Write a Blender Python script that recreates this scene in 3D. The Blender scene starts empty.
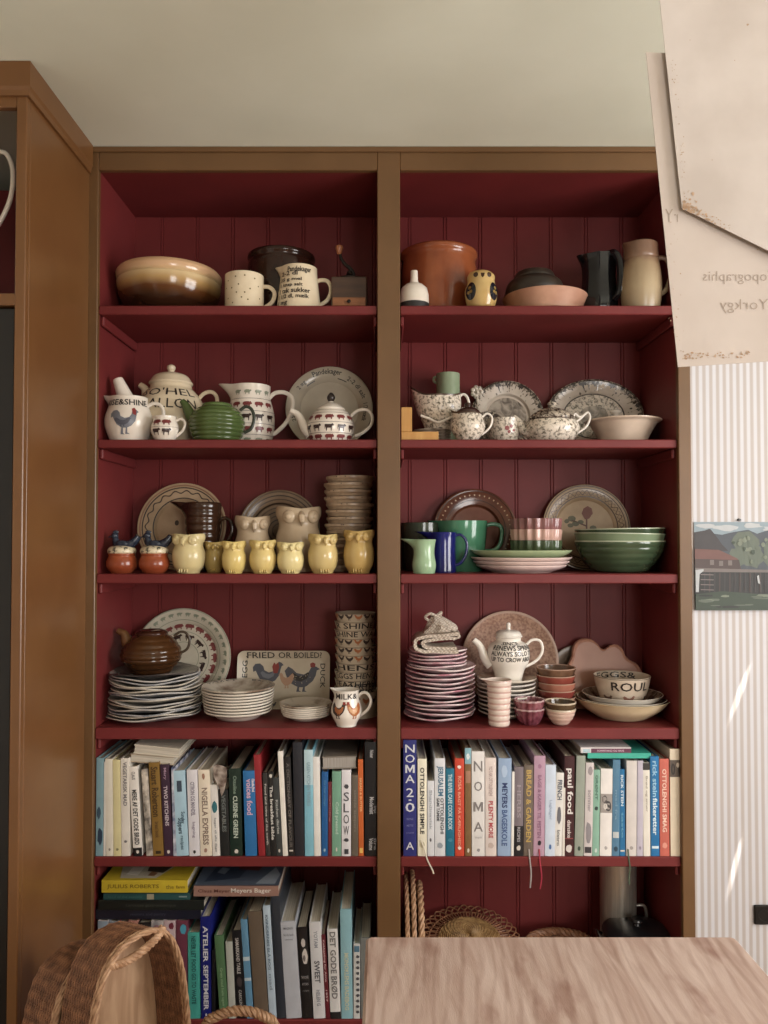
import bpy, math, random
from math import sin, cos, pi, radians as R_, atan, asin, sqrt, exp
from mathutils import Matrix, Vector
from mathutils.geometry import tessellate_polygon
random.seed(7)
SC = bpy.context.scene
COL = SC.collection
F, CY, EYE = 780.0, 521.0, 1.5
TH = atan(19 / 780)
CT, ST = cos(TH), sin(TH)
YF, YS, YB = 2.20, 2.21, 2.53          # cabinet face frame, shelf edge, back board


def P(px, py, Y):
    "point of the room seen at a place of the photograph, at distance Y from the camera"
    u, v = (px - 384) / F, (CY - py) / F
    t = Y / (CT - v * ST)
    return Vector((u * t, Y, EYE + (ST + v * CT) * t))


# ------------------------------------------------------------------ materials
def lin(c, mute=.86):
    g = .3 * c[0] + .59 * c[1] + .11 * c[2]
    c = [g + (x - g) * mute for x in c]
    return tuple(((x / 255) / 12.92 if x / 255 <= .04045 else ((x / 255 + .055) / 1.055) ** 2.4) for x in c) + (1,)


MATS = {}


def mat(name, c1, c2=None, rough=.5, scale=30, lo=.35, hi=.65, bump=0, bscale=None, stretch=(1, 1, 1), metal=0,
        coat=0, detail=4, distort=0, spec=.5, trans=0, sub=0):
    if name in MATS:
        return MATS[name]
    m = bpy.data.materials.new(name)
    m.use_nodes = True
    nt = m.node_tree
    b = nt.nodes['Principled BSDF']
    b.inputs['Roughness'].default_value = rough
    b.inputs['Metallic'].default_value = metal
    b.inputs['Coat Weight'].default_value = coat
    b.inputs['Coat Roughness'].default_value = .08
    b.inputs['Specular IOR Level'].default_value = spec
    b.inputs['Transmission Weight'].default_value = trans
    if c2 is None:
        c2 = tuple(max(0, x * .93 - 1) for x in c1)
    tc = nt.nodes.new('ShaderNodeTexCoord')
    mp = nt.nodes.new('ShaderNodeMapping')
    mp.inputs['Scale'].default_value = stretch
    nt.links.new(tc.outputs['Object'], mp.inputs['Vector'])
    nz = nt.nodes.new('ShaderNodeTexNoise')
    nz.inputs['Scale'].default_value = scale
    nz.inputs['Detail'].default_value = detail
    nz.inputs['Distortion'].default_value = distort
    nt.links.new(mp.outputs['Vector'], nz.inputs['Vector'])
    rp = nt.nodes.new('ShaderNodeValToRGB')
    rp.color_ramp.elements[0].position = lo
    rp.color_ramp.elements[1].position = hi
    rp.color_ramp.elements[0].color = lin(c1)
    rp.color_ramp.elements[1].color = lin(c2)
    nt.links.new(nz.outputs['Fac'], rp.inputs['Fac'])
    nt.links.new(rp.outputs['Color'], b.inputs['Base Color'])
    if bump:
        bn = nt.nodes.new('ShaderNodeBump')
        bn.inputs['Strength'].default_value = bump
        bn.inputs['Distance'].default_value = .002
        n2 = nz
        if bscale:
            n2 = nt.nodes.new('ShaderNodeTexNoise')
            n2.inputs['Scale'].default_value = bscale
            n2.inputs['Detail'].default_value = 3
            nt.links.new(mp.outputs['Vector'], n2.inputs['Vector'])
        nt.links.new(n2.outputs['Fac'], bn.inputs['Height'])
        nt.links.new(bn.outputs['Normal'], b.inputs['Normal'])
    MATS[name] = m
    return m


def flat(c, rough=.5):
    "plain paint or print of one colour"
    return mat('ink_%d_%d_%d_%d' % (c[0], c[1], c[2], int(rough * 100)), c, tuple(max(0, x * .97) for x in c), rough, 40)


def glaze(name, c, c2=None, rough=.16, **k):
    k.setdefault('scale', 18)
    return mat(name, c, c2, rough, **k)


# ------------------------------------------------------------------ mesh builder
def cat(pts, n=6, closed=False):
    "Catmull-Rom through points"
    pts = [Vector(p) for p in pts]
    if len(pts) < 3:
        return pts
    out = []
    N = len(pts)
    for i in range(N if closed else N - 1):
        if closed:
            a, b, c, d = pts[(i - 1) % N], pts[i], pts[(i + 1) % N], pts[(i + 2) % N]
        else:
            b, c = pts[i], pts[i + 1]
            a = pts[i - 1] if i else b * 2 - c
            d = pts[i + 2] if i + 2 < N else c * 2 - b
        for k in range(n):
            t = k / n
            out.append(.5 * ((2 * b) + (c - a) * t + (2 * a - 5 * b + 4 * c - d) * t * t + (3 * b - a - 3 * c + d) * t ** 3))
    if not closed:
        out.append(pts[-1])
    return out


TXT = {}


def text_mesh(s, bold=0):
    k = (s, bold)
    if k in TXT:
        return TXT[k]
    if s == 'M':      # upright M with its point on the baseline
        q = [(0, 0), (.2, 0), (.2, .66), (.5, .02), (.8, .66), (.8, 0), (1, 0), (1, 1), (.76, 1), (.5, .42), (.24, 1), (0, 1)]
        TXT[k] = (q, [tuple(t) for t in tessellate_polygon([[Vector((a, b, 0)) for a, b in q]])])
        return TXT[k]
    cu = bpy.data.curves.new('t', 'FONT')
    cu.body = s
    cu.size = 1
    cu.resolution_u = 2
    cu.offset = bold
    o = bpy.data.objects.new('t', cu)
    COL.objects.link(o)
    dg = bpy.context.evaluated_depsgraph_get()
    me = o.evaluated_get(dg).to_mesh()
    v = [tuple(x.co[:2]) for x in me.vertices]
    f = [tuple(p.vertices) for p in me.polygons]
    o.evaluated_get(dg).to_mesh_clear()
    bpy.data.objects.remove(o)
    bpy.data.curves.remove(cu)
    if v:
        x0, x1 = min(a for a, b in v), max(a for a, b in v)
        y0, y1 = min(b for a, b in v), max(b for a, b in v)
        v = [((a - x0) / max(x1 - x0, 1e-6), (b - y0) / max(y1 - y0, 1e-6)) for a, b in v]
    TXT[k] = (v, f)
    return TXT[k]


class MB:
    def __init__(s):
        s.v, s.f, s.m, s.sm = [], [], [], []

    def add(s, verts, faces, mi=0, smooth=False):
        o = len(s.v)
        s.v += [tuple(x) for x in verts]
        for i, f in enumerate(faces):
            s.f.append(tuple(k + o for k in f))
            s.m.append(mi[i] if isinstance(mi, list) else mi)
            s.sm.append(smooth)
        return s

    def box(s, a, b, mi=0, M=None):
        (x0, y0, z0), (x1, y1, z1) = a, b
        vs = [(x0, y0, z0), (x1, y0, z0), (x1, y1, z0), (x0, y1, z0), (x0, y0, z1), (x1, y0, z1), (x1, y1, z1), (x0, y1, z1)]
        if M is not None:
            vs = [M @ Vector(v) for v in vs]
        return s.add(vs, [(0, 3, 2, 1), (4, 5, 6, 7), (0, 1, 5, 4), (1, 2, 6, 5), (2, 3, 7, 6), (3, 0, 4, 7)], mi)

    def rbox(s, a, b, r=.003, mi=0):
        "box with chamfered edges"
        (x0, y0, z0), (x1, y1, z1) = a, b
        r = min(r, (x1 - x0) * .3, (y1 - y0) * .3, (z1 - z0) * .3)
        rings = []
        for z, k in ((z0, r), (z0 + r, 0), (z1 - r, 0), (z1, r)):
            c = r
            X0, X1, Y0, Y1 = x0 + k, x1 - k, y0 + k, y1 - k
            rings.append([(X0 + c, Y0, z), (X1 - c, Y0, z), (X1, Y0 + c, z), (X1, Y1 - c, z), (X1 - c, Y1, z), (X0 + c, Y1, z), (X0, Y1 - c, z), (X0, Y0 + c, z)])
        vs = sum(rings, [])
        fs = [tuple(range(7, -1, -1)), tuple(range(24, 32))]
        for q in range(3):
            for i in range(8):
                fs.append((q * 8 + i, q * 8 + (i + 1) % 8, q * 8 + 8 + (i + 1) % 8, q * 8 + 8 + i))
        return s.add(vs, fs, mi)

    def lathe(s, prof, seg=40, mi=0, smooth=True, deform=None, c=(0, 0, 0), M=None):
        "prof: (r, z) list, r=0 ends close; mi one index or one per profile segment"
        vs, rows = [], []
        for (r, z) in prof:
            if r < 1e-6:
                rows.append([len(vs)])
                vs.append((0, 0, z))
            else:
                rows.append(list(range(len(vs), len(vs) + seg)))
                for i in range(seg):
                    a = 2 * pi * i / seg
                    p = (r * cos(a), r * sin(a), z)
                    if deform:
                        p = deform(p, a)
                    vs.append(p)
        fs, ms = [], []
        for k in range(len(rows) - 1):
            a, b = rows[k], rows[k + 1]
            m = mi[k] if isinstance(mi, list) else mi
            for i in range(seg):
                j = (i + 1) % seg
                if len(a) == 1 and len(b) == 1:
                    continue
                if len(a) == 1:
                    fs.append((a[0], b[j], b[i]))
                elif len(b) == 1:
                    fs.append((a[i], a[j], b[0]))
                else:
                    fs.append((a[i], a[j], b[j], b[i]))
                ms.append(m)
        vs = [Vector(v) + Vector(c) for v in vs]
        if M is not None:
            vs = [M @ v for v in vs]
        return s.add(vs, fs, ms, smooth)

    def tube(s, pts, rad, seg=10, mi=0, closed=False, flat_=1.0, smooth=True, up=None):
        pts = [Vector(p) for p in pts]
        n = len(pts)
        if not isinstance(rad, (list, tuple)):
            rad = [rad] * n
        elif len(rad) != n:
            L = len(rad) - 1
            rad = [rad[min(int(i / (n - 1) * L), L - 1)] * (1 - (i / (n - 1) * L - min(int(i / (n - 1) * L), L - 1))) +
                   rad[min(int(i / (n - 1) * L), L - 1) + 1] * (i / (n - 1) * L - min(int(i / (n - 1) * L), L - 1)) for i in range(n)]
        vs, nrm = [], None
        for i, p in enumerate(pts):
            if closed:
                t = pts[(i + 1) % n] - pts[i - 1]
            else:
                t = pts[min(i + 1, n - 1)] - pts[max(i - 1, 0)]
            if t.length < 1e-9:
                t = Vector((0, 0, 1))
            t.normalize()
            if nrm is None:
                nrm = Vector(up) if up else Vector((0, 1, 0))
                if abs(nrm.dot(t)) > .9:
                    nrm = Vector((1, 0, 0))
            nrm = (nrm - t * nrm.dot(t))
            if nrm.length < 1e-6:
                nrm = t.orthogonal()
            nrm.normalize()
            bi = t.cross(nrm)
            for k in range(seg):
                a = 2 * pi * k / seg
                vs.append(p + nrm * (cos(a) * rad[i]) + bi * (sin(a) * rad[i] * flat_))
        fs = []
        for i in range(n if closed else n - 1):
            j = (i + 1) % n
            for k in range(seg):
                q = (k + 1) % seg
                fs.append((i * seg + k, i * seg + q, j * seg + q, j * seg + k))
        if not closed:
            fs.append(tuple(range(seg - 1, -1, -1)))
            fs.append(tuple(range((n - 1) * seg, n * seg)))
        return s.add(vs, fs, mi, smooth)

    def ball(s, c, r, mi=0, seg=14, rings=8, M=None):
        rx, ry, rz = r if isinstance(r, tuple) else (r, r, r)
        vs = [(0, 0, -1)]
        for i in range(1, rings):
            a = -pi / 2 + pi * i / rings
            vs += [(cos(a) * cos(2 * pi * k / seg), cos(a) * sin(2 * pi * k / seg), sin(a)) for k in range(seg)]
        vs.append((0, 0, 1))
        fs = [(0, 1 + (k + 1) % seg, 1 + k) for k in range(seg)]
        for i in range(rings - 2):
            for k in range(seg):
                a, b = 1 + i * seg + k, 1 + i * seg + (k + 1) % seg
                fs.append((a, b, b + seg, a + seg))
        o = 1 + (rings - 2) * seg
        fs += [(o + k, o + (k + 1) % seg, len(vs) - 1) for k in range(seg)]
        vs = [Vector((x * rx, y * ry, z * rz)) for x, y, z in vs]
        if M is not None:
            vs = [M @ v for v in vs]
        return s.add([v + Vector(c) for v in vs], fs, mi, True)

    def poly(s, pts, fn, mi):
        "flat outline laid on a surface by fn(u, v)"
        tris = [tuple(t) for t in tessellate_polygon([[Vector((a, b, 0)) for a, b in pts]])]
        return s.lay(list(pts), tris, fn, mi)

    def lay(s, pts, faces, fn, mi):
        "lays flat faces on a curved surface, splitting those that would cut into it"
        out = []
        V = [Vector(fn(a, b)) for a, b in pts]
        pts = [tuple(p) for p in pts]
        mids = {}

        def mid(i, j):
            k = (min(i, j), max(i, j))
            if k not in mids:
                u = ((pts[i][0] + pts[j][0]) / 2, (pts[i][1] + pts[j][1]) / 2)
                pts.append(u)
                V.append(Vector(fn(*u)))
                mids[k] = len(pts) - 1
            return mids[k]

        def rec(t, d):
            i, j, k = t
            m = (mid(i, j), mid(j, k), mid(k, i))
            dev = max((V[m[0]] - (V[i] + V[j]) / 2).length, (V[m[1]] - (V[j] + V[k]) / 2).length, (V[m[2]] - (V[k] + V[i]) / 2).length)
            if dev < .00025 or d == 0:
                out.append(t)
            else:
                for q in ((i, m[0], m[2]), (m[0], j, m[1]), (m[2], m[1], k), m):
                    rec(q, d - 1)
        for f in faces:
            for q in range(1, len(f) - 1):
                rec((f[0], f[q], f[q + 1]), 4)
        return s.add(V, out, mi)

    def text(s, st, fn, u0, u1, v0, v1, mi, bold=.012):
        v, f = text_mesh(st, bold)
        return s.lay([(u0 + a * (u1 - u0), v0 + b * (v1 - v0)) for a, b in v], f, fn, mi)

    def prism(s, pts, y0, y1, mi=0, smooth=False):
        "outline in x,z pushed through from y0 to y1"
        n = len(pts)
        vs = [(a, y0, b) for a, b in pts] + [(a, y1, b) for a, b in pts]
        tris = [tuple(t) for t in tessellate_polygon([[Vector((a, b, 0)) for a, b in pts]])]
        s.add(vs, tris + [tuple(k + n for k in reversed(t)) for t in tris], mi)
        return s.add(vs, [(i, (i + 1) % n, n + (i + 1) % n, n + i) for i in range(n)], mi, smooth)

    def move(s, M):
        s.v = [tuple(M @ Vector(v)) for v in s.v]
        return s

    def build(s, name, mats, parent=None, label=None, sharp=.7):
        me = bpy.data.meshes.new(name)
        me.from_pydata(s.v, [], s.f)
        for m in (mats if isinstance(mats, (list, tuple)) else [mats]):
            me.materials.append(m)
        me.polygons.foreach_set('material_index', s.m)
        me.polygons.foreach_set('use_smooth', s.sm)
        if any(s.sm):
            me.set_sharp_from_angle(angle=sharp)
        me.update()
        o = bpy.data.objects.new(name, me)
        COL.objects.link(o)
        if parent:
            o.parent = parent
        if label:
            o['label'] = label
        return o


def tag(o, label, catg, group=None):
    o['label'] = label
    o['category'] = catg
    if group:
        o['group'] = group
    return o


def thing(name, label, catg, loc=(0, 0, 0), group=None, rot=(0, 0, 0)):
    o = bpy.data.objects.new(name, None)
    o.empty_display_size = .05
    COL.objects.link(o)
    o.location = loc
    o.rotation_euler = rot
    return tag(o, label, catg, group)


def struct(mb, name, m):
    o = mb.build(name, m)
    o['kind'] = 'structure'
    return o


# ------------------------------------------------------------------ pots read off the photograph
class Spot:
    "a standing place: turns photo measures at distance Y into metres over its base"

    def __init__(s, cx, Y, base, my=None, fd=None):
        s.fd = fd if fd is not None else (-.05 if base == Zs[0] else (-.035 if base == Zs[1] else 0))
        s.Y, s.z, s.cx = Y, base, cx
        s.x = P(cx, my or 540, Y).x
        s.loc = (s.x, Y, base)
        s.k = Y / F

    def h(s, y, dY=None):
        dY = s.fd if dY is None else dY
        return 0. if y is None else P(s.cx, y, s.Y + dY).z - s.z

    def dx(s, x, y=540):
        return P(x, y, s.Y).x - s.x

    def pt(s, x, y, dy=0):
        q = P(x, y, s.Y)
        return Vector((q.x - s.x, dy, s.h(y)))

    def prof(s, pr):
        return [(r * s.k, s.h(y)) for r, y in pr]


def smoothp(prof, n=5):
    return [(max(0, p.x), p.y) for p in cat([Vector((r, z, 0)) for r, z in prof], n)]


def shell(outer, th):
    "closed pot wall from an outer profile going base to rim"
    z0 = outer[0][1]
    inner = []
    n = len(outer)
    for i in range(n - 1, -1, -1):
        r, z = outer[i]
        if i == n - 1:
            inner.append((max(r - th * .3, .001), z + th * .25))
            inner.append((max(r - th * .8, .001), z))
        elif z > z0 + th:
            inner.append((max(r - th, .001), z))
    rb = max(inner[-1][0] * .9, .001)
    return [(0, z0)] + outer + inner + [(rb, z0 + th * 1.2), (0, z0 + th * 1.2)]


def rad_at(prof, z):
    best = prof[0][0]
    for (r0, z0), (r1, z1) in zip(prof, prof[1:]):
        if (z0 <= z <= z1) or (z1 <= z <= z0):
            t = 0 if abs(z1 - z0) < 1e-9 else (z - z0) / (z1 - z0)
            return r0 + (r1 - r0) * t
    return prof[-1][0] if z > prof[-1][1] else best


def wrapper(prof, eps=.0009):
    "lays (u = arc length right of the front, v = height) on a turned body"
    zm = [z for r, z in prof]

    def fn(u, v, ref=None):
        r = rad_at(prof, v)
        a = u / max(ref or r, 1e-4)
        return ((r + eps) * sin(a), -(r + eps) * cos(a), v)
    return fn


def wtext(mb, sp, prof, st, x0, x1, y0, y1, mi, bold=.012, arc=0):
    "lettering on a turned body, given its box in the photograph"
    zc = sp.h((y0 + y1) / 2)
    R = max(rad_at(prof, zc), 1e-3)
    zt, zb = sp.h(y0, -R * .95), sp.h(y1, -R * .95)
    a0 = asin(max(-.97, min(.97, sp.dx(x0) / R)))
    a1 = asin(max(-.97, min(.97, sp.dx(x1) / R)))
    w = wrapper(prof)
    mb.text(st, lambda u, v: w(u, v, R), a0 * R, a1 * R, zb, zt, mi, bold)


def lip(z0, z1, dr, dz=0, ang=pi, wid=.38):
    "pulls a pouring lip out of a rim"
    def d(p, a):
        x, y, z = p
        t = max(0., min(1.15, (z - z0) / (z1 - z0)))
        da = (a - ang + pi) % (2 * pi) - pi
        g = exp(-(da / wid) ** 2) * t * t
        r = sqrt(x * x + y * y)
        k = (r + dr * g) / max(r, 1e-6)
        return (x * k, y * k, z + dz * g)
    return d


def flute(n, amp):
    def d(p, a):
        k = 1 + amp * cos(n * a)
        return (p[0] * k, p[1] * k, p[2])
    return d


def ribs(r0, prof, n, amp):
    "adds turned ridges to a profile"
    z0, z1 = prof[0][1], prof[-1][1]
    out = []
    N = n * 6
    for i in range(N + 1):
        z = z0 + (z1 - z0) * i / N
        out.append((rad_at(prof, z) + amp * abs(sin(pi * n * i / N)) - amp, z))
    return out


def handle(sp, pts, r=2.2, n=6, flat_=1.0, seg=10, mb=None, rr=None):
    "strap handle through photo points (x, y)"
    mb = mb or MB()
    q = cat([sp.pt(x, y) for x, y in pts], n)
    return mb.tube(q, [k * sp.k for k in rr] if rr else r * .7 * sp.k, seg, 0, flat_=flat_, up=(0, 1, 0))


# ---- small painted motifs (unit outlines, about 1 wide)
ROOST = [(-.50, .38), (-.42, .50), (-.27, .52), (-.16, .42), (-.12, .28), (.02, .20), (.16, .24), (.24, .36), (.27, .50), (.34, .58), (.42, .55), (.50, .46), (.43, .42), (.40, .30),
         (.36, .10), (.24, -.08), (.10, -.16), (.10, -.34), (.20, -.40), (.02, -.40), (.05, -.17), (-.04, -.17), (-.06, -.36), (.0, -.42), (-.16, -.41), (-.10, -.16), (-.26, -.04), (-.34, .12), (-.40, .26), (-.48, .22)]
HEN = [(-.50, .30), (-.40, .45), (-.28, .37), (-.16, .23), (.04, .18), (.18, .26), (.24, .40), (.32, .48), (.40, .44), (.50, .36), (.41, .32), (.38, .14), (.30, -.04), (.14, -.20), (.08, -.24), (.08, -.36), (.14, -.40), (.0, -.40), (.03, -.25), (-.08, -.25), (-.08, -.36), (-.02, -.40), (-.16, -.40), (-.13, -.24), (-.34, -.10), (-.44, .10)]
PIG = [(-.5, .0), (-.46, .18), (-.3, .26), (.1, .28), (.26, .24), (.36, .3), (.4, .2), (.5, .08), (.48, -.04), (.34, -.06), (.28, -.12), (.28, -.32), (.18, -.32), (.14, -.14), (-.2, -.14), (-.22, -.32), (-.34, -.32), (-.36, -.12), (-.46, -.1)]
COW = [(-.5, .22), (-.46, .3), (.2, .3), (.3, .38), (.38, .36), (.5, .2), (.44, .12), (.32, .12), (.26, -.06), (.24, -.4), (.16, -.4), (.14, -.1), (-.22, -.1), (-.28, -.4), (-.36, -.4), (-.38, -.04), (-.44, .04), (-.46, -.2), (-.5, -.2)]
SHEEP = [(-.44, .0), (-.4, .2), (-.2, .3), (.1, .3), (.26, .24), (.34, .3), (.46, .2), (.42, .08), (.3, .06), (.24, -.1), (.2, -.32), (.12, -.32), (.1, -.12), (-.2, -.12), (-.22, -.32), (-.3, -.32), (-.32, -.1)]


def band(mb, prof, v, shape, w, n, mi, mi2=None, a0=-1.5, a1=1.5, h=None):
    "row of motifs round the front of a turned body at height v"
    fn = wrapper(prof)
    R = rad_at(prof, v)
    for i in range(n):
        a = a0 + (a1 - a0) * (i + .5) / n
        mb.poly([(a * R + x * w, v + y * (h or w)) for x, y in shape], lambda u, vv: fn(u, vv, R), mi if (mi2 is None or i % 2 == 0) else mi2)


def ringline(mb, prof, v, t, mi, seg=40):
    fn = wrapper(prof, .0006)
    vs, fs = [], []
    for i in range(seg):
        a = 2 * pi * i / seg
        for z in (v - t / 2, v + t / 2):
            r = rad_at(prof, z) + .0006
            vs.append((r * cos(a), r * sin(a), z))
    for i in range(seg):
        j = (i + 1) % seg
        fs.append((2 * i, 2 * j, 2 * j + 1, 2 * i + 1))
    mb.add(vs, fs, mi, True)
# ------------------------------------------------------------------ setting
RED = mat('maroon_paint', (121, 39, 39), (112, 36, 36), .5, 6, bump=.05, bscale=60, spec=.3)
BROWN = mat('brown_frame_paint', (112, 77, 42), (103, 70, 37), .38, 5, bump=.05, bscale=70)
OCHRE = mat('ochre_closet_paint', (124, 80, 40), (114, 71, 34), .32, 4, bump=.06, bscale=30)
BLACK = mat('black_gloss', (16, 15, 15), (22, 20, 20), .3, 10)
ZC = P(384, 147, YF).z
Zs = [P(240, y, YS).z for y in (305.5, 439.5, 574, 728, 857, 1020)]      # shelf tops
ZT = [P(240, y, YS).z for y in (314.5, 448, 583.5, 739.5, 867, 1030)]    # shelf undersides
X0, X1, X2, X3 = [P(x, 540, YF).x for x in (95.2, 377.2, 400.2, 679.5)]
XL, XR = P(84.5, 540, YF).x, P(692, 540, YF).x
WR, WL, WB = 2.4, -1.55, -2.7

ceil_m = mat('ceiling_paint', (228, 229, 208), (221, 222, 200), .8, 3, bump=.08, bscale=25)
wall_m = mat('plain_wall', (214, 206, 194), None, .8, 4)
floor_m = mat('floor_boards', (176, 138, 102), (150, 112, 78), .45, 5, stretch=(6, .6, 1))


def wallpaper():
    m = mat('striped_wallpaper', (216, 206, 196), (208, 199, 188), .65, 10)
    nt = m.node_tree
    b = nt.nodes['Principled BSDF']
    tc = nt.nodes.new('ShaderNodeTexCoord')
    sx = nt.nodes.new('ShaderNodeSeparateXYZ')
    nt.links.new(tc.outputs['Object'], sx.inputs[0])
    k = nt.nodes.new('ShaderNodeMath')
    k.operation = 'MULTIPLY'
    k.inputs[1].default_value = 2 * pi / .0222
    nt.links.new(sx.outputs['X'], k.inputs[0])
    s = nt.nodes.new('ShaderNodeMath')
    s.operation = 'SINE'
    nt.links.new(k.outputs[0], s.inputs[0])
    r = nt.nodes.new('ShaderNodeValToRGB')
    e = r.color_ramp.elements
    e[0].position, e[1].position = .25, .8
    e[0].color, e[1].color = lin((212, 211, 216)), lin((190, 180, 175))
    a = nt.nodes.new('ShaderNodeMath')
    a.operation = 'MULTIPLY_ADD'
    a.inputs[1].default_value = a.inputs[2].default_value = .5
    nt.links.new(s.outputs[0], a.inputs[0])
    nt.links.new(a.outputs[0], r.inputs['Fac'])
    nt.links.new(r.outputs['Color'], b.inputs['Base Color'])
    return m


struct(MB().box((WL - .1, WB - .1, -.1), (WR + .1, 2.7, 0)), 'floor', floor_m)
struct(MB().box((WL - .1, WB - .1, ZC), (WR + .1, 2.7, ZC + .1)), 'ceiling', ceil_m)
struct(MB().box((WL - .1, YB + .015, 0), (WR + .1, 2.7, ZC)), 'wall_far', wallpaper())
struct(MB().box((WL - .1, WB - .1, 0), (WL, YB + .015, ZC)), 'wall_left', wall_m)
# wall with the main window, out of frame on the right
wy0, wy1, wz0, wz1 = -.25, 1.45, .9, 2.25
w = MB()
w.box((WR, WB - .1, 0), (WR + .1, wy0, ZC)).box((WR, wy1, 0), (WR + .1, YB + .015, ZC))
w.box((WR, wy0, 0), (WR + .1, wy1, wz0)).box((WR, wy0, wz1), (WR + .1, wy1, ZC))
struct(w, 'wall_right', wall_m)
vx0, vx1, vz0, vz1 = .95, 2.2, .95, 2.15
w = MB()
w.box((WL, WB - .1, 0), (vx0, WB, ZC)).box((vx1, WB - .1, 0), (WR, WB, ZC))
w.box((vx0, WB - .1, 0), (vx1, WB, vz0)).box((vx0, WB - .1, vz1), (vx1, WB, ZC))
struct(w, 'wall_rear', wall_m)
fr = flat((225, 222, 214), .4)
w = MB()
for a in (wy0, (wy0 + wy1) / 2 - .02, wy1 - .04):
    w.box((WR + .02, a, wz0), (WR + .07, a + .04, wz1))
for a in (wz0, (wz0 + wz1) / 2, wz1 - .04):
    w.box((WR + .025, wy0, a), (WR + .065, wy1, a + .04))
struct(w, 'window_1', fr)
w = MB()
for a in (vx0, (vx0 + vx1) / 2 - .02, vx1 - .04):
    w.box((a, WB - .07, vz0), (a + .04, WB - .02, vz1))
for a in (vz0, (vz0 + vz1) / 2, vz1 - .04):
    w.box((vx0, WB - .065, a), (vx1, WB - .025, a + .04))
struct(w, 'window_2', fr)


def area(name, loc, rot, sx, sy, power, col):
    l = bpy.data.lights.new(name, 'AREA')
    l.shape = 'RECTANGLE'
    l.size, l.size_y, l.energy, l.color = sx, sy, power, col
    o = bpy.data.objects.new(name, l)
    COL.objects.link(o)
    o.location, o.rotation_euler = loc, rot
    o['kind'] = 'helper'
    return o


area('window_daylight', (WR + .12, (wy0 + wy1) / 2, (wz0 + wz1) / 2), (0, R_(90), 0), wz1 - wz0, wy1 - wy0, 92, (1, .975, .955))
area('rear_window_daylight', ((vx0 + vx1) / 2, WB - .12, (vz0 + vz1) / 2), (R_(90), 0, 0), vx1 - vx0, vz1 - vz0, 62, (1, .97, .935))
def glint(loc, px, py, half, power):
    "added spot lamp throwing a narrow slanting fleck on the wall, as if sun off glass"
    tgt = P(px, py, YB + .015)
    l = bpy.data.lights.new('glint_spot', 'SPOT')  # lamp put in only to throw the fleck, no fitting in the room
    d = tgt - Vector(loc)
    l.energy, l.color, l.shadow_soft_size = power, (1, .95, .86), .004
    l.spot_size, l.spot_blend = 2 * atan(half / d.length), .35
    o = bpy.data.objects.new('glint_spot', l)
    COL.objects.link(o)
    o.location = loc
    o.rotation_euler = d.to_track_quat('-Z', 'Y').to_euler()
    o['kind'] = 'helper'


glint((1.60, 2.41, 2.15), 740, 692, .0095, 500)
glint((1.42, 2.42, 1.55), 735, 866, .0075, 450)
wd = bpy.data.worlds.new('World')
SC.world = wd
wd.use_nodes = True
wd.node_tree.nodes['Background'].inputs[0].default_value = (.95, .95, 1, 1)
wd.node_tree.nodes['Background'].inputs[1].default_value = .6

cam = bpy.data.cameras.new('camera')
cam.sensor_fit = 'VERTICAL'
cam.sensor_height = 36
cam.lens = F / 1024 * 36
cam.shift_y = 9 / 1024
cam.clip_start = .05
co = bpy.data.objects.new('camera', cam)
COL.objects.link(co)
co.location = (0, 0, EYE)
co.rotation_euler = (pi / 2 + TH, 0, 0)
SC.camera = co
vs = SC.view_settings
vs.view_transform = 'Standard'
vs.look = 'None'
vs.gamma = 1
vs.use_curve_mapping = False
vs.exposure = 0.13

# ------------------------------------------------------------------ built-in bookcase
BC = thing('bookcase', 'built-in double bookcase with brown frame and maroon beadboard inside', 'bookcase', (0, YF, 0))
BM = Matrix.Translation((0, -YF, 0))


def bc(mb, name, m, label=None):
    return mb.move(BM).build(name, m, BC, label)


zb, zt = .05, ZC
bead = []
g0 = P(161, 400, YB).x
pit = (P(267.5, 400, YB).x - g0) / 3
k = math.floor((X0 - .02 - g0) / pit)
bead.append((X0 - .02, YB))
while g0 + k * pit < X3 + .02:
    c = g0 + k * pit
    if c - .012 > X0 - .02 and c + .012 < X3 + .02:
        bead += [(c - .0062, YB), (c - .0045, YB + .0028), (c - .0028, YB), (c + .0028, YB), (c + .0045, YB + .0028), (c + .0062, YB)]
    k += 1
bead.append((X3 + .02, YB))
m = MB()
n = len(bead)
m.add([(x, y, zb) for x, y in bead] + [(x, y, zt - .02) for x, y in bead], [(i, i + 1, n + i + 1, n + i) for i in range(n - 1)])
m.box((X0 - .02, YB + .005, zb), (X3 + .02, YB + .014, zt - .02))
bc(m, 'back_panel', RED, 'maroon beadboard back')
e = .004
bc(MB().box((X0 - .02, YF + .018, zb), (X0, YB - .001, zt - .05)), 'side_panel', RED, 'maroon inner side')
bc(MB().box((X3, YF + .018, zb), (XR - .004, YB - .001, zt - .05)), 'side_panel', RED, 'maroon inner side')
bc(MB().box((X1 + e, YF + .018, zb), (X2 - e, YB - .001, zt - .05)), 'divider', RED, 'maroon divider between the two bays')
bc(MB().rbox((XL, YF, 0), (X0, YF + .02, zt - .001), .002), 'stile', BROWN, 'brown frame upright')
bc(MB().rbox((X1, YF, 0), (X2, YF + .02, zt - .001), .002), 'stile', BROWN, 'brown frame upright')
bc(MB().rbox((X3, YF, 0), (XR, YF + .02, zt - .001), .002), 'stile', BROWN, 'brown frame upright')
bc(MB().box((XR - .006, YF + .02, 0), (XR - .001, YB + .012, zt - .001)), 'outer_side', BROWN, 'brown outer side')
zr = P(240, 170, YF).z
bc(MB().rbox((X0, YF + .0005, zr), (X1, YF + .0195, zt - .001), .002), 'top_rail', BROWN, 'brown frame rail')
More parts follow.
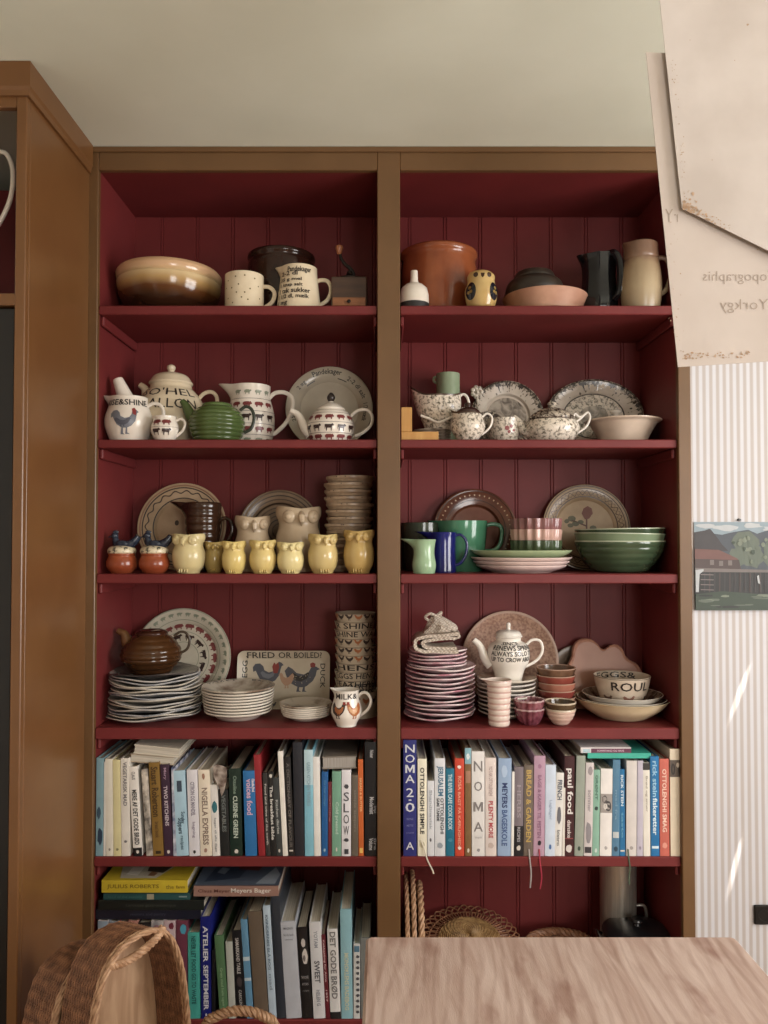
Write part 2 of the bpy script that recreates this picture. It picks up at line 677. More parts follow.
bc(MB().rbox((X2, YF + .0005, zr), (X3, YF + .0195, zt - .001), .002), 'top_rail', BROWN, 'brown frame rail')
bc(MB().rbox((XL - .0, YF - .006, zt - .016), (XR + .004, YF - .0002, zt - .001), .002), 'cover_strip', BROWN)
for a, b in ((X0, X1), (X2, X3)):
    bc(MB().box((a, YF + .02, zr + .001), (b, YB - .001, zr + .02)), 'top_board', RED, 'maroon inner top')
    for q in range(6):
        bc(MB().rbox((a + .0005, YS, ZT[q]), (b - .0005, YB - .001, Zs[q]), .0025), 'shelf', RED, 'maroon shelf board')
        if q < 5:
            for (xa, xb) in ((a + .001, a + .011), (b - .011, b - .001)):
                bc(MB().rbox((xa, YS + .014, ZT[q] - .03), (xb, YB - .004, ZT[q] - .0005), .003), 'cleat', RED, 'maroon shelf batten')
    bc(MB().rbox((a, YF + .01, 0), (b, YF + .028, ZT[5] - .001), .002), 'plinth', BROWN, 'brown plinth')

# ------------------------------------------------------------------ closet standing out on the left
YC = 1.81
XC = P(86.3, 540, 2.2).x
CL = thing('tall_cabinet', 'ochre painted tall cabinet standing out beside the bookcase', 'cabinet', (XC - .3, YC, 0))
CM = Matrix.Translation((-(XC - .3), -YC, 0))


def cl(mb, name, m, label=None):
    return mb.move(CM).build(name, m, CL, label)


xs0 = P(11.5, 540, YC).x
zcor = P(27, 97, YC).z
zsh = P(5, 293, YC).z
zsh2 = P(5, 305, YC).z
cl(MB().rbox((XC - .02, YC + .02, 0), (XC, YF - .001, zcor + .01), .001), 'side_panel', OCHRE)
cl(MB().rbox((xs0, YC, 0), (XC, YC + .02, zcor + .01), .002), 'stile', OCHRE)
cl(MB().rbox((WL + .02, YC, 0), (WL + .09, YC + .02, zcor + .01), .002), 'stile', OCHRE)
cl(MB().rbox((WL + .09, YC + .0005, P(5, 107, YC).z), (xs0, YC + .0195, zcor + .01), .002), 'top_rail', OCHRE)
c = MB()
pr = [(0, zcor), (.007, zcor), (.009, zcor + .012), (.012, zcor + .02), (.012, ZC - .001), (0, ZC - .001)]
n = len(pr)
vs_ = [(XC + o, YF - .008, z) for o, z in pr] + [(XC + o, YC - o, z) for o, z in pr] + [(WL + .02, YC - o, z) for o, z in pr]
c.add(vs_, [(i, (i + 1) % n, n + (i + 1) % n, n + i) for i in range(n)] + [(n + i, n + (i + 1) % n, 2 * n + (i + 1) % n, 2 * n + i) for i in range(n)] +
      [tuple(range(n - 1, -1, -1)), tuple(range(2 * n, 3 * n))])
cl(c, 'cornice', OCHRE)
cl(MB().rbox((WL + .09, YC + .001, zsh2), (XC - .021, YB - .02, zsh), .002), 'shelf', OCHRE, 'ochre edged shelf')
cl(MB().box((WL + .036, 2.3, zsh + .002), (XC - .0205, 2.32, zcor)), 'back_panel', RED, 'maroon inner back')
cl(MB().box((WL + .021, YC + .021, 0), (WL + .035, YB - .02, zcor)), 'inner_side', RED, 'maroon inner side')
cl(MB().box((XC - .0225, YC + .021, zsh + .002), (XC - .0202, 2.3, zcor)), 'inner_side', RED, 'maroon inner side')
cl(MB().rbox((WL + .092, YC + .012, .08), (xs0 - .004, YC + .03, zsh2 - .004), .002), 'infill', BLACK, 'black door')  # added black panel filling the dark opening below the shelf
# what shows of the crockery inside it
jy = 1.93
jx = P(-33, 200, jy).x
WHITE = glaze('white_glaze', (226, 214, 196), (218, 205, 186))
CREAM = glaze('cream_glaze', (222, 204, 172), (212, 192, 158))
j = thing('enamel_pitcher', 'tall white pitcher inside the ochre tall cabinet, only its handle showing', 'pitcher', (jx, jy, zsh))
ph = P(5, 148, jy).z - zsh
MB().lathe(shell(smoothp([(.05, 0), (.062, .04), (.066, ph * .45), (.05, ph * .8), (.042, ph * .92), (.05, ph)]), .004), 32).build('body', WHITE, j)
kx = lambda x, y: (P(x, y, jy).x - jx, 0, P(x, y, jy).z - zsh)
MB().tube(cat([kx(-16, 152), kx(2, 152), kx(9, 158), kx(13, 174), kx(10, 200), kx(-2, 225), kx(-12, 232)]), .006, 10).build('handle', WHITE, j)

# ------------------------------------------------------------------ table
ty = 1.47
tz = P(366, 936, ty).z
tx0, tx1 = P(366, 936, ty).x, P(735, 935, ty).x
TW = mat('table_wood', (206, 180, 167), (168, 134, 118), .55, 4, .3, .75, .2, 90, (9, 1.0, 1), detail=10, distort=1.2)
nt = TW.node_tree
_b = nt.nodes['Principled BSDF']
_wv = nt.nodes.new('ShaderNodeTexWave')
_wv.inputs['Scale'].default_value = 3.4
_wv.inputs['Distortion'].default_value = 14
_wv.inputs['Detail'].default_value = 8
_wv.inputs['Detail Scale'].default_value = .55
_mp = nt.nodes.new('ShaderNodeMapping')
_mp.inputs['Scale'].default_value = (4.2, 1.1, 1)
_mp.inputs['Rotation'].default_value = (0, 0, .35)
_tc = nt.nodes.new('ShaderNodeTexCoord')
nt.links.new(_tc.outputs['Object'], _mp.inputs['Vector'])
nt.links.new(_mp.outputs['Vector'], _wv.inputs['Vector'])
_rp = nt.nodes.new('ShaderNodeValToRGB')
_rp.color_ramp.elements[0].position, _rp.color_ramp.elements[1].position = .0, .4
_rp.color_ramp.elements[0].color, _rp.color_ramp.elements[1].color = lin((168, 128, 106)), (1, 1, 1, 1)
nt.links.new(_wv.outputs['Fac'], _rp.inputs['Fac'])
_mx = nt.nodes.new('ShaderNodeMix')
_mx.data_type = 'RGBA'
_mx.blend_type = 'MULTIPLY'
_mx.inputs['Factor'].default_value = .2
_src = _b.inputs['Base Color'].links[0].from_socket
nt.links.new(_src, _mx.inputs[6])
nt.links.new(_rp.outputs['Color'], _mx.inputs[7])
# brown stains worn into the wood
_n2 = nt.nodes.new('ShaderNodeTexNoise')
_n2.inputs['Scale'].default_value = 7
_n2.inputs['Detail'].default_value = 6
_m2 = nt.nodes.new('ShaderNodeMapping')
_m2.inputs['Scale'].default_value = (2.2, .8, 1)
nt.links.new(_tc.outputs['Object'], _m2.inputs['Vector'])
nt.links.new(_m2.outputs['Vector'], _n2.inputs['Vector'])
_r2 = nt.nodes.new('ShaderNodeValToRGB')
_r2.color_ramp.elements[0].position, _r2.color_ramp.elements[1].position = .56, .74
_r2.color_ramp.elements[0].color, _r2.color_ramp.elements[1].color = (1, 1, 1, 1), lin((178, 128, 106))
nt.links.new(_n2.outputs['Fac'], _r2.inputs['Fac'])
_m3 = nt.nodes.new('ShaderNodeMix')
_m3.data_type = 'RGBA'
_m3.blend_type = 'MULTIPLY'
_m3.inputs['Factor'].default_value = .8
nt.links.new(_mx.outputs[2], _m3.inputs[6])
nt.links.new(_r2.outputs['Color'], _m3.inputs[7])
nt.links.new(_m3.outputs[2], _b.inputs['Base Color'])
T = thing('wooden_table', 'worn bare wooden table in front of the bookcase', 'table', ((tx0 + tx1) / 2, 1.0, 0))
TM = Matrix.Translation((-(tx0 + tx1) / 2, -1.0, 0))
MB().rbox((tx0, .35, tz - .032), (tx1, ty, tz), .005).move(TM).build('tabletop', TW, T)
MB().box((tx0 + .06, .42, tz - .12), (tx1 - .06, .44, tz - .033)).box((tx0 + .06, ty - .08, tz - .12), (tx1 - .06, ty - .06, tz - .033)).box(
    (tx0 + .06, .44, tz - .12), (tx0 + .08, ty - .08, tz - .033)).box((tx1 - .08, .44, tz - .12), (tx1 - .06, ty - .08, tz - .033)).move(TM).build('apron', TW, T)
for a in (tx0 + .05, tx1 - .11):
    for b in (.41, ty - .11):
        MB().rbox((a, b, 0), (a + .06, b + .06, tz - .0325), .006).move(TM).build('leg', TW, T)

# ------------------------------------------------------------------ hanging paper sheets
pap = mat('aged_paper', (202, 188, 178), (190, 174, 163), .85, 5, bump=.04, bscale=120)
pap2 = mat('aged_paper_front', (204, 192, 184), (188, 175, 166), .85, 7, bump=.04, bscale=120)
stain = mat('foxing_stain', (170, 126, 88), (198, 170, 146), .9, 120, .3, .7)
fox = flat((176, 146, 118), .9)
pencil = flat((170, 152, 137), .9)


def sheet(corners, Y, name, label, m, marks, bend=.008):
    "corners in the photo: top left, bottom left, bottom right, top right"
    tl, bl, br, tr = [P(x, y, Y) for x, y in corners]
    N = 16
    org = tl.copy()

    def at(u, v):
        a = bl.lerp(br, u)
        b = tl.lerp(tr, u)
        p = a.lerp(b, v) - org
        p.y += bend * sin(u * 2.4) - .02 * (1 - v) * u
        return p
    root = thing(name, label, 'paper', org)
    mb = MB()
    vs = [at(i / N, k / N) for k in range(N + 1) for i in range(N + 1)]
    q = len(vs)
    vs += [p + Vector((0, .0012, 0)) for p in vs]
    fs = []
    for k in range(N):
        for i in range(N):
            a = k * (N + 1) + i
            fs.append((a, a + 1, a + N + 2, a + N + 1))
            fs.append((q + a, q + a + N + 1, q + a + N + 2, q + a + 1))
    for i in range(N):
        for (a, b) in ((i, i + 1), (N * (N + 1) + i + 1, N * (N + 1) + i), ((i + 1) * (N + 1), i * (N + 1)), (i * (N + 1) + N, (i + 1) * (N + 1) + N)):
            fs.append((b, a, q + a, q + b))
    mb.add(vs, fs, 0, True)

    def uv(x, y):      # photo point to sheet coordinates
        q = P(x, y, Y)
        lo, hi = (0., 1.)
        v = .5
        u = .5
        for _ in range(12):
            a, b = bl.lerp(tl, v), br.lerp(tr, v)
            u = (q.x - a.x) / (b.x - a.x)
            c, d = bl.lerp(br, u), tl.lerp(tr, u)
            v = (q.z - c.z) / (d.z - c.z)
        return u, v

    def on(x, y):
        u, v = uv(x, y)
        return at(u, v) + Vector((0, -.0006, 0))
    marks(mb, on)
    o = mb.build('sheet', [m, stain, fox, pencil], root)
    return root


def blot(mb, on, x, y, r, mi, rx=1.0, rng=random):
    pts = []
    for i in range(9):
        a = 2 * pi * i / 9
        k = r * rng.uniform(.6, 1.15)
        pts.append((x + cos(a) * k * rx, y + sin(a) * k))
    mb.poly(pts, lambda a, b: on(a, b), mi)


def marks_back(mb, on):
    rg = random.Random(3)
    for i in range(60):
        t = rg.random()
        blot(mb, on, 681 + t * 70, 357 - t * 2 + rg.uniform(-4, 2.2), rg.uniform(.3, 1.3), 1 if rg.random() < .6 else 2, 1.3, rg)
    for i in range(26):
        blot(mb, on, rg.uniform(668, 684), rg.uniform(220, 352), rg.uniform(.3, .8), 2, 1, rg)
    # faint pencil words showing through back to front
    mb.text("Topographis", lambda u, v: on(u, v), 776, 703, 284, 271, 3, -.012)
    mb.text("Yorkgy", lambda u, v: on(u, v), 768, 720, 313, 299, 3, -.012)
    mb.text("Y", lambda u, v: on(u, v), 673, 665, 222, 209, 3, -.01)
    mb.text("r", lambda u, v: on(u, v), 678, 674, 222, 214, 3, -.01)


def marks_front(mb, on):
    rg = random.Random(5)
    for i in range(70):
        t = rg.random() ** 1.6
        blot(mb, on, 684 + t * 50, 206 + t * 26 + rg.uniform(-5, 3), rg.uniform(.3, 1.7) * (1.3 - t), 1 if rg.random() < .7 else 2, 1.2, rg)
    for i in range(10):
        blot(mb, on, 683 + rg.random() * 16, 200 + rg.uniform(-10, 9), rg.uniform(.6, 2.2), 1, 1, rg)
    for i in range(45):
        t = rg.random()
        blot(mb, on, 672 + t * 14 + rg.uniform(-2, 4), 60 + t * 140, rg.uniform(.3, .8), 2, 1, rg)
    for x, y, r in ((748, 24, 1.4), (735, 60, .6), (757, 250, .8), (690, 40, .5), (712, 160, .6)):
        blot(mb, on, x, y, r, 2, 1, rg)


S_B = sheet([(646, 52), (678, 367), (910, 353), (900, 56)], 1.14, 'paper_sheet', 'aged paper sheet with faint pencil words and rusty lower edge, hanging behind another sheet', pap, marks_back)
S_F = sheet([(634, -240), (682, 208), (910, 322), (905, -240)], 1.133, 'paper_sheet', 'upper aged paper sheet with slanting brown stained lower edge, hanging in front', pap2, marks_front)

# ------------------------------------------------------------------ picture, pin and socket on the papered wall
YW = YB + .014
pc = P(740, 566, YW)
pw, phh = P(830, 566, YW).x - P(694, 566, YW).x, P(740, 522, YW).z - P(740, 610, YW).z
pic = thing('landscape_print', 'landscape print of a mill under dark hills pinned on striped wallpaper', 'picture', (P(694, 566, YW).x, YW, P(740, 610, YW).z))
mb = MB()
mb.box((0, -.0025, 0), (pw, -.0005, phh), 0)
U = lambda px: (px - 694) * YW / F
V = lambda py: (610 - py) * YW / F
lay = [.0030]


def patch(pts, mi):
    lay[0] += .00012
    d = -lay[0]
    mb.poly([(min(U(x), pw), V(y)) for x, y in pts], lambda a, b: (a, d, b), mi)


rg = random.Random(11)


def blob_(cx, cy, rx, ry, mi, n=15, j=.25):
    patch([(cx + cos(2 * pi * i / n) * rx * rg.uniform(1 - j, 1 + j), cy + sin(2 * pi * i / n) * ry * rg.uniform(1 - j, 1 + j)) for i in range(n)], mi)


for (x, y, rx, ry) in ((706, 526, 9, 2.5), (726, 528, 12, 3), (752, 526, 10, 2.5), (775, 529, 12, 3), (800, 526, 10, 2)):
    blob_(x, y, rx, ry, 1)
patch([(694, 534), (704, 531), (709, 529), (714, 534), (722, 535), (730, 533), (741, 531), (748, 530), (757, 534), (766, 531), (780, 528), (800, 533), (830, 529), (830, 575), (694, 575)], 2)
patch([(694, 532.5), (706, 530.5), (710, 529), (715, 535), (722, 545), (728, 551), (694, 552)], 3)
for (x, y, rx, ry) in ((745, 545, 13, 12), (752, 556, 12, 11), (739, 556, 9, 10), (770, 556, 8, 14), (790, 548, 14, 15), (812, 555, 12, 13)):
    blob_(x, y, rx, ry, 4)
for i in range(26):
    blob_(rg.choice((745, 752, 740, 790, 771)) + rg.uniform(-9, 9), rg.uniform(538, 564), rg.uniform(1, 3), rg.uniform(1, 2.5), rg.choice((5, 5, 4, 6)), 8)
patch([(694, 549), (718, 550), (737, 559), (737, 561), (694, 560)], 7)
patch([(694, 559), (738, 560), (740, 570), (694, 570)], 8)
for (x, y) in ((709, 563), (718, 564), (727, 563.5)):
    patch([(x, y - 3), (x + 4, y - 3), (x + 4, y + 2), (x, y + 2)], 9)
patch([(694, 568), (768, 570), (830, 569), (830, 575), (694, 574)], 9)
patch([(694, 572), (830, 573), (830, 594), (694, 596)], 10)
for x in range(703, 830, 5):
    patch([(x, 573), (x + 1.2, 573), (x + .8, 592), (x - .4, 592)], 3 if x % 2 else 8)
for y in (574, 579, 584, 589):
    patch([(699, y), (712, y + .4), (712, y + 1.3), (699, y + .9)], 9)
patch([(694, 570), (702, 569), (702, 571), (698, 574), (697, 592), (694, 592)], 1)
patch([(755, 576), (757, 575), (758, 584), (756, 583)], 1)
patch([(694, 594), (720, 591), (760, 594), (800, 591), (830, 593), (830, 610), (694, 610)], 6)
for i in range(24):
    blob_(rg.uniform(698, 825), rg.uniform(595, 607), rg.uniform(3, 9), rg.uniform(.5, 1.6), rg.choice((4, 10, 5)), 8)
mb.build('print', [flat((142, 160, 170), .6), flat((186, 190, 192), .6), flat((80, 86, 94), .6), flat((72, 68, 70), .6), flat((100, 110, 96), .6), flat((124, 132, 114), .6),
                   flat((66, 78, 66), .6), flat((120, 82, 76), .6), flat((84, 70, 68), .6), flat((122, 112, 108), .6), flat((58, 58, 58), .6)], pic)
pin = P(738.5, 520, YW)
q = MB().lathe([(0, 0), (.005, 0), (.005, .0015), (.002, .003), (.002, .008), (.0045, .009), (.0045, .011), (0, .0115)], 14, M=Matrix.Rotation(pi / 2, 4, 'X')).build('push_pin', flat((60, 58, 60), .3))
q.location = (pin.x, YW + .001, pin.z)
tag(q, 'dark pin at the upper edge of the mill landscape print', 'pin')
sk = thing('wall_socket', 'black wall socket plate low on the striped wallpaper', 'socket', tuple(P(772, 914, YW)))
a = .06
MB().rbox((-a, -.009, -.031), (a, .0, .031), .003).build('plate', BLACK, sk)
for xx in (-.03, .03):
    MB().lathe([(.018, 0), (.02, .002), (.02, .0028), (.017, .0028), (.015, -.004), (0, -.004)], 20, M=Matrix.Translation((xx, -.009, 0)) @ Matrix.Rotation(pi / 2, 4, 'X')).build('outlet', flat((30, 30, 30), .4), sk)

# ------------------------------------------------------------------ wicker baskets
WICK = mat('wicker', (156, 104, 70), (116, 72, 46), .55, 60, bump=.2, bscale=150)
WICKL = mat('pale_wicker', (198, 154, 116), (156, 112, 78), .55, 60, bump=.2, bscale=150)
WICKD = mat('dark_wicker', (132, 86, 56), (96, 60, 40), .55, 60, bump=.2, bscale=150)
BASEW = mat('basket_board', (204, 166, 130), (160, 118, 84), .5, 6, .3, .7, stretch=(5, 5, 1), detail=6, distort=.8)


def resample(pts, step):
    pts = [Vector(p) for p in pts]
    n = len(pts)
    L = [0]
    for i in range(n):
        L.append(L[-1] + (pts[(i + 1) % n] - pts[i]).length)
    N = max(8, int(L[-1] / step) // 2 * 2)
    out = []
    k = 0
    for i in range(N):
        d = L[-1] * i / N
        while L[k + 1] < d:
            k += 1
        t = (d - L[k]) / max(L[k + 1] - L[k], 1e-9)
        out.append(pts[k].lerp(pts[(k + 1) % n], t))
    return out


def weave(outline, depth, pitch=.0042, stake=.013, flare=0.0, rad=.0022):
    "woven wall: outline in x,z, wall runs from y=0 to y=-depth"
    ring = resample(outline, stake / 2)
    n = len(ring)
    c = sum(ring, Vector()) / n
    nr = []
    for i in range(n):
        t = (ring[(i + 1) % n] - ring[i - 1]).normalized()
        v = Vector((t.z, 0, -t.x))
        if v.dot(ring[i] - c) < 0:
            v = -v
        nr.append(v)
    mb = MB()
    rows = int(depth / pitch)
    for q in range(rows):
        y = -pitch * (q + .5)
        o = flare * (-y)
        pts = [ring[i] + nr[i] * (o + (.0015 if ((i // 2) + q) % 2 else -.0015) * (1 if i % 2 == 0 else .0)) + Vector((0, y, 0)) for i in range(n)]
        mb.tube(pts, rad, 5, q % 2, True, up=(0, 1, 0))
    for i in range(0, n, 2):
        a = ring[i]
        mb.tube([a, a + nr[i] * flare * depth + Vector((0, -depth, 0))], rad * .8, 5, 0)
    return mb, [ring[i] + nr[i] * flare * depth + Vector((0, -depth, 0)) for i in range(n)], nr


def rope(mb, pts, r, tw, mi=0, closed=True, strands=3):
    "twisted strands along a path"
    n = len(pts)
    for s in range(strands):
        q = []
        d = 0
        for i in range(n):
            a = pts[(i + 1) % n] if (closed or i + 1 < n) else pts[i]
            b = pts[i - 1] if (closed or i) else pts[i]
            t = (a - b).normalized()
            u = t.cross(Vector((.3, .9, .3))).normalized()
            w = t.cross(u)
            ph = 2 * pi * s / strands + (2 * pi * round(n / tw) / n if closed else 2 * pi / tw) * i
            q.append(pts[i] + u * cos(ph) * r * .62 + w * sin(ph) * r * .62)
        mb.tube(q, r * .62, 6, mi, closed)
    return mb


def tray(name, label, loc, rot, W, H, D, group=None):
    t = thing(name, label, 'basket', loc, group, rot)
    hw = W / 2
    out = cat([(-hw * .72, 0, 0.004), (hw * .72, 0, 0.004), (hw * .95, 0, .03), (hw, 0, H * .3), (hw * .98, 0, H * .62), (hw * .86, 0, H * .84), (hw * .55, 0, H * .965),
               (0, 0, H), (-hw * .55, 0, H * .965), (-hw * .86, 0, H * .84), (-hw * .98, 0, H * .62), (-hw, 0, H * .3), (-hw * .95, 0, .03)], 6, True)
    mb, top, nr = weave(out, D, flare=.05)
    mb.build('wicker_wall', [WICK, WICKD], t, 'woven brown wicker side')
    rim = MB()
    rope(rim, resample(top, .006), .0052, 14)
    rope(rim, [p + Vector((0, .010, 0)) for p in resample(top, .006)], .0042, 12)
    rim.build('rim', [WICKL], t, 'pale braided wicker rim')
    ins = [(p.x * .985, p.z * .985 + .004) for p in out]
    b = MB()
    b.prism(ins, -.016, -.004)
    b.build('base_board', BASEW, t, 'bare wooden board forming the base')
    # twisted grip over the top end of the rim
    ht = max(p.z for p in top)
    g = cat([(-hw * .62, -D, ht - .03), (-hw * .36, -D - .006, ht - .034), (0, -D - .01, ht - .028), (hw * .34, -D - .006, ht - .018), (hw * .5, -D, ht - .008)], 16)
    rope(MB(), g, .0075, 12, closed=False).build('grip', WICKL, t, 'pale twisted wicker grip')
    return t


ba = R_(56)
H1 = P(140, 927, 1.63).z - .04
t1 = tray('wicker_tray_basket', 'brown wicker tray basket with wooden base standing on end, in front of the teal spine', (-.572, 1.685, .006), (R_(-3), 0, ba), .24, H1, .112, 'wicker trays on end beside the closet')
t2 = tray('wicker_tray_basket', 'wicker tray basket standing on end against the ochre cabinet, half hidden by a like one', (-.690, 1.768, .006), (R_(-3), 0, ba), .24, P(85, 937, 1.75).z - .04, .115, 'wicker trays on end beside the closet')
# low basket with a hoop handle, only the hoop top shows
hy = 1.80
hx = P(240, 1010, hy).x
hz = P(240, 1009, hy).z
t3 = thing('hoop_basket', 'basket with pale twisted hoop handle at the foot of the cookbooks', 'basket', (hx, hy, 0.003))
o3 = cat([(cos(a) * .1, 0, sin(a) * .095) for a in [2 * pi * i / 16 for i in range(16)]], 4, True)
mb, top, nr = weave(o3, .15, flare=.15)
M3 = Matrix.Rotation(-pi / 2, 4, 'X')
mb.move(M3).build('wicker_wall', [WICK, WICKD], t3)
MB().prism([(p.x * .98, p.z * .98) for p in o3], -.012, -.001).move(M3).build('base', WICKD, t3)
rope(MB(), resample(top, .006), .007, 9).move(M3).build('rim', WICKL, t3)
hw = .084
rope(MB(), cat([(-hw * 1.3, 0, .12), (-hw * 1.25, 0, .2), (-hw, 0, hz - .055), (-hw * .6, 0, hz - .018), (0, 0, hz - .007), (hw * .6, 0, hz - .018), (hw, 0, hz - .055), (hw * 1.25, 0, .2), (hw * 1.3, 0, .12)], 14),
     .0095, 10, closed=False).build('hoop_handle', WICKL, t3)

# ------------------------------------------------------------------ bottom right bay: trays, baskets, pots
zf = Zs[5]
for i, (xa, xb, yt) in enumerate(((403.5, 409, 876), (409.5, 415.5, 874), (416, 423.5, 886))):
    Y = 2.34
    c = P((xa + xb) / 2, 900, Y)
    r = (P(410, yt, Y).z - zf) / 2
    nm = ('nearest the brown upright', 'middle of three', 'last of three, beside the round basket')[i]
    o = thing('wicker_mat', 'wicker mat on edge in the bottom right bay, ' + nm, 'mat', (c.x, Y, zf + .001), 'wicker mats on edge')
    hwid = (xb - xa) / 2 * Y / F
    ring = [Vector((0, cos(a) * .15, r + sin(a) * (r - .006))) for a in [2 * pi * k / 140 for k in range(140)]]
    rope(MB(), ring, hwid * .72, 9).build('rim', WICKL, o)
    mb = MB()
    kk = 1.0
    while kk > .06:
        mb.tube([Vector((0 + .001 * (k % 2), p.y * kk, r + (p.z - r) * kk)) for k, p in enumerate(ring[::2])], .0042, 5, 0, True)
        kk -= .05
    mb.build('woven_centre', WICK, o)
# round openwork tray with a looped border, resting on a low wicker ring
Y = 2.37
c = P(470, 941, Y)
rw = 51 * Y / F
zt_ = c.z - zf
o = thing('round_wicker_tray', 'round openwork wicker tray with looped border behind the table edge', 'tray', (c.x, Y, zf + .002))
Mt = Matrix.Translation((0, 0, zt_)) @ Matrix.Rotation(R_(14), 4, 'X')
mb = MB()
for k in range(15):
    r = rw * (.04 + .56 * k / 14)
    z = .016 * (1 - (k / 14) ** 2)
    mb.tube([Vector((cos(a) * r, sin(a) * r, z + (.0012 if (i + k) % 2 else -.0012))) for i, a in enumerate([2 * pi * q / 60 for q in range(60)])], .0036, 5, 0, True)
mb.move(Mt).build('woven_centre', mat('golden_wicker', (182, 142, 88), (140, 102, 58), .5, 60, bump=.2, bscale=150), o)
mb = MB()
NL = 40
for k in range(NL):
    a0, a1 = 2 * pi * k / NL, 2 * pi * (k + 2.4) / NL
    am = (a0 + a1) / 2
    mb.tube(cat([(cos(a0) * rw * .58, sin(a0) * rw * .58, .0), (cos(a0 + .02) * rw * .84, sin(a0) * rw * .84, -.004), (cos(am) * rw, sin(am) * rw, -.006 + .003 * (k % 2)),
                 (cos(a1 - .02) * rw * .84, sin(a1) * rw * .84, -.006), (cos(a1) * rw * .58, sin(a1) * rw * .58, -.001)], 5), .0022, 5)
for f in (.68, .8):
    mb.tube([Vector((cos(a) * rw * f, sin(a) * rw * f, -.004)) for a in [2 * pi * q / 60 for q in range(60)]], .0022, 5, 0, True)
mb.move(Mt).build('looped_border', WICK, o)
mb = MB()
for q in range(12):
    mb.tube([Vector((cos(a) * rw * .42, sin(a) * rw * .42, .006 + q * (zt_ - .05) / 12)) for a in [2 * pi * k / 50 for k in range(50)]], .0055, 5, 0, True)
mb.build('wicker_foot', WICKD, o)
# oblong basket
Y = 2.37
c = P(562, 930, Y)
hw_ = 35 * Y / F
o = thing('oblong_wicker_basket', 'low oblong wicker basket between the round basket and the black pot', 'basket', (c.x, Y, zf + .002))
zz = P(562, 925, Y + .095).z - zf - .01
oo = cat([(cos(a) * hw_ * (1 if abs(cos(a)) < .8 else .97), 0, sin(a) * .095) for a in [2 * pi * i / 16 for i in range(16)]], 4, True)
mb, top, nr = weave(oo, zz - .012, .008, .018)
mb.move(M3).build('wicker_wall', [WICK, WICKD], o)
rope(MB(), resample(top, .006), .011, 8).move(M3).build('rim', WICK, o)
# tall steel pot and black casserole
STEEL = mat('brushed_steel', (206, 198, 186), (190, 182, 170), .36, 8, metal=.75, stretch=(40, 40, 1))
IRON = mat('black_enamel', (22, 22, 25), (32, 32, 36), .3, 12, spec=.6)
Y = 2.44
c = P(618, 900, Y)
o = thing('steel_canister', 'tall steel cylinder pot behind the black lidded casserole', 'pot', (c.x, Y, zf + .001))
r = 17.5 * Y / F
zz = ZT[4] - zf - .04
MB().lathe(shell([(r * .96, 0), (r, .006), (r, zz * .3), (r * 1.0, zz - .006), (r * 1.05, zz)], .003), 40).build('body', STEEL, o)
MB().tube(cat([(r, 0, .1), (r + .03, 0, .11), (r + .03, 0, .2), (r, 0, .21)]), .005).build('handle', STEEL, o)
Y = 2.335
c = P(637, 930, Y)
r = 33.5 * Y / F
zz = P(637, 933, Y).z - zf
o = thing('black_casserole', 'black casserole with domed lid at the right end of the bottom shelf', 'pot', (c.x, Y, zf + .001))
MB().lathe(shell(smoothp([(r * .85, 0), (r * .95, .02), (r * .97, zz * .5), (r * .97, zz - .004)]), .005), 44).build('body', IRON, o)
ld = MB().lathe([(r * .9, zz - .003), (r, zz - .002), (r * 1.0, zz + .004), (r * .9, zz + .012), (r * .5, zz + .021), (0, zz + .024), ], 44).build('lid', IRON, o)
MB().lathe([(0, zz + .022), (.012, zz + .023), (.01, zz + .03), (.018, zz + .036), (.016, zz + .042), (0, zz + .044)], 24).build('knob', IRON, ld)
for s in (-1, 1):
    MB().tube(cat([(s * r * .95, -.035, zz - .02), (s * (r + .014), -.03, zz - .008), (s * (r + .018), 0, zz), (s * (r + .014), .03, zz - .008), (s * r * .95, .035, zz - .02)]), .0055).build('handle', mat('steel_handle', (150, 150, 152), None, .25, metal=1), o)
# ------------------------------------------------------------------ pottery
A, B_, C_, D_ = Zs[0], Zs[1], Zs[2], Zs[3]
INK = flat((44, 38, 36), .3)
INKG = flat((92, 88, 86), .3)
MAROON = flat((122, 40, 42), .3)
DKBR = flat((58, 36, 26), .3)
TERRA = glaze('terracotta_glaze', (158, 82, 44), (134, 62, 32), .18, scale=9)
RAW = mat('raw_clay', (176, 128, 92), (160, 112, 78), .7, 20)
OFF = glaze('off_white_glaze', (228, 217, 203), (220, 208, 192), .18)
PALE = glaze('pale_cream_glaze', (236, 227, 215), (228, 218, 204), .16)
DKB = glaze('dark_brown_glaze', (50, 26, 18), (34, 18, 14), .14, scale=8)
BKG = glaze('black_glaze', (16, 16, 20), (24, 24, 28), .1, scale=10)


def body(root, prof, th, mats, seg=48, mi=0, deform=None, extra=None, name='body', label=None, rim=None):
    mb = MB()
    sh = shell(prof, th)
    mm = mi
    if rim:      # worn or paler glaze on the lip
        mats = (list(mats) if isinstance(mats, (list, tuple)) else [mats]) + [rim]
        n_ = len(prof)
        mm = [0] * (len(sh) - 1)
        zt = prof[-1][1]
        for i in range(len(mm)):
            if min(sh[i][1], sh[i + 1][1]) > zt - .0045 and i < n_ + 3:
                mm[i] = len(mats) - 1
    mb.lathe(sh, seg, mm, deform=deform)
    if extra:
        extra(mb)
    return mb.build(name, mats, root, label)


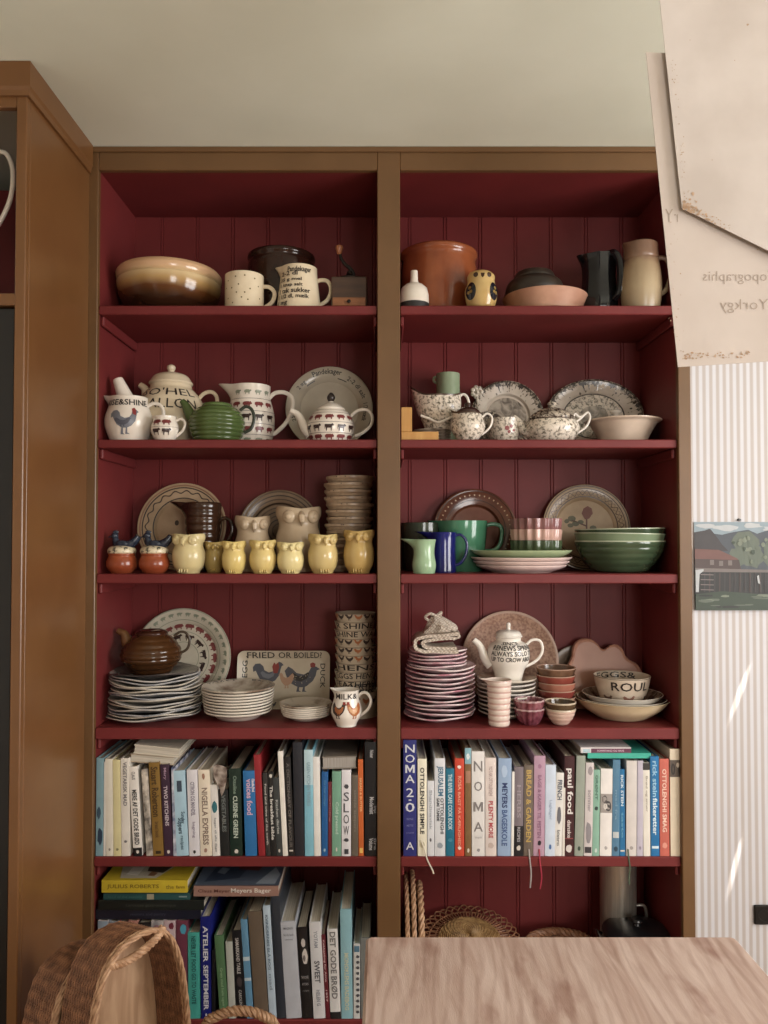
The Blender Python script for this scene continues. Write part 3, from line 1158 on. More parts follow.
def gradient_mat(name, stops, axis='Z', z0=0., z1=1., rough=.16, noise=.15, nscale=12):
    "glaze whose colours run one into another up the pot"
    m = mat(name, (0, 0, 0), None, rough)
    nt = m.node_tree
    b = nt.nodes['Principled BSDF']
    tc = nt.nodes.new('ShaderNodeTexCoord')
    sp = nt.nodes.new('ShaderNodeSeparateXYZ')
    nt.links.new(tc.outputs['Object'], sp.inputs[0])
    mr = nt.nodes.new('ShaderNodeMapRange')
    mr.inputs['From Min'].default_value, mr.inputs['From Max'].default_value = z0, z1
    nt.links.new(sp.outputs[axis], mr.inputs['Value'])
    nz = nt.nodes.new('ShaderNodeTexNoise')
    nz.inputs['Scale'].default_value = nscale
    nt.links.new(tc.outputs['Object'], nz.inputs['Vector'])
    ma = nt.nodes.new('ShaderNodeMath')
    ma.operation = 'MULTIPLY_ADD'
    ma.inputs[1].default_value = noise
    nt.links.new(nz.outputs['Fac'], ma.inputs[0])
    nt.links.new(mr.outputs['Result'], ma.inputs[2])
    r = nt.nodes.new('ShaderNodeValToRGB')
    e = r.color_ramp.elements
    while len(e) < len(stops):
        e.new(.5)
    for q, (p, c) in zip(e, stops):
        q.position, q.color = p + noise * .5, lin(c)
    nt.links.new(ma.outputs[0], r.inputs['Fac'])
    nt.links.new(r.outputs['Color'], b.inputs['Base Color'])
    return m


# ================= top shelf, left bay
s = Spot(169.5, 2.372, A, 285, -.155)
rb = .158
o = thing('mixing_bowl', 'large cream bowl with brown dipped base and thick rolled rim, on the top shelf', 'bowl', s.loc)
hh = s.h(256.5)
pf = smoothp([(rb * .60, 0), (rb * .78, hh * .16), (rb * .93, hh * .45), (rb * .985, hh * .74), (rb * .95, hh * .78), (rb * .985, hh * .83), (rb * 1.0, hh * .93), (rb * .965, hh)])
body(o, pf, .012, gradient_mat('cream_brown_dip', [(.28, (52, 27, 14)), (.46, (100, 56, 24)), (.62, (182, 142, 84)), (.76, (212, 184, 134)), (.86, (210, 166, 122))], 'Z', 0, hh, .14, .12), 64)

s = Spot(244.5, 2.285, A, 285)
o = thing('dotted_mug', 'cream mug with small olive dots on the top shelf', 'mug', s.loc)
pf = smoothp(s.prof([(18.2, None), (19.3, 306), (19.4, 285), (19.4, 271)]), 3)
dots = flat((98, 84, 44), .3)


def ex(mb):
    w = wrapper(pf)
    for i, (x, y) in enumerate(((230, 279), (238, 276), (247, 275), (256, 277), (228, 286), (234, 287), (241, 284), (252, 288), (259, 284), (230, 297), (244, 297), (239, 292), (250, 299), (260, 296), (235, 302), (247, 292))):
        xx = s.dx(x) / .0559
        R = 19.4 * s.k
        a = asin(max(-.95, min(.95, s.dx(x) / R)))
        z = s.h(y, -R)
        mb.poly([(a * R + cos(t) * .0024, z + sin(t) * .0024) for t in [pi * q / 4 for q in range(8)]], lambda u, v: w(u, v, R), 1)


body(o, pf, .004, [CREAM, dots], extra=ex)
handle(s, [(262, 281), (270, 282), (274.5, 288), (272, 297), (262, 304), (258, 306)], 2.0, flat_=1.5).build('handle', CREAM, o)

s = Spot(299, 2.292, A, 285)
o = thing('recipe_jug', 'cream jug covered in a handwritten recipe on the top shelf', 'jug', s.loc)
pf = smoothp(s.prof([(22, None), (22.6, 308), (20.6, 290), (18.6, 272), (18.2, 263.5)]), 4)


def ex(mb):
    for t, x0, x1, y0, y1 in (('Pandekager', 289, 311.5, 266, 273), ('2-2 dl', 283, 299, 270.5, 275), ('25 g mel', 282, 303, 277, 281.5), ('1 knsp salt', 282, 304, 282.5, 287), ('1 tsk sukker', 281, 311, 287.5, 292.5),
                              ('1 1/2 dl, mælk', 280, 310, 293.5, 298.5), ('1 æg', 279.5, 289, 299, 305)):
        wtext(mb, s, pf, t, x0, x1, y0, y1, 1, .022)


zr_ = pf[-1][1]
body(o, pf, .004, [CREAM, INK], deform=lip(zr_ - .035, zr_, .017, .002, pi, .3), extra=ex)
handle(s, [(315, 277), (321, 274.5), (328, 276), (331, 284), (328, 294), (320, 300), (316, 301)], 2.1, flat_=1.4).build('handle', CREAM, o)

s = Spot(281.5, 2.41, A, 275, -.1)
o = thing('brown_crock', 'dark brown glazed crock behind the recipe jug', 'crock', s.loc)
pf = smoothp(s.prof([(28, None), (31, 310), (33, 285), (33.5, 258), (32.5, 252), (34, 248.5), (33.5, 245.5)]), 4)
body(o, pf, .006, DKB)

s = Spot(349.8, 2.31, A, 285)
o = thing('coffee_grinder', 'old wooden coffee grinder with iron crank on the top shelf', 'grinder', s.loc)
WD = mat('dark_walnut', (84, 56, 38), (62, 40, 26), .5, 6, stretch=(1, 1, 8))
WO = mat('warm_drawer_wood', (152, 92, 50), (124, 70, 36), .45, 6, stretch=(1, 1, 8))
IR = mat('dark_iron', (34, 29, 27), (46, 38, 34), .45, 30, metal=.7)
hw = 17.5 * s.k
z1 = s.h(276)
z0 = s.h(300)
MB().rbox((-hw, -.048, .012), (hw, .048, z1), .003).rbox((-hw - .003, -.051, 0), (hw + .003, .051, .0115), .002).build('box', WD, o)
d = MB().rbox((-hw * .93, -.0525, .014), (hw * .93, -.0485, s.h(297.5, -.05)), .001).build('drawer', WO, o)
MB().lathe([(0, 0), (.003, 0), (.003, .004), (.0055, .008), (0, .011)], 14, M=Matrix.Translation((0, -.052, .025)) @ Matrix.Rotation(pi / 2, 4, 'X')).build('drawer_knob', IR, d)
t = MB().lathe(smoothp([(.046, z1), (.045, z1 + .004), (.034, z1 + .006), (.016, z1 + .016), (.01, z1 + .022), (.008, z1 + .03), (0, z1 + .031)]), 32).build('hopper', IR, o, 'dark iron top plate')
ck = MB()
ck.tube(cat([s.pt(352, 273), s.pt(353, 268), s.pt(350, 262.5), s.pt(345, 258), s.pt(341, 252), s.pt(340, 246)]), [.0055, .005, .0045, .004, .0035, .003], 8, flat_=1.3)
ck.build('crank', IR, o)
kz = s.pt(339.3, 247)
MB().lathe(smoothp([(.004, 0), (.007, .004), (.0095, .012), (.0115, .02), (.010, .026), (0, .028)]), 20, c=tuple(kz - Vector((0, 0, .004)))).build('crank_knob', mat('crank_knob_wood', (176, 104, 62), None, .4), o)

# ================= top shelf, right bay
s = Spot(414.2, 2.255, A, 285)
o = thing('oil_bottle', 'small white bottle with dark dipped base at the edge of the upright, top shelf', 'bottle', s.loc)
pr = s.prof([(14.6, None), (15, 307), (15, 299.2), (15, 298.8), (14.6, 290), (13.2, 283.5), (9, 279.5), (4.6, 277.5), (3.8, 274), (3.6, 266), (3.4, 265)])
MB().lathe([(0, 0)] + pr + [(.005, pr[-1][1] - .003), (0, pr[-1][1] - .01)], 40, [1, 1, 1] + [0] * (len(pr) - 1)).build('body', [OFF, mat('matt_black_dip', (36, 32, 32), None, .6)], o)

s = Spot(438.5, 2.40, A, 275, -.115)
o = thing('terracotta_crock', 'big glazed terracotta crock behind the white bottle', 'crock', s.loc)
pf = smoothp(s.prof([(31, None), (35.5, 312), (38.2, 290), (38.4, 262), (37.2, 250), (39, 245.5), (39.2, 242), (37.6, 240.5)]), 4)
body(o, pf, .007, TERRA)


def owl(root, s, x0, x1, ytop, col, dark=None, ybase=None, feet=True, notch=True):
    "owl mug: waisted turned body with a squared head, ringed eyes, beak and feet"
    hw = (x1 - x0) / 2 * s.k
    H = s.h(ytop)
    pf = smoothp([(hw * .66, 0), (hw * .7, H * .04), (hw * .72, H * .06), (hw * .9, H * .18), (hw * 1.0, H * .4), (hw * .97, H * .56), (hw * .86, H * .7), (hw * .87, H * .78), (hw * .96, H * .87), (hw * .95, H * .96), (hw * .92, H)], 4)

    def df(p, a):     # head squared off and raised at the two ear corners
        x, y, z = p
        t = max(0., min(1., (z / H - .66) / .3))
        f = abs(cos(a))
        return (x * (1 + .06 * t), y * (1 - .05 * t), z - t * H * .045 * (1 - f) ** 1)
    mb = MB()
    mb.lathe(shell(pf, hw * .12), 48, deform=df)
    mb.build('body', col, root)
    for sx in (-1, 1):
        e = MB()
        M = Matrix.Translation((sx * hw * .53, -hw * .76, H * .845)) @ Matrix.Rotation(sx * .5, 4, 'Z')
        e.ball((0, 0, 0), (hw * .3, hw * .16, hw * .3), 0, M=M)
        e.ball((0, 0, 0), (hw * .14, hw * .08, hw * .14), 1, M=M @ Matrix.Translation((0, -hw * .115, 0)))
        e.build('eye', [col, dark or col], root)
    b = MB()
    b.tube([(0, -hw * .82, H * .9), (0, -hw * 1.04, H * .84), (0, -hw * 1.1, H * .77), (0, -hw * .95, H * .7)], [hw * .13, hw * .16, hw * .12, hw * .03], 8)
    b.build('beak', dark or col, root)
    if feet:
        f = MB()
        for sx in (-.28, -.14, .06, .2):
            f.ball((sx * hw, -hw * .78, H * .07), (hw * .06, hw * .1, H * .055))
        f.build('feet', col, root)
    return pf, hw, H


s = Spot(481, 2.26, A, 285)
o = thing('owl_vase', 'yellow owl figure with blue-black painted wings on the top shelf', 'vase', s.loc)
YO = glaze('owl_yellow', (212, 178, 112), (198, 158, 90), .16)
BW = flat((30, 32, 44), .12)
BE = flat((72, 44, 24), .2)
hw = 16.2 * s.k
H = s.h(266)
pf = smoothp([(hw * .74, 0), (hw * .86, H * .1), (hw * 1.0, H * .36), (hw * .99, H * .52), (hw * .88, H * .66), (hw * .84, H * .76), (hw * .86, H * .86), (hw * .7, H * .95), (hw * .45, H), (hw * .4, H * .995)], 4)


def ex(mb):
    w = wrapper(pf)
    el = lambda cx, cy, rx, ry, n=20: [(cx + cos(2 * pi * q / n) * rx, cy + sin(2 * pi * q / n) * ry) for q in range(n)]
    for sx in (-1, 1):
        mb.poly(el(sx * hw * .85, H * .42, hw * .42, H * .23), lambda u, v: w(u, v, hw), 1)
        for (dx_, dy_) in ((.02, .08), (.12, -.04), (-.08, -.02)):
            mb.poly(el(sx * hw * (.85 + dx_), H * (.42 + dy_), hw * .12, H * .045, 10), lambda u, v: (lambda p: (p[0] * 1.012, p[1] * 1.012, p[2]))(w(u, v, hw)), 3)
        mb.poly(el(sx * hw * .5, H * .83, hw * .18, H * .065), lambda u, v: w(u, v, hw), 2)
    mb.poly([(-hw * .14, H * .86), (hw * .14, H * .86), (hw * .1, H * .78), (0, H * .74), (-hw * .1, H * .78)], lambda u, v: w(u, v, hw), 2)


body(o, pf, .004, [YO, BW, BE, flat((150, 120, 60), .2)], extra=ex)
for sx in (-1, 1):
    MB().ball((sx * hw * .56, 0, H * .955), (hw * .16, hw * .14, H * .05)).build('ear_tuft', YO, o)

s = Spot(544.5, 2.34, A, 290, -.12)
o = thing('clay_dish', 'pinkish clay dish with slanting sides on the top shelf', 'dish', s.loc)
zr_ = s.h(286)
k_ = s.k
MB().lathe(shell([(31.5 * k_, 0), (33.5 * k_, .002), (41.5 * k_, zr_ - .003), (42.3 * k_, zr_)], .007), 48).build('body', mat('pink_clay', (206, 154, 124), (182, 128, 100), .55, 14, bump=.1), o)
s = Spot(534.5, 2.34, A + .0095, 280, -.075)
o = thing('stoneware_pot', 'dark stoneware lidded pot sitting in the clay dish', 'pot', s.loc)
SW = mat('dark_stoneware', (58, 46, 36), (42, 34, 28), .4, 20, bump=.1)
pf = smoothp(s.prof([(20, None), (24, 302), (28.5, 288), (29, 282), (26, 275), (20.5, 271.3)]), 4)
body(o, pf, .005, SW)
MB().lathe(smoothp([(r * s.k, s.h(y)) for r, y in ((20.8, 271.4), (20.4, 269.4), (18.6, 266), (17.2, 264.5), (12, 263), (.01, 262.4))]), 40).build('lid', SW, o)

s = Spot(599, 2.345, A, 280)
o = thing('black_jug', 'glossy black fluted jug on the top shelf beside the stoneware pitcher', 'jug', s.loc)
pf = smoothp(s.prof([(15, None), (17.5, 308), (18.5, 296), (16.8, 275), (17.2, 260), (18.2, 251.5)]), 5)
zr_ = pf[-1][1]
body(o, pf, .004, BKG, 60, deform=lambda p, a: flute(10, .018)(lip(zr_ - .04, zr_, .012, .004, pi, .4)(p, a), a))
hx_ = lambda x, y, dy: (s.dx(x), dy, s.h(y, dy))
MB().tube(cat([hx_(606, 254, -.035), hx_(611, 253, -.058), hx_(614.5, 262, -.07), hx_(615, 280, -.072), hx_(614, 292, -.066), hx_(611, 299, -.05)]), .0075, 10, flat_=1.4).build('handle', BKG, o)

s = Spot(641, 2.275, A, 280)
o = thing('stoneware_pitcher', 'mottled grey-brown stoneware pitcher with collar, at the right end of the top shelf', 'pitcher', s.loc)
H = s.h(238.5)
SG = gradient_mat('stoneware_ash', [(.0, (150, 128, 98)), (.3, (168, 146, 112)), (.66, (150, 124, 92)), (.76, (128, 96, 74)), (.95, (116, 84, 64))], 'Z', 0, H, .28, .2, 30)
pf = smoothp(s.prof([(15.5, None), (17.5, 307), (20, 290), (19.8, 272), (17.6, 258), (16.6, 254.5), (17.2, 252), (16.8, 246), (16.5, 240), (16.0, 238.5)]), 4)
zr_ = pf[-1][1]
body(o, pf, .005, SG, deform=lip(zr_ - .02, zr_, .006, .004, pi * .98, .4))
handle(s, [(655, 254), (662, 251.5), (668, 256), (670, 270), (666, 284), (659, 289.5), (656, 291)], 2.4, flat_=1.4).build('handle', SG, o)


# ================= leaning plates
def wall_plate(name, label, cx, ytop, rpx, base, mats, Yb=2.462, lean=9.5, rim=.3, zones=None, deco=None, catg='plate', xs=1.0, rise=.02, group=None):
    "round plate on edge, leaning on the back board; deco(mb, pm, R) paints it"
    top = P(cx, ytop, Yb + .045)
    Dm = (top.z - base) / cos(R_(lean))
    R = Dm / 2
    c = P(cx, ytop + 30, Yb + .02)
    o = thing(name, label, catg, (c.x, Yb, base + .0005), group, (R_(-lean), 0, 0))
    th = .0055
    rin = R * (1 - rim)
    tp = [(0, th), (rin * .93, th), (rin, th + rise * .45), (R * .97, th + rise), (R, th + rise - .001)]
    pf = [(0, 0), (rin * .8, 0), (rin * .85, .001), (R * .985, rise), (R, th + rise - .001)]
    tp2 = tp[:-1]
    if zones:      # painted bands: (radius fraction, material)
        rs = sorted(set([r for r, z in tp2] + [f * R for f, m_ in zones]))
        tp2 = [(r, rad_z(tp, r)) for r in rs]
    prof = pf + tp2[::-1]
    mi = [0] * (len(pf))
    if zones:
        for k in range(len(tp2) - 1, 0, -1):
            rm = (tp2[k][0] + tp2[k - 1][0]) / 2 / R
            mm = 0
            for f, m_ in zones:
                if rm <= f + 1e-6:
                    mm = m_
                    break
            mi.append(mm)
    else:
        mi += [0] * (len(tp2) - 1)
    X = Matrix(((xs, 0, 0, 0), (0, 0, -1, th + rise), (0, 1, 0, R), (0, 0, 0, 1)))
    mb = MB()
    mb.lathe(prof, 72, mi[:len(prof) - 1])
    if deco:
        def pm(r, a, eps=.0008):      # r metres, a angle clockwise from the top
            return (r * sin(a), r * cos(a), rad_z(tp, r) + eps)
        deco(mb, pm, R)
    mb.move(X)
    mb.build('dish', mats, o)
    return o


def rad_z(tp, r):
    for (r0, z0), (r1, z1) in zip(tp, tp[1:]):
        if r0 <= r <= r1:
            return z0 + (z1 - z0) * (r - r0) / max(r1 - r0, 1e-9)
    return tp[-1][1]


def ring_text(mb, pm, st, r, h, a0, a1, mi, bold=.012):
    mb.text(st, lambda u, v: pm(r + v, a0 + u * (a1 - a0)), 0, 1, 0, h, mi, bold)


def ring_motif(mb, pm, shape, r, w, n, mi, a0=0, a1=2 * pi, flip=False, mi2=None):
    for i in range(n):
        a = a0 + (a1 - a0) * (i + .5) / n
        mb.poly([(x * w, y * w) for x, y in shape], lambda u, v: pm(r + v, a + u / r), mi if mi2 is None or i % 2 else mi2)


def ring_line(mb, pm, r, t, mi, n=90, wav=0, amp=0):
    vs, fs = [], []
    for i in range(n):
        a = 2 * pi * i / n
        rr = r + amp * sin(wav * a)
        vs += [pm(rr - t / 2, a), pm(rr + t / 2, a)]
    for i in range(n):
        j = (i + 1) % n
        fs.append((2 * i, 2 * j, 2 * j + 1, 2 * i + 1))
    mb.add(vs, fs, mi)


# ================= second shelf, left bay
def jug(name, label, catg, s, pr, th, mats, ex=None, spout=None, hd=None, hr=2.0, lipw=.34, sm=4, grp=None, flat_=1.3, dang=pi, hmat=None):
    o = thing(name, label, catg, s.loc, grp)
    pf = smoothp(s.prof(pr), sm)
    zr = pf[-1][1]
    df = lip(zr - spout[2], zr, spout[0], spout[1], dang, lipw) if spout else None
    body(o, pf, th, mats, extra=(lambda mb: ex(mb, pf, s)) if ex else None, deform=df)
    m0 = mats[0] if isinstance(mats, list) else mats
    if hd:
        handle(s, hd, hr, flat_=flat_).build('handle', hmat or m0, o)
    return o


RG = flat((112, 116, 126), .3)
RG2 = flat((78, 80, 92), .3)
s = Spot(129, 2.275, B_, 420)


def ex(mb, pf, s):
    wtext(mb, s, pf, 'RISE&SHINE', 112, 150, 399, 405, 1, .02)
    fn = wrapper(pf)
    R = 24 * s.k
    cz, cu = s.h(423, -R), s.dx(131)
    mb.poly([(cu + x * .086, cz + y * .074) for x, y in ROOST], lambda u, v: fn(u, v, R), 2)
    mb.poly([(cu + x * .05 - .004, cz + y * .03 + .003) for x, y in HEN], lambda u, v: (lambda p: (p[0] * 1.01, p[1] * 1.01, p[2]))(fn(u, v, R)), 3)
    mb.poly([(cu + .024, cz + .028), (cu + .022, cz + .043), (cu + .030, cz + .047), (cu + .035, cz + .040), (cu + .033, cz + .024)], lambda u, v: (lambda p: (p[0] * 1.01, p[1] * 1.01, p[2]))(fn(u, v, R)), 4)


jug('rooster_jug', 'white jug with a grey rooster under black rim lettering', 'jug', s, [(16, None), (17.5, 441), (22.8, 427), (23.2, 417), (19.5, 405), (18.2, 397.5), (18.5, 396)], .004, [OFF, INK, RG, RG2, flat((140, 44, 44), .3)], ex,
    (.030, .006, .034), [(147, 405), (153, 401.5), (160, 403), (163.5, 410), (161, 420), (154, 427), (150, 429)], 2.0)
s2 = Spot(129, 2.278, B_ + .0055, 420)
o = thing('ceramic_tube', 'white tapered ceramic tube sticking up out of the rooster jug', 'utensil', s2.loc)
MB().tube([s2.pt(141, 436), s2.pt(126, 399), s2.pt(118, 380)], [.028 * .9, .0235, .0155], 20, up=(0, 1, 0)).tube([s2.pt(118.2, 380.5), s2.pt(117.6, 379)], [.0158, .0135], 20, up=(0, 1, 0)).build('tube', OFF, o)

s = Spot(171, 2.40, B_, 400)
o = thing('gallon_teapot', 'huge cream teapot with two lines of large black capitals', 'teapot', s.loc)
pf = smoothp(s.prof([(22, None), (27, 446), (33.5, 432), (35.5, 418), (34, 408), (30, 398), (24.5, 390.5), (21, 387), (20.3, 383.5)]), 5)


def ex(mb):
    wtext(mb, s, pf, "SO'HEL", 151, 193, 387.5, 395.5, 1, .002)
    wtext(mb, s, pf, 'GALLON', 148, 198, 398, 408, 1, .002)


body(o, pf, .005, [CREAM, INK], extra=ex)
lidp = smoothp([(r * s.k, s.h(y)) for r, y in ((20.5, 383.4), (21.8, 381.5), (20.5, 379.5), (16.5, 374), (10, 371.2), (4, 370.2), (3, 368.8), (4.2, 366.5), (4, 363.8), (1.5, 362), (.01, 361.8))], 4)
l = MB().lathe(lidp, 40)
l.build('lid', CREAM, o)
MB().tube(cat([s.pt(148, 412), s.pt(147, 396), s.pt(145, 387), s.pt(140, 382.5)]), [.024, .017, .012, .009], 14, up=(0, 1, 0)).build('spout', CREAM, o)
handle(s, [(198, 398), (204, 391.5), (212, 390), (217, 396), (216, 408), (208, 418), (203, 421)], 2.0, flat_=1.4).build('handle', CREAM, o)

PGR = flat((124, 48, 48), .3)
COWM = flat((56, 34, 30), .3)
s = Spot(165, 2.243, B_, 425)


def ex(mb, pf, s):
    band(mb, pf, s.h(422, -.03), PIG, .026, 2, 1, a0=-.8, a1=.8)
    band(mb, pf, s.h(431.5, -.03), COW, .026, 2, 2, a0=-.8, a1=.8)
    ringline(mb, pf, s.h(426.8, -.03), .0008, 2)


jug('cream_jug', 'tiny white jug with one pig and one cow row, beside the green teapot', 'jug', s, [(9, None), (10.5, 438), (13.4, 430), (13.2, 424), (11.2, 418), (11.2, 415)], .003, [OFF, PGR, COWM], ex, (.006, .002, .02),
    [(175.5, 419.5), (181, 417), (185, 421), (183, 428.5), (176, 435), (173, 436)], 1.5)

s = Spot(217, 2.285, B_, 420)
o = thing('green_teapot', 'squat green ribbed teapot in front of the animal band jug', 'teapot', s.loc)
GRN = glaze('green_glaze', (84, 104, 52), (66, 84, 42), .14, scale=9)
hh = s.h(404.5)
pf = ribs(0, smoothp(s.prof([(19, None), (23, 440), (27.8, 427), (27.4, 417), (22, 408.5), (15, 404.5)]), 5), 8, .0028)
body(o, pf, .004, [GRN])
MB().lathe(smoothp([(r * s.k, s.h(y)) for r, y in ((15.4, 405.2), (15, 403), (12.5, 401.5), (6, 400.8), (.01, 400.6))], 4), 40).build('lid', GRN, o)
MB().tube(cat([s.pt(197, 421), s.pt(190, 412), s.pt(186, 404), s.pt(182, 398.5)]), [.022, .017, .0125, .0085], 14, up=(0, 1, 0)).build('spout', GRN, o)
handle(s, [(240, 408.5), (246, 404.5), (252, 408), (254, 417), (251, 427), (244, 431)], 1.6, flat_=1.5).build('handle', mat('dark_green_cane', (46, 52, 36), None, .4), o)

s = Spot(251, 2.385, B_, 410)
GYG = flat((136, 142, 120), .3)


def ex(mb, pf, s):
    for y, sh, w, m_ in ((391.5, SHEEP, .024, 3), (404, PIG, .028, 1), (417.2, COW, .028, 2), (429, PIG, .028, 1), (440, SHEEP, .024, 3)):
        band(mb, pf, s.h(y, -.06), sh, w, 5, m_, a0=-1.35, a1=1.35)
    for y in (398, 411, 423.5, 434.5):
        ringline(mb, pf, s.h(y, -.06), .0012, 2)


jug('animal_band_jug', 'large white jug with bands of red pigs and dark cows behind the green teapot', 'jug', s, [(16.5, None), (19, 447), (23, 430), (23.5, 415), (21, 403), (19.3, 396), (19.4, 386), (19.6, 384.5)], .004, [OFF, PGR, COWM, GYG], ex, (.040, .006, .055),
    [(268.5, 397), (275, 391), (285, 390.5), (292, 396), (292.5, 407), (286, 421), (276, 431), (272, 433)], 2.3, .42)


def deco_pan(mb, pm, R):
    ring_text(mb, pm, 'Pandekager', R * .80, R * .15, -.46, .32, 1, .014)
    ring_text(mb, pm, '2-2 dl salt', R * .79, R * .10, .52, 1.28, 1, .008)
    ring_text(mb, pm, '1/2 mælk', R * .79, R * .10, 1.42, 1.95, 1, .008)
    ring_text(mb, pm, '2 æg', R * .79, R * .12, -1.0, -.72, 1, .008)
    ring_text(mb, pm, '25 g mel', R * .79, R * .1, -1.95, -1.35, 1, .008)
    for a in (-.62, .4):
        mb.poly([(-.3, 0), (.3, 0), (.3, .02), (-.3, .02)], lambda u, v: pm(R * .74 + v * R, a + u * .5), 1)


wall_plate('recipe_plate', 'white plate with a handwritten recipe round its rim, leaning behind the small banded teapot', 329, 366.5, 44, B_, [glaze('grey_white_glaze', (206, 194, 172), (196, 184, 162), .2), INK], deco=deco_pan, rim=.28)

s = Spot(331, 2.285, B_, 420)
o = thing('banded_teapot', 'small white teapot with bands of red pigs and black cows', 'teapot', s.loc)
pf = smoothp(s.prof([(16, None), (19, 443), (23.2, 431), (23, 421), (18, 411.5), (13, 408.5)]), 5)


def ex(mb):
    for y, sh, w, m_ in ((416.5, PIG, .026, 1), (427.2, COW, .027, 2), (436.5, PIG, .026, 1)):
        band(mb, pf, s.h(y, -.06), sh, w, 5, m_, a0=-1.35, a1=1.35)
    for y in (411.8, 421.8, 432.5):
        ringline(mb, pf, s.h(y, -.06), .0011, 2)


body(o, pf, .004, [OFF, PGR, COWM], extra=ex)
l = MB().lathe(smoothp([(r * s.k, s.h(y)) for r, y in ((13.4, 409), (14.4, 407.6), (13, 405.8), (8, 402.5), (3.5, 400.8), (2.4, 399.4))], 4) + [(0, s.h(399))], 36)
l = l.build('lid', OFF, o)
MB().lathe(smoothp([(r * s.k, s.h(y)) for r, y in ((.01, 400), (2.5, 399.4), (4, 396.4), (3.6, 393.6), (1.5, 390.8), (.01, 390.2))], 4), 20).build('knob', flat((52, 42, 38), .3), l, 'dark pointed lid knob')
MB().tube(cat([s.pt(311, 433), s.pt(305, 427), s.pt(299, 414), s.pt(291, 408.5)]), [.019, .014, .0105, .008], 14, up=(0, 1, 0)).build('spout', OFF, o)
handle(s, [(351, 414), (358, 408.5), (367, 408), (372, 414), (371, 423), (363, 431), (355, 434.5)], 1.5, flat_=1.5).build('handle', OFF, o)

# ================= second shelf, right bay
TRW = mat('brown_transferware', (222, 208, 190), (88, 78, 62), .2, 120, .46, .66, detail=6, distort=.6)
TRD = mat('dense_transferware', (196, 180, 160), (66, 54, 46), .2, 90, .38, .56, detail=6, distort=.8)
TRP = mat('pale_transferware', (206, 190, 172), (140, 122, 106), .2, 60, .48, .7, detail=6)
TRG = mat('grey_scene_transfer', (186, 172, 156), (92, 82, 74), .22, 34, .36, .66, detail=7, distort=1)
BLK = mat('honey_wood', (206, 152, 78), (190, 132, 60), .5, 5, stretch=(8, 8, 1))
o = thing('wooden_bracket', 'honey coloured L-shaped wooden stand beside the upright, second shelf', 'stand', (P(400.6, 432, 2.232).x, 2.232, B_))
sx = lambda x: P(x, 432, 2.222).x - P(400.6, 432, 2.232).x
hz_ = lambda y: P(410, y, 2.222).z - B_
MB().rbox((.0015, -.008, 0), (sx(438.5), .035, hz_(431.5)), .001).build('base', BLK, o)
MB().rbox((.0015, -.008, hz_(431.4)), (sx(412), .035, hz_(407)), .001).build('upright', BLK, o)

s = Spot(448, 2.455, B_, 400)
o = thing('green_vase', 'tall pale green cylinder vase with a small lug, behind the transferware creamer', 'vase', s.loc)
CEL = glaze('celadon_glaze', (150, 168, 134), (136, 154, 120), .22)
body(o, smoothp(s.prof([(11, None), (11.6, 450), (11.8, 400), (11.8, 374), (11.5, 372.5)]), 3), .004, CEL)
MB().tube(cat([s.pt(437, 381), s.pt(434, 379), s.pt(434, 375.5), s.pt(437, 374.5)]), .0042, 8).build('lug', CEL, o)

sz = B_
sauc = []
for i in range(5):
    c = P(432, 430, 2.335)
    o = thing('saucer', 'pale ridged saucer under the boat creamer, %s of five' % ('lowest', 'second lowest', 'middle', 'second highest', 'highest')[i], 'saucer', (c.x, 2.335, B_ + i * .0085), 'saucers under the creamer')
    r = 19.5 * 2.335 / F
    MB().lathe([(0, 0), (r * .55, 0), (r * .6, .001), (r * .97, .0062), (r, .0078), (r * .97, .0084), (r * .6, .0045), (0, .004)], 40).build('dish', TRP, o)
s = Spot(438.5, 2.335, B_ + 4 * .0085 + .0042, 410)
o = thing('boat_creamer', 'brown transferware boat creamer with high handle, on a few saucers', 'creamer', s.loc)
pf = smoothp(s.prof([(13, None), (16, 423), (21.5, 413), (22.5, 405), (21, 398.5), (21, 396.5)]), 4)
zr_ = pf[-1][1]


def ovl(p, a):
    q = lip(zr_ - .05, zr_, .024, .03, pi, .5)(p, a)
    q = lip(zr_ - .04, zr_, .006, .012, 0, .5)(q, a)
    return (q[0], q[1] * .75, q[2])


UMB = glaze('umber_rim', (84, 64, 52), None, .2)
body(o, pf, .004, [TRW], deform=ovl, rim=UMB)
handle(s, [(456, 402), (462, 394.5), (467, 397), (469, 406), (465, 414), (456, 420)], 1.9).build('handle', PALE, o)
MB().tube(cat([s.pt(420, 418), s.pt(428, 421), s.pt(437, 424.5), s.pt(447, 421), s.pt(456, 417)]), .004, 8).move(Matrix.Translation((0, -.046, 0))).build('foot_scroll', PALE, o)

s = Spot(468, 2.25, B_, 425)
o = thing('cream_pot', 'small round transferware cream pot with branch handle, front of the second shelf', 'creamer', s.loc)
pf = smoothp(s.prof([(9, None), (10.5, 438), (16, 430), (17, 423), (14, 414), (13.5, 411.5)]), 4)
zr_ = pf[-1][1]
body(o, pf, .003, [TRW], deform=lip(zr_ - .02, zr_, .012, .008, pi, .4), rim=UMB)
handle(s, [(480, 417), (487, 411.5), (492, 416), (490, 425), (483, 432), (477, 434)], 1.6).build('handle', PALE, o)
MB().lathe(smoothp([(r * s.k, s.h(y)) for r, y in ((12.5, 412), (11, 408.5), (6, 405.6), (3, 404.6), (3.6, 402.6), (1.8, 400.8), (.01, 400.6))], 4), 28).build('lid', glaze('umber_glaze', (66, 44, 38), None, .2), o)

s = Spot(504, 2.33, B_, 428)
o = thing('rose_cup', 'transferware cup with a red flower between two creamers, second shelf', 'cup', s.loc)
pf = smoothp(s.prof([(9, None), (11, 444), (15.5, 434), (16.5, 424), (16.8, 417.5)]), 4)


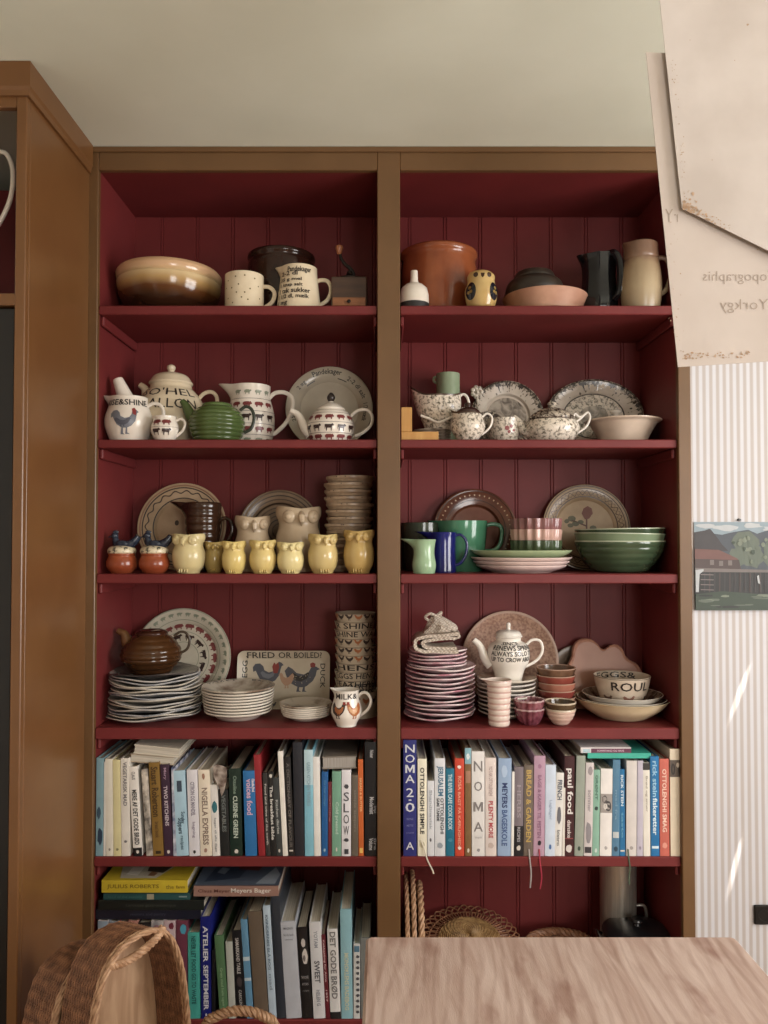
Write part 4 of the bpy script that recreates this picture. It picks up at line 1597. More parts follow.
def ex(mb):
    fn = wrapper(pf)
    R = 16 * s.k
    for (x, y, r) in ((505, 428, .007), (509, 426, .0055), (507, 431.5, .005), (512, 430, .004)):
        a, z = s.dx(x), s.h(y, -R)
        mb.poly([(a + cos(t) * r, z + sin(t) * r) for t in [pi * q / 4 for q in range(8)]], lambda u, v: fn(u, v, R), 1)


body(o, pf, .003, [TRW, flat((150, 62, 58), .3)], extra=ex, rim=UMB)
handle(s, [(519, 421), (524, 419), (527.5, 425), (524, 433), (517, 436)], 1.5).build('handle', PALE, o)

s = Spot(552, 2.30, B_, 420)
o = thing('transfer_teapot', 'low brown transferware teapot with white branch handle and spout', 'teapot', s.loc)
pf = smoothp(s.prof([(16, None), (20, 441), (26, 432), (27, 425), (24.5, 419.5), (22.3, 417.8)]), 5)


def oval(f):
    return lambda p, a: (p[0], p[1] * f, p[2])


body(o, pf, .004, [TRW], deform=oval(.82), rim=UMB)
l = MB().lathe(smoothp([(r * s.k, s.h(y)) for r, y in ((22.2, 417.8), (23, 416), (20, 412.5), (12, 408), (4, 405.6), (2.4, 404), (4.6, 402.4), (3.4, 400.2), (.01, 399.6))], 4), 40, deform=oval(.82)).build('lid', TRD, o)
MB().tube(cat([s.pt(530, 432), s.pt(523, 428), s.pt(519, 420), s.pt(513, 415)]), [.016, .013, .01, .0075], 14, up=(0, 1, 0)).build('spout', TRW, o)
handle(s, [(575, 421), (581, 416), (587.5, 410.5), (590, 416), (586, 425), (578, 431), (572, 434.5)], 1.7).build('handle', PALE, o)
MB().tube(cat([s.pt(572, 417), s.pt(575, 412), s.pt(579, 415), s.pt(583, 414)]), .0035, 8).build('handle_twig', PALE, o)


def deco_tr(mb, pm, R):
    rr_ = (.74, .69, .78, .71)
    rg = random.Random(2)
    for i in range(44):
        a = 2 * pi * (i + rg.uniform(-.3, .3)) / 44
        w = R * rg.uniform(.05, .11)
        mb.poly([(-w, R * .02), (-w * .9, -w * .5), (-w * .3, -w * .7), (0, -w * rg.uniform(1.2, 2.6)), (w * .3, -w * .6), (w * .8, -w * .9), (w, R * .02)], lambda u, v: pm(R * .935 + v, a + u / R), 1 if i % 3 else 2)
    for i in range(30):
        a = rg.uniform(0, 2 * pi)
        w = R * rg.uniform(.015, .035)
        mb.poly([(cos(t) * w, sin(t) * w) for t in [pi * q / 3 for q in range(6)]], lambda u, v: pm(R * rr_[i % 4] + v, a + u / R), 1)
    ring_line(mb, pm, R * .975, R * .02, 2)


wall_plate('transfer_plate', 'round brown transferware plate with floral border leaning behind the cream pot', 507.5, 381.5, 35, B_, [mat('transfer_ground', (216, 202, 186), (200, 184, 166), .2, 20), TRD, flat((58, 46, 40), .3), TRG], zones=[(.56, 3), (.93, 0), (1.01, 1)], deco=deco_tr, rim=.34)
# scroll finial showing past the plate
s = Spot(477, 2.475, B_, 395)
o = thing('openwork_dish', 'small openwork transferware dish on edge, its scroll showing past the round plate', 'dish', s.loc)
mb = MB()
zc = s.h(390)
for q in range(7):
    a = 2 * pi * q / 7
    mb.ball((cos(a) * .014, .0, zc + sin(a) * .014), (.0085, .006, .0085), 0)
mb.ball((0, 0, zc), .008)
mb.build('scroll', TRW, o)
MB().lathe([(0, 0), (.05, .002), (.062, .008), (.06, .011), (0, .006)], 32, M=Matrix.Translation((.035, .004, .0625)) @ Matrix.Rotation(pi / 2, 4, 'X')).build('dish', TRD, o)
MB().tube([(.004, .0, .1), (0, 0, zc)], .005).build('stem', TRW, o)

wall_plate('oval_platter', 'oval brown transferware platter leaning at the back behind the cream bowl', 595.5, 380, 30, B_,
           [mat('transfer_ground', (196, 180, 160)), TRD, flat((58, 46, 40), .3), TRG, TRW], zones=[(.3, 3), (.62, 4), (.65, 2), (.93, 0), (1.01, 1)], deco=deco_tr, rim=.3, xs=1.31, catg='platter')

s = Spot(623, 2.345, B_, 425, -.1)
o = thing('cream_bowl', 'plain cream bowl with wide flared rim at the right end of the second shelf', 'bowl', s.loc)
pf = smoothp(s.prof([(19, None), (21.5, 441), (26, 431), (31, 422), (33.5, 418.8), (37, 417.2), (37.6, 416)]), 4)
body(o, pf, .004, glaze('warm_cream_glaze', (212, 190, 168), (200, 178, 156), .18), 56)
s = Spot(616, 2.42, B_, 420)
o = thing('sugar_pot', 'small lidded transferware pot, only its knob showing behind the cream bowl', 'pot', s.loc)
pf = smoothp(s.prof([(10, None), (15, 446), (17, 432), (14, 420)]), 4)
body(o, pf, .003, TRW)
MB().lathe(smoothp([(r * s.k, s.h(y)) for r, y in ((14, 419.5), (9, 416.5), (3.5, 415), (3, 413), (5.5, 411), (5.8, 409), (3, 407.6), (.01, 407.4))], 4), 28).build('lid', PALE, o)

# ================= third shelf, left bay
NAVY = glaze('hen_dark_blue', (26, 34, 52), (52, 60, 74), .18, scale=120)
SPK = mat('speckled_cream', (218, 202, 166), (60, 62, 54), .25, 90, .52, .62, detail=3)
OR1 = glaze('orange_terracotta', (166, 78, 42), (142, 60, 32), .2, scale=14)
for i, (x0, x1) in enumerate(((107, 136.5), (139.5, 169))):
    cx = (x0 + x1) / 2
    s = Spot(cx, 2.262, C_, 560)
    o = thing('hen_egg_pot', ('terracotta pot with a blue hen lid, first at the bay side', 'terracotta pot with a blue hen lid, beside the first owl mug')[i], 'pot', s.loc, 'hen egg pots')
    pf = smoothp(s.prof([(9.5, None), (10.5, 573), (14.6, 567), (14.8, 561), (13, 556), (13.6, 554.5), (13.4, 553.5)]), 4)
    body(o, pf, .003, OR1)
    l = MB().lathe(smoothp([(r * s.k, s.h(y)) for r, y in ((13, 553.4), (13.8, 552), (13.4, 549), (10.5, 546.5), (5, 545.2), (.01, 545))], 4), 32).build('lid', SPK, o, 'speckled cream nest lid')
    h = MB()
    h.tube(cat([s.pt(cx + 17, 536), s.pt(cx + 13, 541), s.pt(cx + 7, 545), s.pt(cx, 545.5), s.pt(cx - 5, 543), s.pt(cx - 6.5, 538), s.pt(cx - 7.5, 535.5)]), [.012, .016, .02, .02, .016, .0105, .008], 12, flat_=.75, up=(0, 1, 0))
    h.ball(s.pt(cx - 7, 535.8), (.011, .010, .010))
    h.tube([s.pt(cx - 9.5, 536), s.pt(cx - 13.5, 537.5)], [.0045, .001], 6)
    h.ball(s.pt(cx - 6, 532.2), (.009, .003, .0055))
    for sy in (-1, 1):
        h.ball(Vector(s.pt(cx + 2, 544)) + Vector((0, sy * .016, 0)), (.018, .006, .011))
    h.build('hen', NAVY, l, 'dark blue hen figure')


def deco_wave(mb, pm, R):
    ring_line(mb, pm, R * .94, R * .03, 2)
    ring_line(mb, pm, R * .80, R * .028, 1, 200, 19, R * .03)
    ring_line(mb, pm, R * .66, R * .026, 1)
    ring_line(mb, pm, R * .89, R * .026, 1)
    mb.poly([(cos(2 * pi * q / 9) * .007 - R * .15, sin(2 * pi * q / 9) * .009 + .0) for q in range(9)], lambda u, v: (u, v + R * .1, .0064), 1)


BUFF = glaze('buff_glaze', (190, 160, 124), (176, 146, 110), .25)
wall_plate('wavy_plate', 'buff plate with a dark wavy line round the rim, behind the ribbed brown jug', 181.5, 483, 44, C_, [BUFF, flat((62, 44, 34), .3), flat((150, 106, 76), .3)], deco=deco_wave, rim=.36)

s = Spot(203, 2.41, C_, 530)
o = thing('ribbed_brown_jug', 'dark brown ribbed jug with straight spout behind the owl mugs', 'jug', s.loc)
RBR = glaze('ribbed_brown', (66, 40, 24), (48, 28, 18), .14, scale=9)
pf = ribs(0, s.prof([(14.5, None), (15.5, 560), (17.5, 525), (18.5, 503)]), 9, .0022)
zr_ = pf[-1][1]
body(o, pf, .004, RBR, deform=lip(zr_ - .05, zr_, .05, .004, pi, .32))
handle(s, [(219, 521), (225, 518), (231, 522), (232, 531), (228, 540), (220, 544)], 1.9, flat_=1.4).build('handle', RBR, o)


def deco_conc(mb, pm, R):
    for k_, f in enumerate((.95, .86, .77, .68, .58, .48, .38, .28, .18)):
        ring_line(mb, pm, R * f, R * .028, 1 if k_ % 2 else 2)


wall_plate('ringed_plate', 'brown plate with close concentric rings behind the big pale owls', 279, 490, 36, C_, [glaze('taupe_glaze', (156, 128, 100), (140, 114, 90), .25), flat((78, 56, 42), .3), flat((96, 72, 54), .3)], deco=deco_conc, rim=.3)

OWY = [glaze('owl_a', (214, 196, 142), (204, 184, 126), .2), glaze('owl_b', (196, 166, 92), (182, 150, 78), .18), glaze('owl_c', (222, 196, 118), (210, 182, 100), .18),
       glaze('owl_d', (222, 196, 122), (208, 180, 104), .18), glaze('owl_e', (226, 208, 146), (216, 196, 130), .18), glaze('owl_f', (208, 182, 118), (194, 166, 100), .18), glaze('owl_g', (198, 164, 94), (182, 146, 78), .18)]
OWS = [(172.5, 205, 534, 2.268, 'pale yellow owl mug with broad head, beside the hen pots'),
       (204, 224, 541.5, 2.33, 'dull yellow owl mug set back between two front ones'),
       (222, 246, 541, 2.25, 'small yellow owl mug in front of the ribbed brown jug'),
       (249.5, 276, 540, 2.255, 'small yellow owl mug below the smaller pale owl jar'),
       (277, 304, 542, 2.255, 'palest small owl mug in the front row'),
       (308, 338, 534, 2.262, 'taller yellow owl mug before the big pale owl jar'),
       (343.5, 374.5, 530, 2.265, 'deep yellow owl mug before the stack of ridged bowls')]
for i, (x0, x1, yt, Y, lb) in enumerate(OWS):
    s = Spot((x0 + x1) / 2, Y, C_, 555)
    o = thing('owl_mug', lb, 'mug', s.loc, 'yellow owl mugs', (0, 0, (-.12, .1, .1, .25, .2, .25, -.05)[i]))
    owl(o, s, x0, x1, yt, OWY[i])
for x0, x1, yt, Y, lb in ((235, 270.5, 516, 2.39, 'greyish cream owl jar behind the owl mugs, the smaller of two'), (276, 321, 507, 2.385, 'big pale beige owl jar with folded head behind the owl mugs')):
    s = Spot((x0 + x1) / 2, Y, C_, 540)
    o = thing('owl_jar', lb, 'jar', s.loc, None, (0, 0, .25))
    owl(o, s, x0, x1, yt, glaze('owl_beige', (204, 180, 148), (190, 164, 132), .2), feet=False)

# stack of ridged bowls
RAMK = mat('ridged_beige', (188, 160, 130), (152, 124, 98), .35, 40, .35, .7)
Y = 2.40
c = P(349, 520, Y)
z = C_
ztop = P(349, 477, Y).z
NB = 14
stp = (ztop - C_) / NB
ORD = ['topmost', 'second', 'third', 'fourth', 'fifth', 'sixth', 'seventh', 'eighth', 'ninth', 'tenth', 'eleventh', 'twelfth', 'thirteenth', 'fourteenth', 'fifteenth', 'sixteenth', 'seventeenth', 'eighteenth']


def ordn(i, n):
    return 'topmost' if i == 0 else ('lowest' if i == n - 1 else ORD[i] + ' from the top')


rg = random.Random(4)
for i in range(NB):
    k_ = NB - 1 - i
    r = (24.2 if i > NB - 6 else 23.4) * Y / F * rg.uniform(.985, 1.015)
    o = thing('ridged_bowl', 'beige ridged bowl, %s in the stack behind the deep yellow owl mug' % ordn(k_, NB), 'bowl', (c.x + rg.uniform(-.0035, .0035), Y + rg.uniform(-.003, .003), C_ + i * stp + .0004), 'ridged bowls in a stack', (R_(rg.uniform(-.5, .5)), R_(rg.uniform(-.7, .7)), rg.uniform(0, .6)))
    pf = [(r * .82, 0), (r * .9, .0015), (r * .93, stp * .35), (r * .98, stp * .55), (r, stp * .62), (r, stp * .96), (r * .985, stp * .985)]
    mb = MB()
    mb.lathe([(0, 0)] + pf + [(r * .95, stp * .9), (r * .88, stp * .45), (0, stp * .4)], 44)
    fn = wrapper(pf)
    for q in range(3):
        a = rg.uniform(-1.1, 1.1)
        mb.poly([(a * r + cos(t) * .0024, stp * .8 + sin(t) * .0018) for t in [pi * w / 3 for w in range(6)]], lambda u, v: fn(u, v, r), 1)
    mb.build('dish', [RAMK, flat((84, 62, 50), .4)], o)

# ================= third shelf, right bay
LG = glaze('light_green_glaze', (152, 184, 144), (136, 168, 128), .16)
s = Spot(424, 2.25, C_, 555)
jug('pale_green_jug', 'small pale green jug with pinched waist and long lip, in front of the blue jug', 'jug', s, [(9, None), (10.5, 573.5), (12, 565), (10.5, 555), (10.8, 546), (12, 539.6)], .003, LG, None, (.036, .002, .032), None, lipw=.32)
BLU = glaze('cobalt_glaze', (28, 32, 112), (22, 24, 84), .12, scale=10)
s = Spot(443, 2.325, C_, 550)
jug('cobalt_jug', 'cobalt blue jug with long lip and loop handle, beside the pale green jug', 'jug', s, [(11.5, None), (13, 574), (12.8, 555), (13, 540), (13.8, 532.5)], .0035, BLU, None, (.042, .002, .03), [(455, 535.5), (461, 535), (466.5, 542), (466, 554), (461, 562.5), (454, 566)], 1.6, lipw=.3)
EMG = glaze('emerald_glaze', (70, 132, 98), (56, 110, 80), .12, scale=8)
s = Spot(462, 2.425, C_, 540)
jug('emerald_mug', 'large emerald green mug with squared handle behind the cobalt jug', 'mug', s, [(17, None), (20, 575), (23, 550), (25, 530), (25.5, 521.2)], .004, EMG, None, (.03, .001, .03), [(485, 526), (492, 524), (500, 526), (502, 533), (500, 544), (494, 550), (484, 551)], 2.2, lipw=.3)
DGG = glaze('dark_green_glaze', (50, 60, 44), (40, 50, 38), .14, scale=8)
s = Spot(421, 2.435, C_, 540)
o = thing('dark_green_bowl', 'deep dark green bowl at the back by the upright, third shelf', 'bowl', s.loc)
body(o, smoothp(s.prof([(14, None), (16, 575), (19, 550), (20, 532), (20.2, 523)]), 4), .004, DGG)


def deco_dots(mb, pm, R):
    for k_ in range(44):
        a = 2 * pi * k_ / 44
        mb.poly([(cos(2 * pi * q / 7) * R * .022, sin(2 * pi * q / 7) * R * .022) for q in range(7)], lambda u, v: pm(R * .86 + v, a + u / R), 1)
    ring_line(mb, pm, R * .96, R * .02, 2)
    ring_line(mb, pm, R * .74, R * .02, 2)


wall_plate('dotted_brown_plate', 'red-brown plate with a ring of pale dots, behind the emerald mug', 475.5, 489.5, 38, C_, [glaze('redbrown_glaze', (104, 56, 36), (84, 42, 28), .14, scale=10), flat((176, 140, 104), .3), flat((60, 32, 24), .2), glaze('pale_redbrown', (128, 84, 70), (112, 70, 58), .12)],
           zones=[(.58, 3), (1.01, 0)], deco=deco_dots, rim=.36)

# plates and fluted bowls
PKG = glaze('pink_white_glaze', (240, 216, 208), (228, 200, 192), .2)
GPL = glaze('leaf_green_plate', (166, 184, 138), (150, 168, 124), .16)
Y = 2.345
c = P(521, 560, Y)
r = 50 * Y / F
z = C_
for i in range(4):
    rr = r * (1.0 if i < 3 else 1.0) - (0 if i > 1 else (.016 if i == 0 else .007))
    nm = ('pink scalloped plate, lowest under the green plate', 'pink scalloped plate, second up under the green plate', 'pink plate directly under the green plate', 'leaf green plate on top of the pink plates')[i]
    o = thing('serving_plate', nm, 'plate', (c.x, Y, z + .0003), 'serving plates on the third shelf')
    h = .0165 if i < 3 else .022
    MB().lathe(smoothp([(0, 0), (rr * .6, 0), (rr * .66, .001), (rr * .9, h * .72), (rr * .985, h * 1.15), (rr, h * 1.32)], 3) + smoothp([(rr * .985, h * 1.36), (rr * .9, h * .95), (rr * .62, .006), (0, .0055)], 3), 72,
               deform=flute(18, .006 if i < 3 else .0)).build('dish', GPL if i == 3 else PKG, o)
    z += .0115 if i < 2 else .0135
zp = z - .0135 + .0062
o = thing('white_saucer', 'white saucer between the green plate and the fluted bowls', 'saucer', (P(537, 548, Y).x, Y, zp), None)
rr = 23 * Y / F
MB().lathe(smoothp([(0, 0), (rr * .6, 0), (rr * .9, .012), (rr, .0165)], 3) + [(rr * .98, .0175), (rr * .6, .005), (0, .0045)], 48).build('dish', PALE, o)
MAU = glaze('mauve_glaze', (150, 100, 96), (130, 82, 80), .18)
PKL = glaze('blush_glaze', (204, 162, 146), (190, 146, 132), .18)
FGR = glaze('fern_glaze', (78, 92, 62), (62, 76, 50), .18)
zb_ = zp + .0052
zt_ = P(536, 519, Y).z
hb = (zt_ - zb_)
for i, (m_, lb) in enumerate(((FGR, 'fern green fluted bowl, lowest of three on the green plate'), (PKL, 'blush pink fluted bowl, middle of three on the green plate'), (MAU, 'mauve fluted bowl, topmost of three on the green plate'))):
    o = thing('fluted_bowl', lb, 'bowl', (P(536, 530, Y).x, Y, zb_ + i * hb * .29), 'fluted bowls on the green plate')
    r1 = 24.8 * Y / F
    hq = hb * .42
    MB().lathe(shell([(r1 * .80, 0), (r1 * .90, hq * .1), (r1 * .955, hq * .3), (r1 * .985, hq * .6), (r1, hq)], .0035), 120, deform=flute(18, .045)).build('dish', m_, o)


def deco_flower(mb, pm, R):
    ring_line(mb, pm, R * .965, R * .026, 1)
    ring_line(mb, pm, R * .90, R * .02, 1)
    ring_line(mb, pm, R * .73, R * .026, 1)
    ring_line(mb, pm, R * .815, R * .024, 1, 200, 26, R * .05)
    ring_line(mb, pm, R * .815, R * .022, 2, 200, 26, -R * .05)
    el = lambda cx, cy, rx, ry, rot=0, n=14: [(cx + cos(t) * rx * cos(rot) - sin(t) * ry * sin(rot), cy + cos(t) * rx * sin(rot) + sin(t) * ry * cos(rot)) for t in [2 * pi * q / n for q in range(n)]]
    f = lambda u, v: (u * R, v * R, .0066)
    mb.poly([(.0, .2), (.1, .22), (.19, .34), (.17, .46), (.08, .52), (-.02, .46), (-.07, .34)], f, 3)
    for pts in (el(-.3, .22, .09, .07), el(-.22, .1, .085, .06), el(-.42, .16, .06, .05, .4), el(.18, .0, .08, .06), el(.28, -.1, .08, .05, .5), el(.14, -.12, .07, .05), el(-.1, .14, .07, .05), el(-.34, .06, .07, .05)):
        mb.poly(pts, f, 4)
    for a, b in (((.04, .22), (.02, -.25)), ((.02, .05), (-.3, .18)), ((.02, -.05), (.24, -.05)), ((.02, -.24), (-.2, -.42))):
        d = Vector((b[0] - a[0], b[1] - a[1], 0)).normalized()
        n_ = Vector((-d.y, d.x, 0)) * .018
        mb.poly([(a[0] + n_.x, a[1] + n_.y), (b[0] + n_.x, b[1] + n_.y), (b[0] - n_.x, b[1] - n_.y), (a[0] - n_.x, a[1] - n_.y)], f, 5)


wall_plate('flower_plate', 'buff plate with a red flower sprig and zigzag border, behind the green bowls', 587, 484.5, 42, C_, [glaze('sand_glaze', (188, 158, 124), (176, 146, 112), .25), flat((92, 68, 50), .3), flat((136, 112, 84), .3), flat((124, 58, 48), .3), flat((98, 92, 66), .3), flat((104, 58, 46), .3)], deco=deco_flower, rim=.3)

GB = [glaze('bowl_green_dark', (68, 86, 60), (52, 68, 46), .14, scale=8), glaze('bowl_green_pale', (120, 138, 106), (106, 124, 94), .14, scale=8), glaze('bowl_green_deep', (58, 76, 52), (46, 62, 42), .14, scale=8)]
Y = 2.345
c = P(619.5, 550, Y)
r = 44.2 * Y / F
z0 = C_
H = P(619.5, 541, Y).z - z0
for i, (m_, lb) in enumerate(((GB[0], 'ribbed dark green bowl, lowest of three stacked'), (GB[1], 'pale green bowl, middle of three stacked'), (GB[2], 'deep green bowl, topmost of three stacked'))):
    dz = (0, .022, .036)[i]
    o = thing('green_bowl', lb, 'bowl', (c.x + (.0, -.002, .001)[i], Y, z0 + dz + .0005), 'green bowls in a stack', (0, R_((0, 1.0, -1.0)[i]), 0))
    rr = r * (1, .995, .985)[i]
    pf = smoothp([(rr * .55, 0), (rr * .6, .003), (rr * .8, H * .34), (rr * .94, H * .68), (rr * .995, H * .95), (rr, H)], 4)
    if i == 0:
        pf = ribs(0, pf, 5, .002)
    body(o, pf, .004, m_, 64, name='dish', rim=glaze('bowl_green_lip', (176, 184, 156), None, .2))
# ================= fourth shelf, left bay
def wobble(rg, amp, zamp):
    ph = [rg.uniform(0, 6.28) for _ in range(4)]

    def d(p, a):
        k = 1 + amp * (sin(2 * a + ph[0]) * .5 + sin(3 * a + ph[1]) * .5 + sin(7 * a + ph[2]) * .25)
        r = sqrt(p[0] ** 2 + p[1] ** 2)
        return (p[0] * k, p[1] * k, p[2] + zamp * r * (sin(2 * a + ph[3]) + .5 * sin(5 * a + ph[1])))
    return d


def plate_prof(r, h, th=.0045):
    return [(0, 0), (r * .58, 0), (r * .62, .001), (r * .74, h * .5), (r * .80, h * .66), (r * .9, h * .82), (r * .985, h * .97), (r, h + th * .5)] + [(r * .985, h + th), (r * .9, h * .82 + th), (r * .8, h * .66 + th), (r * .62, th + .001), (0, th)]


def stack(name, catg, lab, group, cx, Y, base, r0, r1, ytop, n, mats, rg, wob=0, zw=0, hrise=.016, jit=.002, top_m=None, thk=.0045):
    "n plates one on another up to photo row ytop (rim of the top one)"
    c = P(cx, ytop + 30, Y)
    zt = P(cx, ytop, Y).z
    step = (zt - hrise - thk - base) / max(n - 1, 1)
    out = []
    for i in range(n):
        m = mats[i % len(mats)] if not (top_m and i == n - 1) else top_m
        r = (r0 + (r1 - r0) * i / max(n - 1, 1)) * Y / F
        o = thing(name, lab % ordn(n - 1 - i, n), catg, (c.x + rg.uniform(-jit, jit), Y + rg.uniform(-jit, jit), base + i * step + .0003), group, (0, 0, rg.uniform(0, 6.28)))
        MB().lathe(plate_prof(r, hrise, min(thk, step * .8)), 56, deform=wobble(rg, wob, zw) if wob else None).build('dish', m, o)
        out.append(o)
    return base + (n - 1) * step + min(thk, step * .8), out


rg = random.Random(21)
WB1 = mat('blue_white_glaze', (204, 198, 188), (150, 154, 164), .16, 30, .45, .75)
WB2 = mat('ivory_blue_glaze', (210, 200, 182), (176, 168, 158), .16, 26, .45, .75)
WB3 = mat('grey_blue_rim_glaze', (186, 184, 182), (112, 118, 132), .16, 34, .42, .7)
DKT = mat('dark_plate_glaze', (120, 110, 104), (62, 56, 56), .12, 12)
zt1, _ = stack('wavy_rim_plate', 'plate', 'white plate with bluish wavy rim, %s under the brown ribbed teapot', 'wavy plates under the brown teapot', 155, 2.352, D_, 45.5, 43.5, 669, 15,
               [WB1, WB2, WB3, WB1, WB2], rg, .016, .03, .015, .004, DKT, .004)

s = Spot(151.5, 2.352, zt1 + .001, 650)
o = thing('brown_teapot', 'brown ribbed teapot with buff spout on top of the wavy rimmed plates', 'teapot', s.loc)
TBR = glaze('toffee_glaze', (88, 54, 26), (66, 38, 18), .12, scale=9)
hT = s.h(634)
pf = ribs(0, smoothp(s.prof([(18, None), (22, 668), (29.5, 658), (29, 649), (22, 639), (15.5, 634)]), 5), 7, .0026)
body(o, pf, .004, TBR)
MB().lathe(smoothp([(r * s.k, s.h(y)) for r, y in ((15.8, 634.4), (16, 632.5), (14.6, 630.8), (11, 629.6), (9.5, 630.2), (.01, 630.4))], 4), 40).build('lid', glaze('dark_lid', (70, 36, 22), None, .12), o)
MB().tube(cat([s.pt(132, 648), s.pt(127, 641), s.pt(124, 634), s.pt(117.5, 630.5)]), [.025, .018, .012, .0085], 14, up=(0, 1, 0)).build('spout', glaze('buff_spout', (142, 98, 58), (96, 60, 32), .15, scale=20), o, 'buff spout')
handle(s, [(174, 636), (180, 632), (186, 633), (189.5, 640), (187, 649), (178, 654)], 1.4, flat_=1.4).build('handle', mat('cane_brown', (74, 58, 42), None, .35), o)


def deco_pigs(mb, pm, R):
    ring_motif(mb, pm, SHEEP, R * .875, R * .13, 32, 3)
    ring_motif(mb, pm, PIG, R * .64, R * .19, 18, 1)
    ring_motif(mb, pm, COW, R * .42, R * .18, 11, 2)
    for f in (.985, .77, .53, .32):
        ring_line(mb, pm, R * f, R * .012, 3)


wall_plate('animal_platter', 'large round platter with rings of red pigs and grey sheep, behind the brown teapot', 181, 608.5, 47, D_, [mat('platter_cream', (204, 194, 172), (192, 182, 160), .2, 18), PGR, COWM, GYG], deco=deco_pigs, rim=.26)

WP = mat('ivory_plate_glaze', (226, 216, 201), (217, 206, 189), .16, 14)
GRP = mat('soup_plate_inside', (204, 192, 174), (132, 108, 88), .16, 16, .5, .7)
rg = random.Random(22)
zt2, so = stack('soup_plate', 'plate', 'ivory soup plate, %s in the stack left of the small plates', 'soup plates', 238, 2.345, D_, 33.5, 36.3, 685, 9, [WP], rg, 0, 0, .022, .0012, GRP)
# lettering on the rim of the top soup plate
top = so[-1]
mb = MB()
r = 36.3 * 2.345 / F
for q, w in enumerate(('EGGS', 'BACON', 'TOAST', 'BUTTER')):
    a0 = q * pi / 2
    mb.text(w, lambda u, v: ((r * .9 + v) * cos(a0 - u), (r * .9 + v) * sin(a0 - u), .0228 + (v / r) * .09), 0, 1.1, -.004, .004, 0)
mb.build('rim_lettering', INKG, top)

# oblong dish FRIED OR BOILED?
Yb = 2.45
c = P(282.5, 690, Yb)
zt_ = P(282.5, 651, Yb + .03).z
Hd = (zt_ - D_) / cos(R_(10))
kq = 2.48 / F
Wd = 92 * kq
o = thing('oblong_dish', 'oblong dish with a rooster and a speckled hen and black capitals round the edge', 'dish', (c.x, Yb, D_ + .0005), None, (R_(-10), 0, 0))
mb = MB()
rc = .022


def rrect(w, h, r, n=6):
    out = []
    for cx_, cz_, a0 in ((w / 2 - r, h - r, 0), (-w / 2 + r, h - r, pi / 2), (-w / 2 + r, r, pi), (w / 2 - r, r, 1.5 * pi)):
        out += [(cx_ + cos(a0 + pi / 2 * q / n) * r, cz_ + sin(a0 + pi / 2 * q / n) * r) for q in range(n + 1)]
    return out


ou = rrect(Wd, Hd, rc)
inn = [(x * .84, Hd / 2 + (z - Hd / 2) * .72) for x, z in ou]
n = len(ou)
vs_ = [(x, 0, z) for x, z in ou] + [(x, .012, z) for x, z in inn] + [(x, .016, z) for x, z in inn] + [(x, .004, z) for x, z in ou]
fs = [(q * n + i, q * n + n + i, q * n + n + (i + 1) % n, q * n + (i + 1) % n) for q in (0,) for i in range(n)]
fs += [(2 * n + i, 3 * n + i, 3 * n + (i + 1) % n, 2 * n + (i + 1) % n) for i in range(n)]
fs += [(3 * n + i, i, (i + 1) % n, 3 * n + (i + 1) % n) for i in range(n)]
fs += [tuple(n + i for i in range(n)), tuple(2 * n + i for i in reversed(range(n)))]
mb.add(vs_, fs, 0)
ry = lambda x, z: min(.012, max(0, .012 * min((1 - abs(x) / (Wd / 2)) / .16, (1 - abs(z - Hd / 2) / (Hd / 2)) / .28))) - .0009
fn = lambda x, z: (x, ry(x, z), z)
z0, z1 = Hd * .875, Hd * .975
for t, x0, x1 in (('FRIED', -.40, -.10), ('OR', -.06, .08), ('BOILED?', .11, .41)):
    mb.text(t, lambda u, v: fn(u, v), x0 * Wd, x1 * Wd, z0, z1, 1, .01)
mb.text('EGGS', lambda u, v: fn(-Wd * .425 - v, u), Hd * .54, Hd * .91, -.009, .007, 1, .01)
mb.text('DUCK', lambda u, v: fn(Wd * .425 + v, -u), -Hd * .78, -Hd * .36, -.009, .007, 1, .01)
f2 = lambda dy: (lambda x, z: (x, .0108 - dy, z))
ax, az, bx, bz = -Wd * .17, Hd * .53, Wd * .20, Hd * .50
mb.poly([(ax + x * .098, az + z * .088) for x, z in ROOST], f2(0), 3)
mb.poly([(ax + .002 + x * .052, az + .006 + z * .034) for x, z in HEN[:9] + [(.3, 0), (0, -.24), (-.34, -.1)]], f2(.0006), 2)
mb.poly([(ax + .024 + a * .011, az + .032 + b * .017) for a, b in ((-.6, -1), (.5, -1), (1, .1), (.7, 1), (0, .6), (-.5, 1), (-1, .2))], f2(.0008), 4)
mb.poly([(ax + a * .006, az - .034 + b * .006) for a, b in ((-1.6, -.6), (1.8, -.6), (1.2, .4), (-1, .4))], f2(.0008), 5)
mb.poly([(bx + x * .112, bz + z * .092) for x, z in HEN], f2(0), 3)
mb.poly([(bx - .004 + x * .066, bz + .004 + z * .040) for x, z in HEN[:9] + [(.3, 0), (0, -.24), (-.34, -.1)]], f2(.0006), 1)
mb.poly([(bx + .033 + a * .007, bz + .046 + b * .007) for a, b in ((-1, -1), (1, -1), (1.2, .6), (0, 1.2), (-1.2, .6))], f2(.0008), 4)
mb.poly([(bx - .05 - x * .05, bz - .004 + z * .055) for x, z in HEN], f2(.0009), 5)
rg = random.Random(77)
for i in range(26):
    u, v = bx + rg.uniform(-.032, .026), bz + rg.uniform(-.014, .016)
    mb.poly([(u + cos(t) * .0011, v + sin(t) * .0011) for t in [pi * q / 3 for q in range(6)]], f2(.0012), 0)
for i in range(9):
    x = -Wd * .4 + i * Wd * .1
    mb.poly([(x + a * .018, Hd * .075 + b * .018) for a, b in HEN], lambda u, v: fn(u, v), 3 if i % 2 else 1)
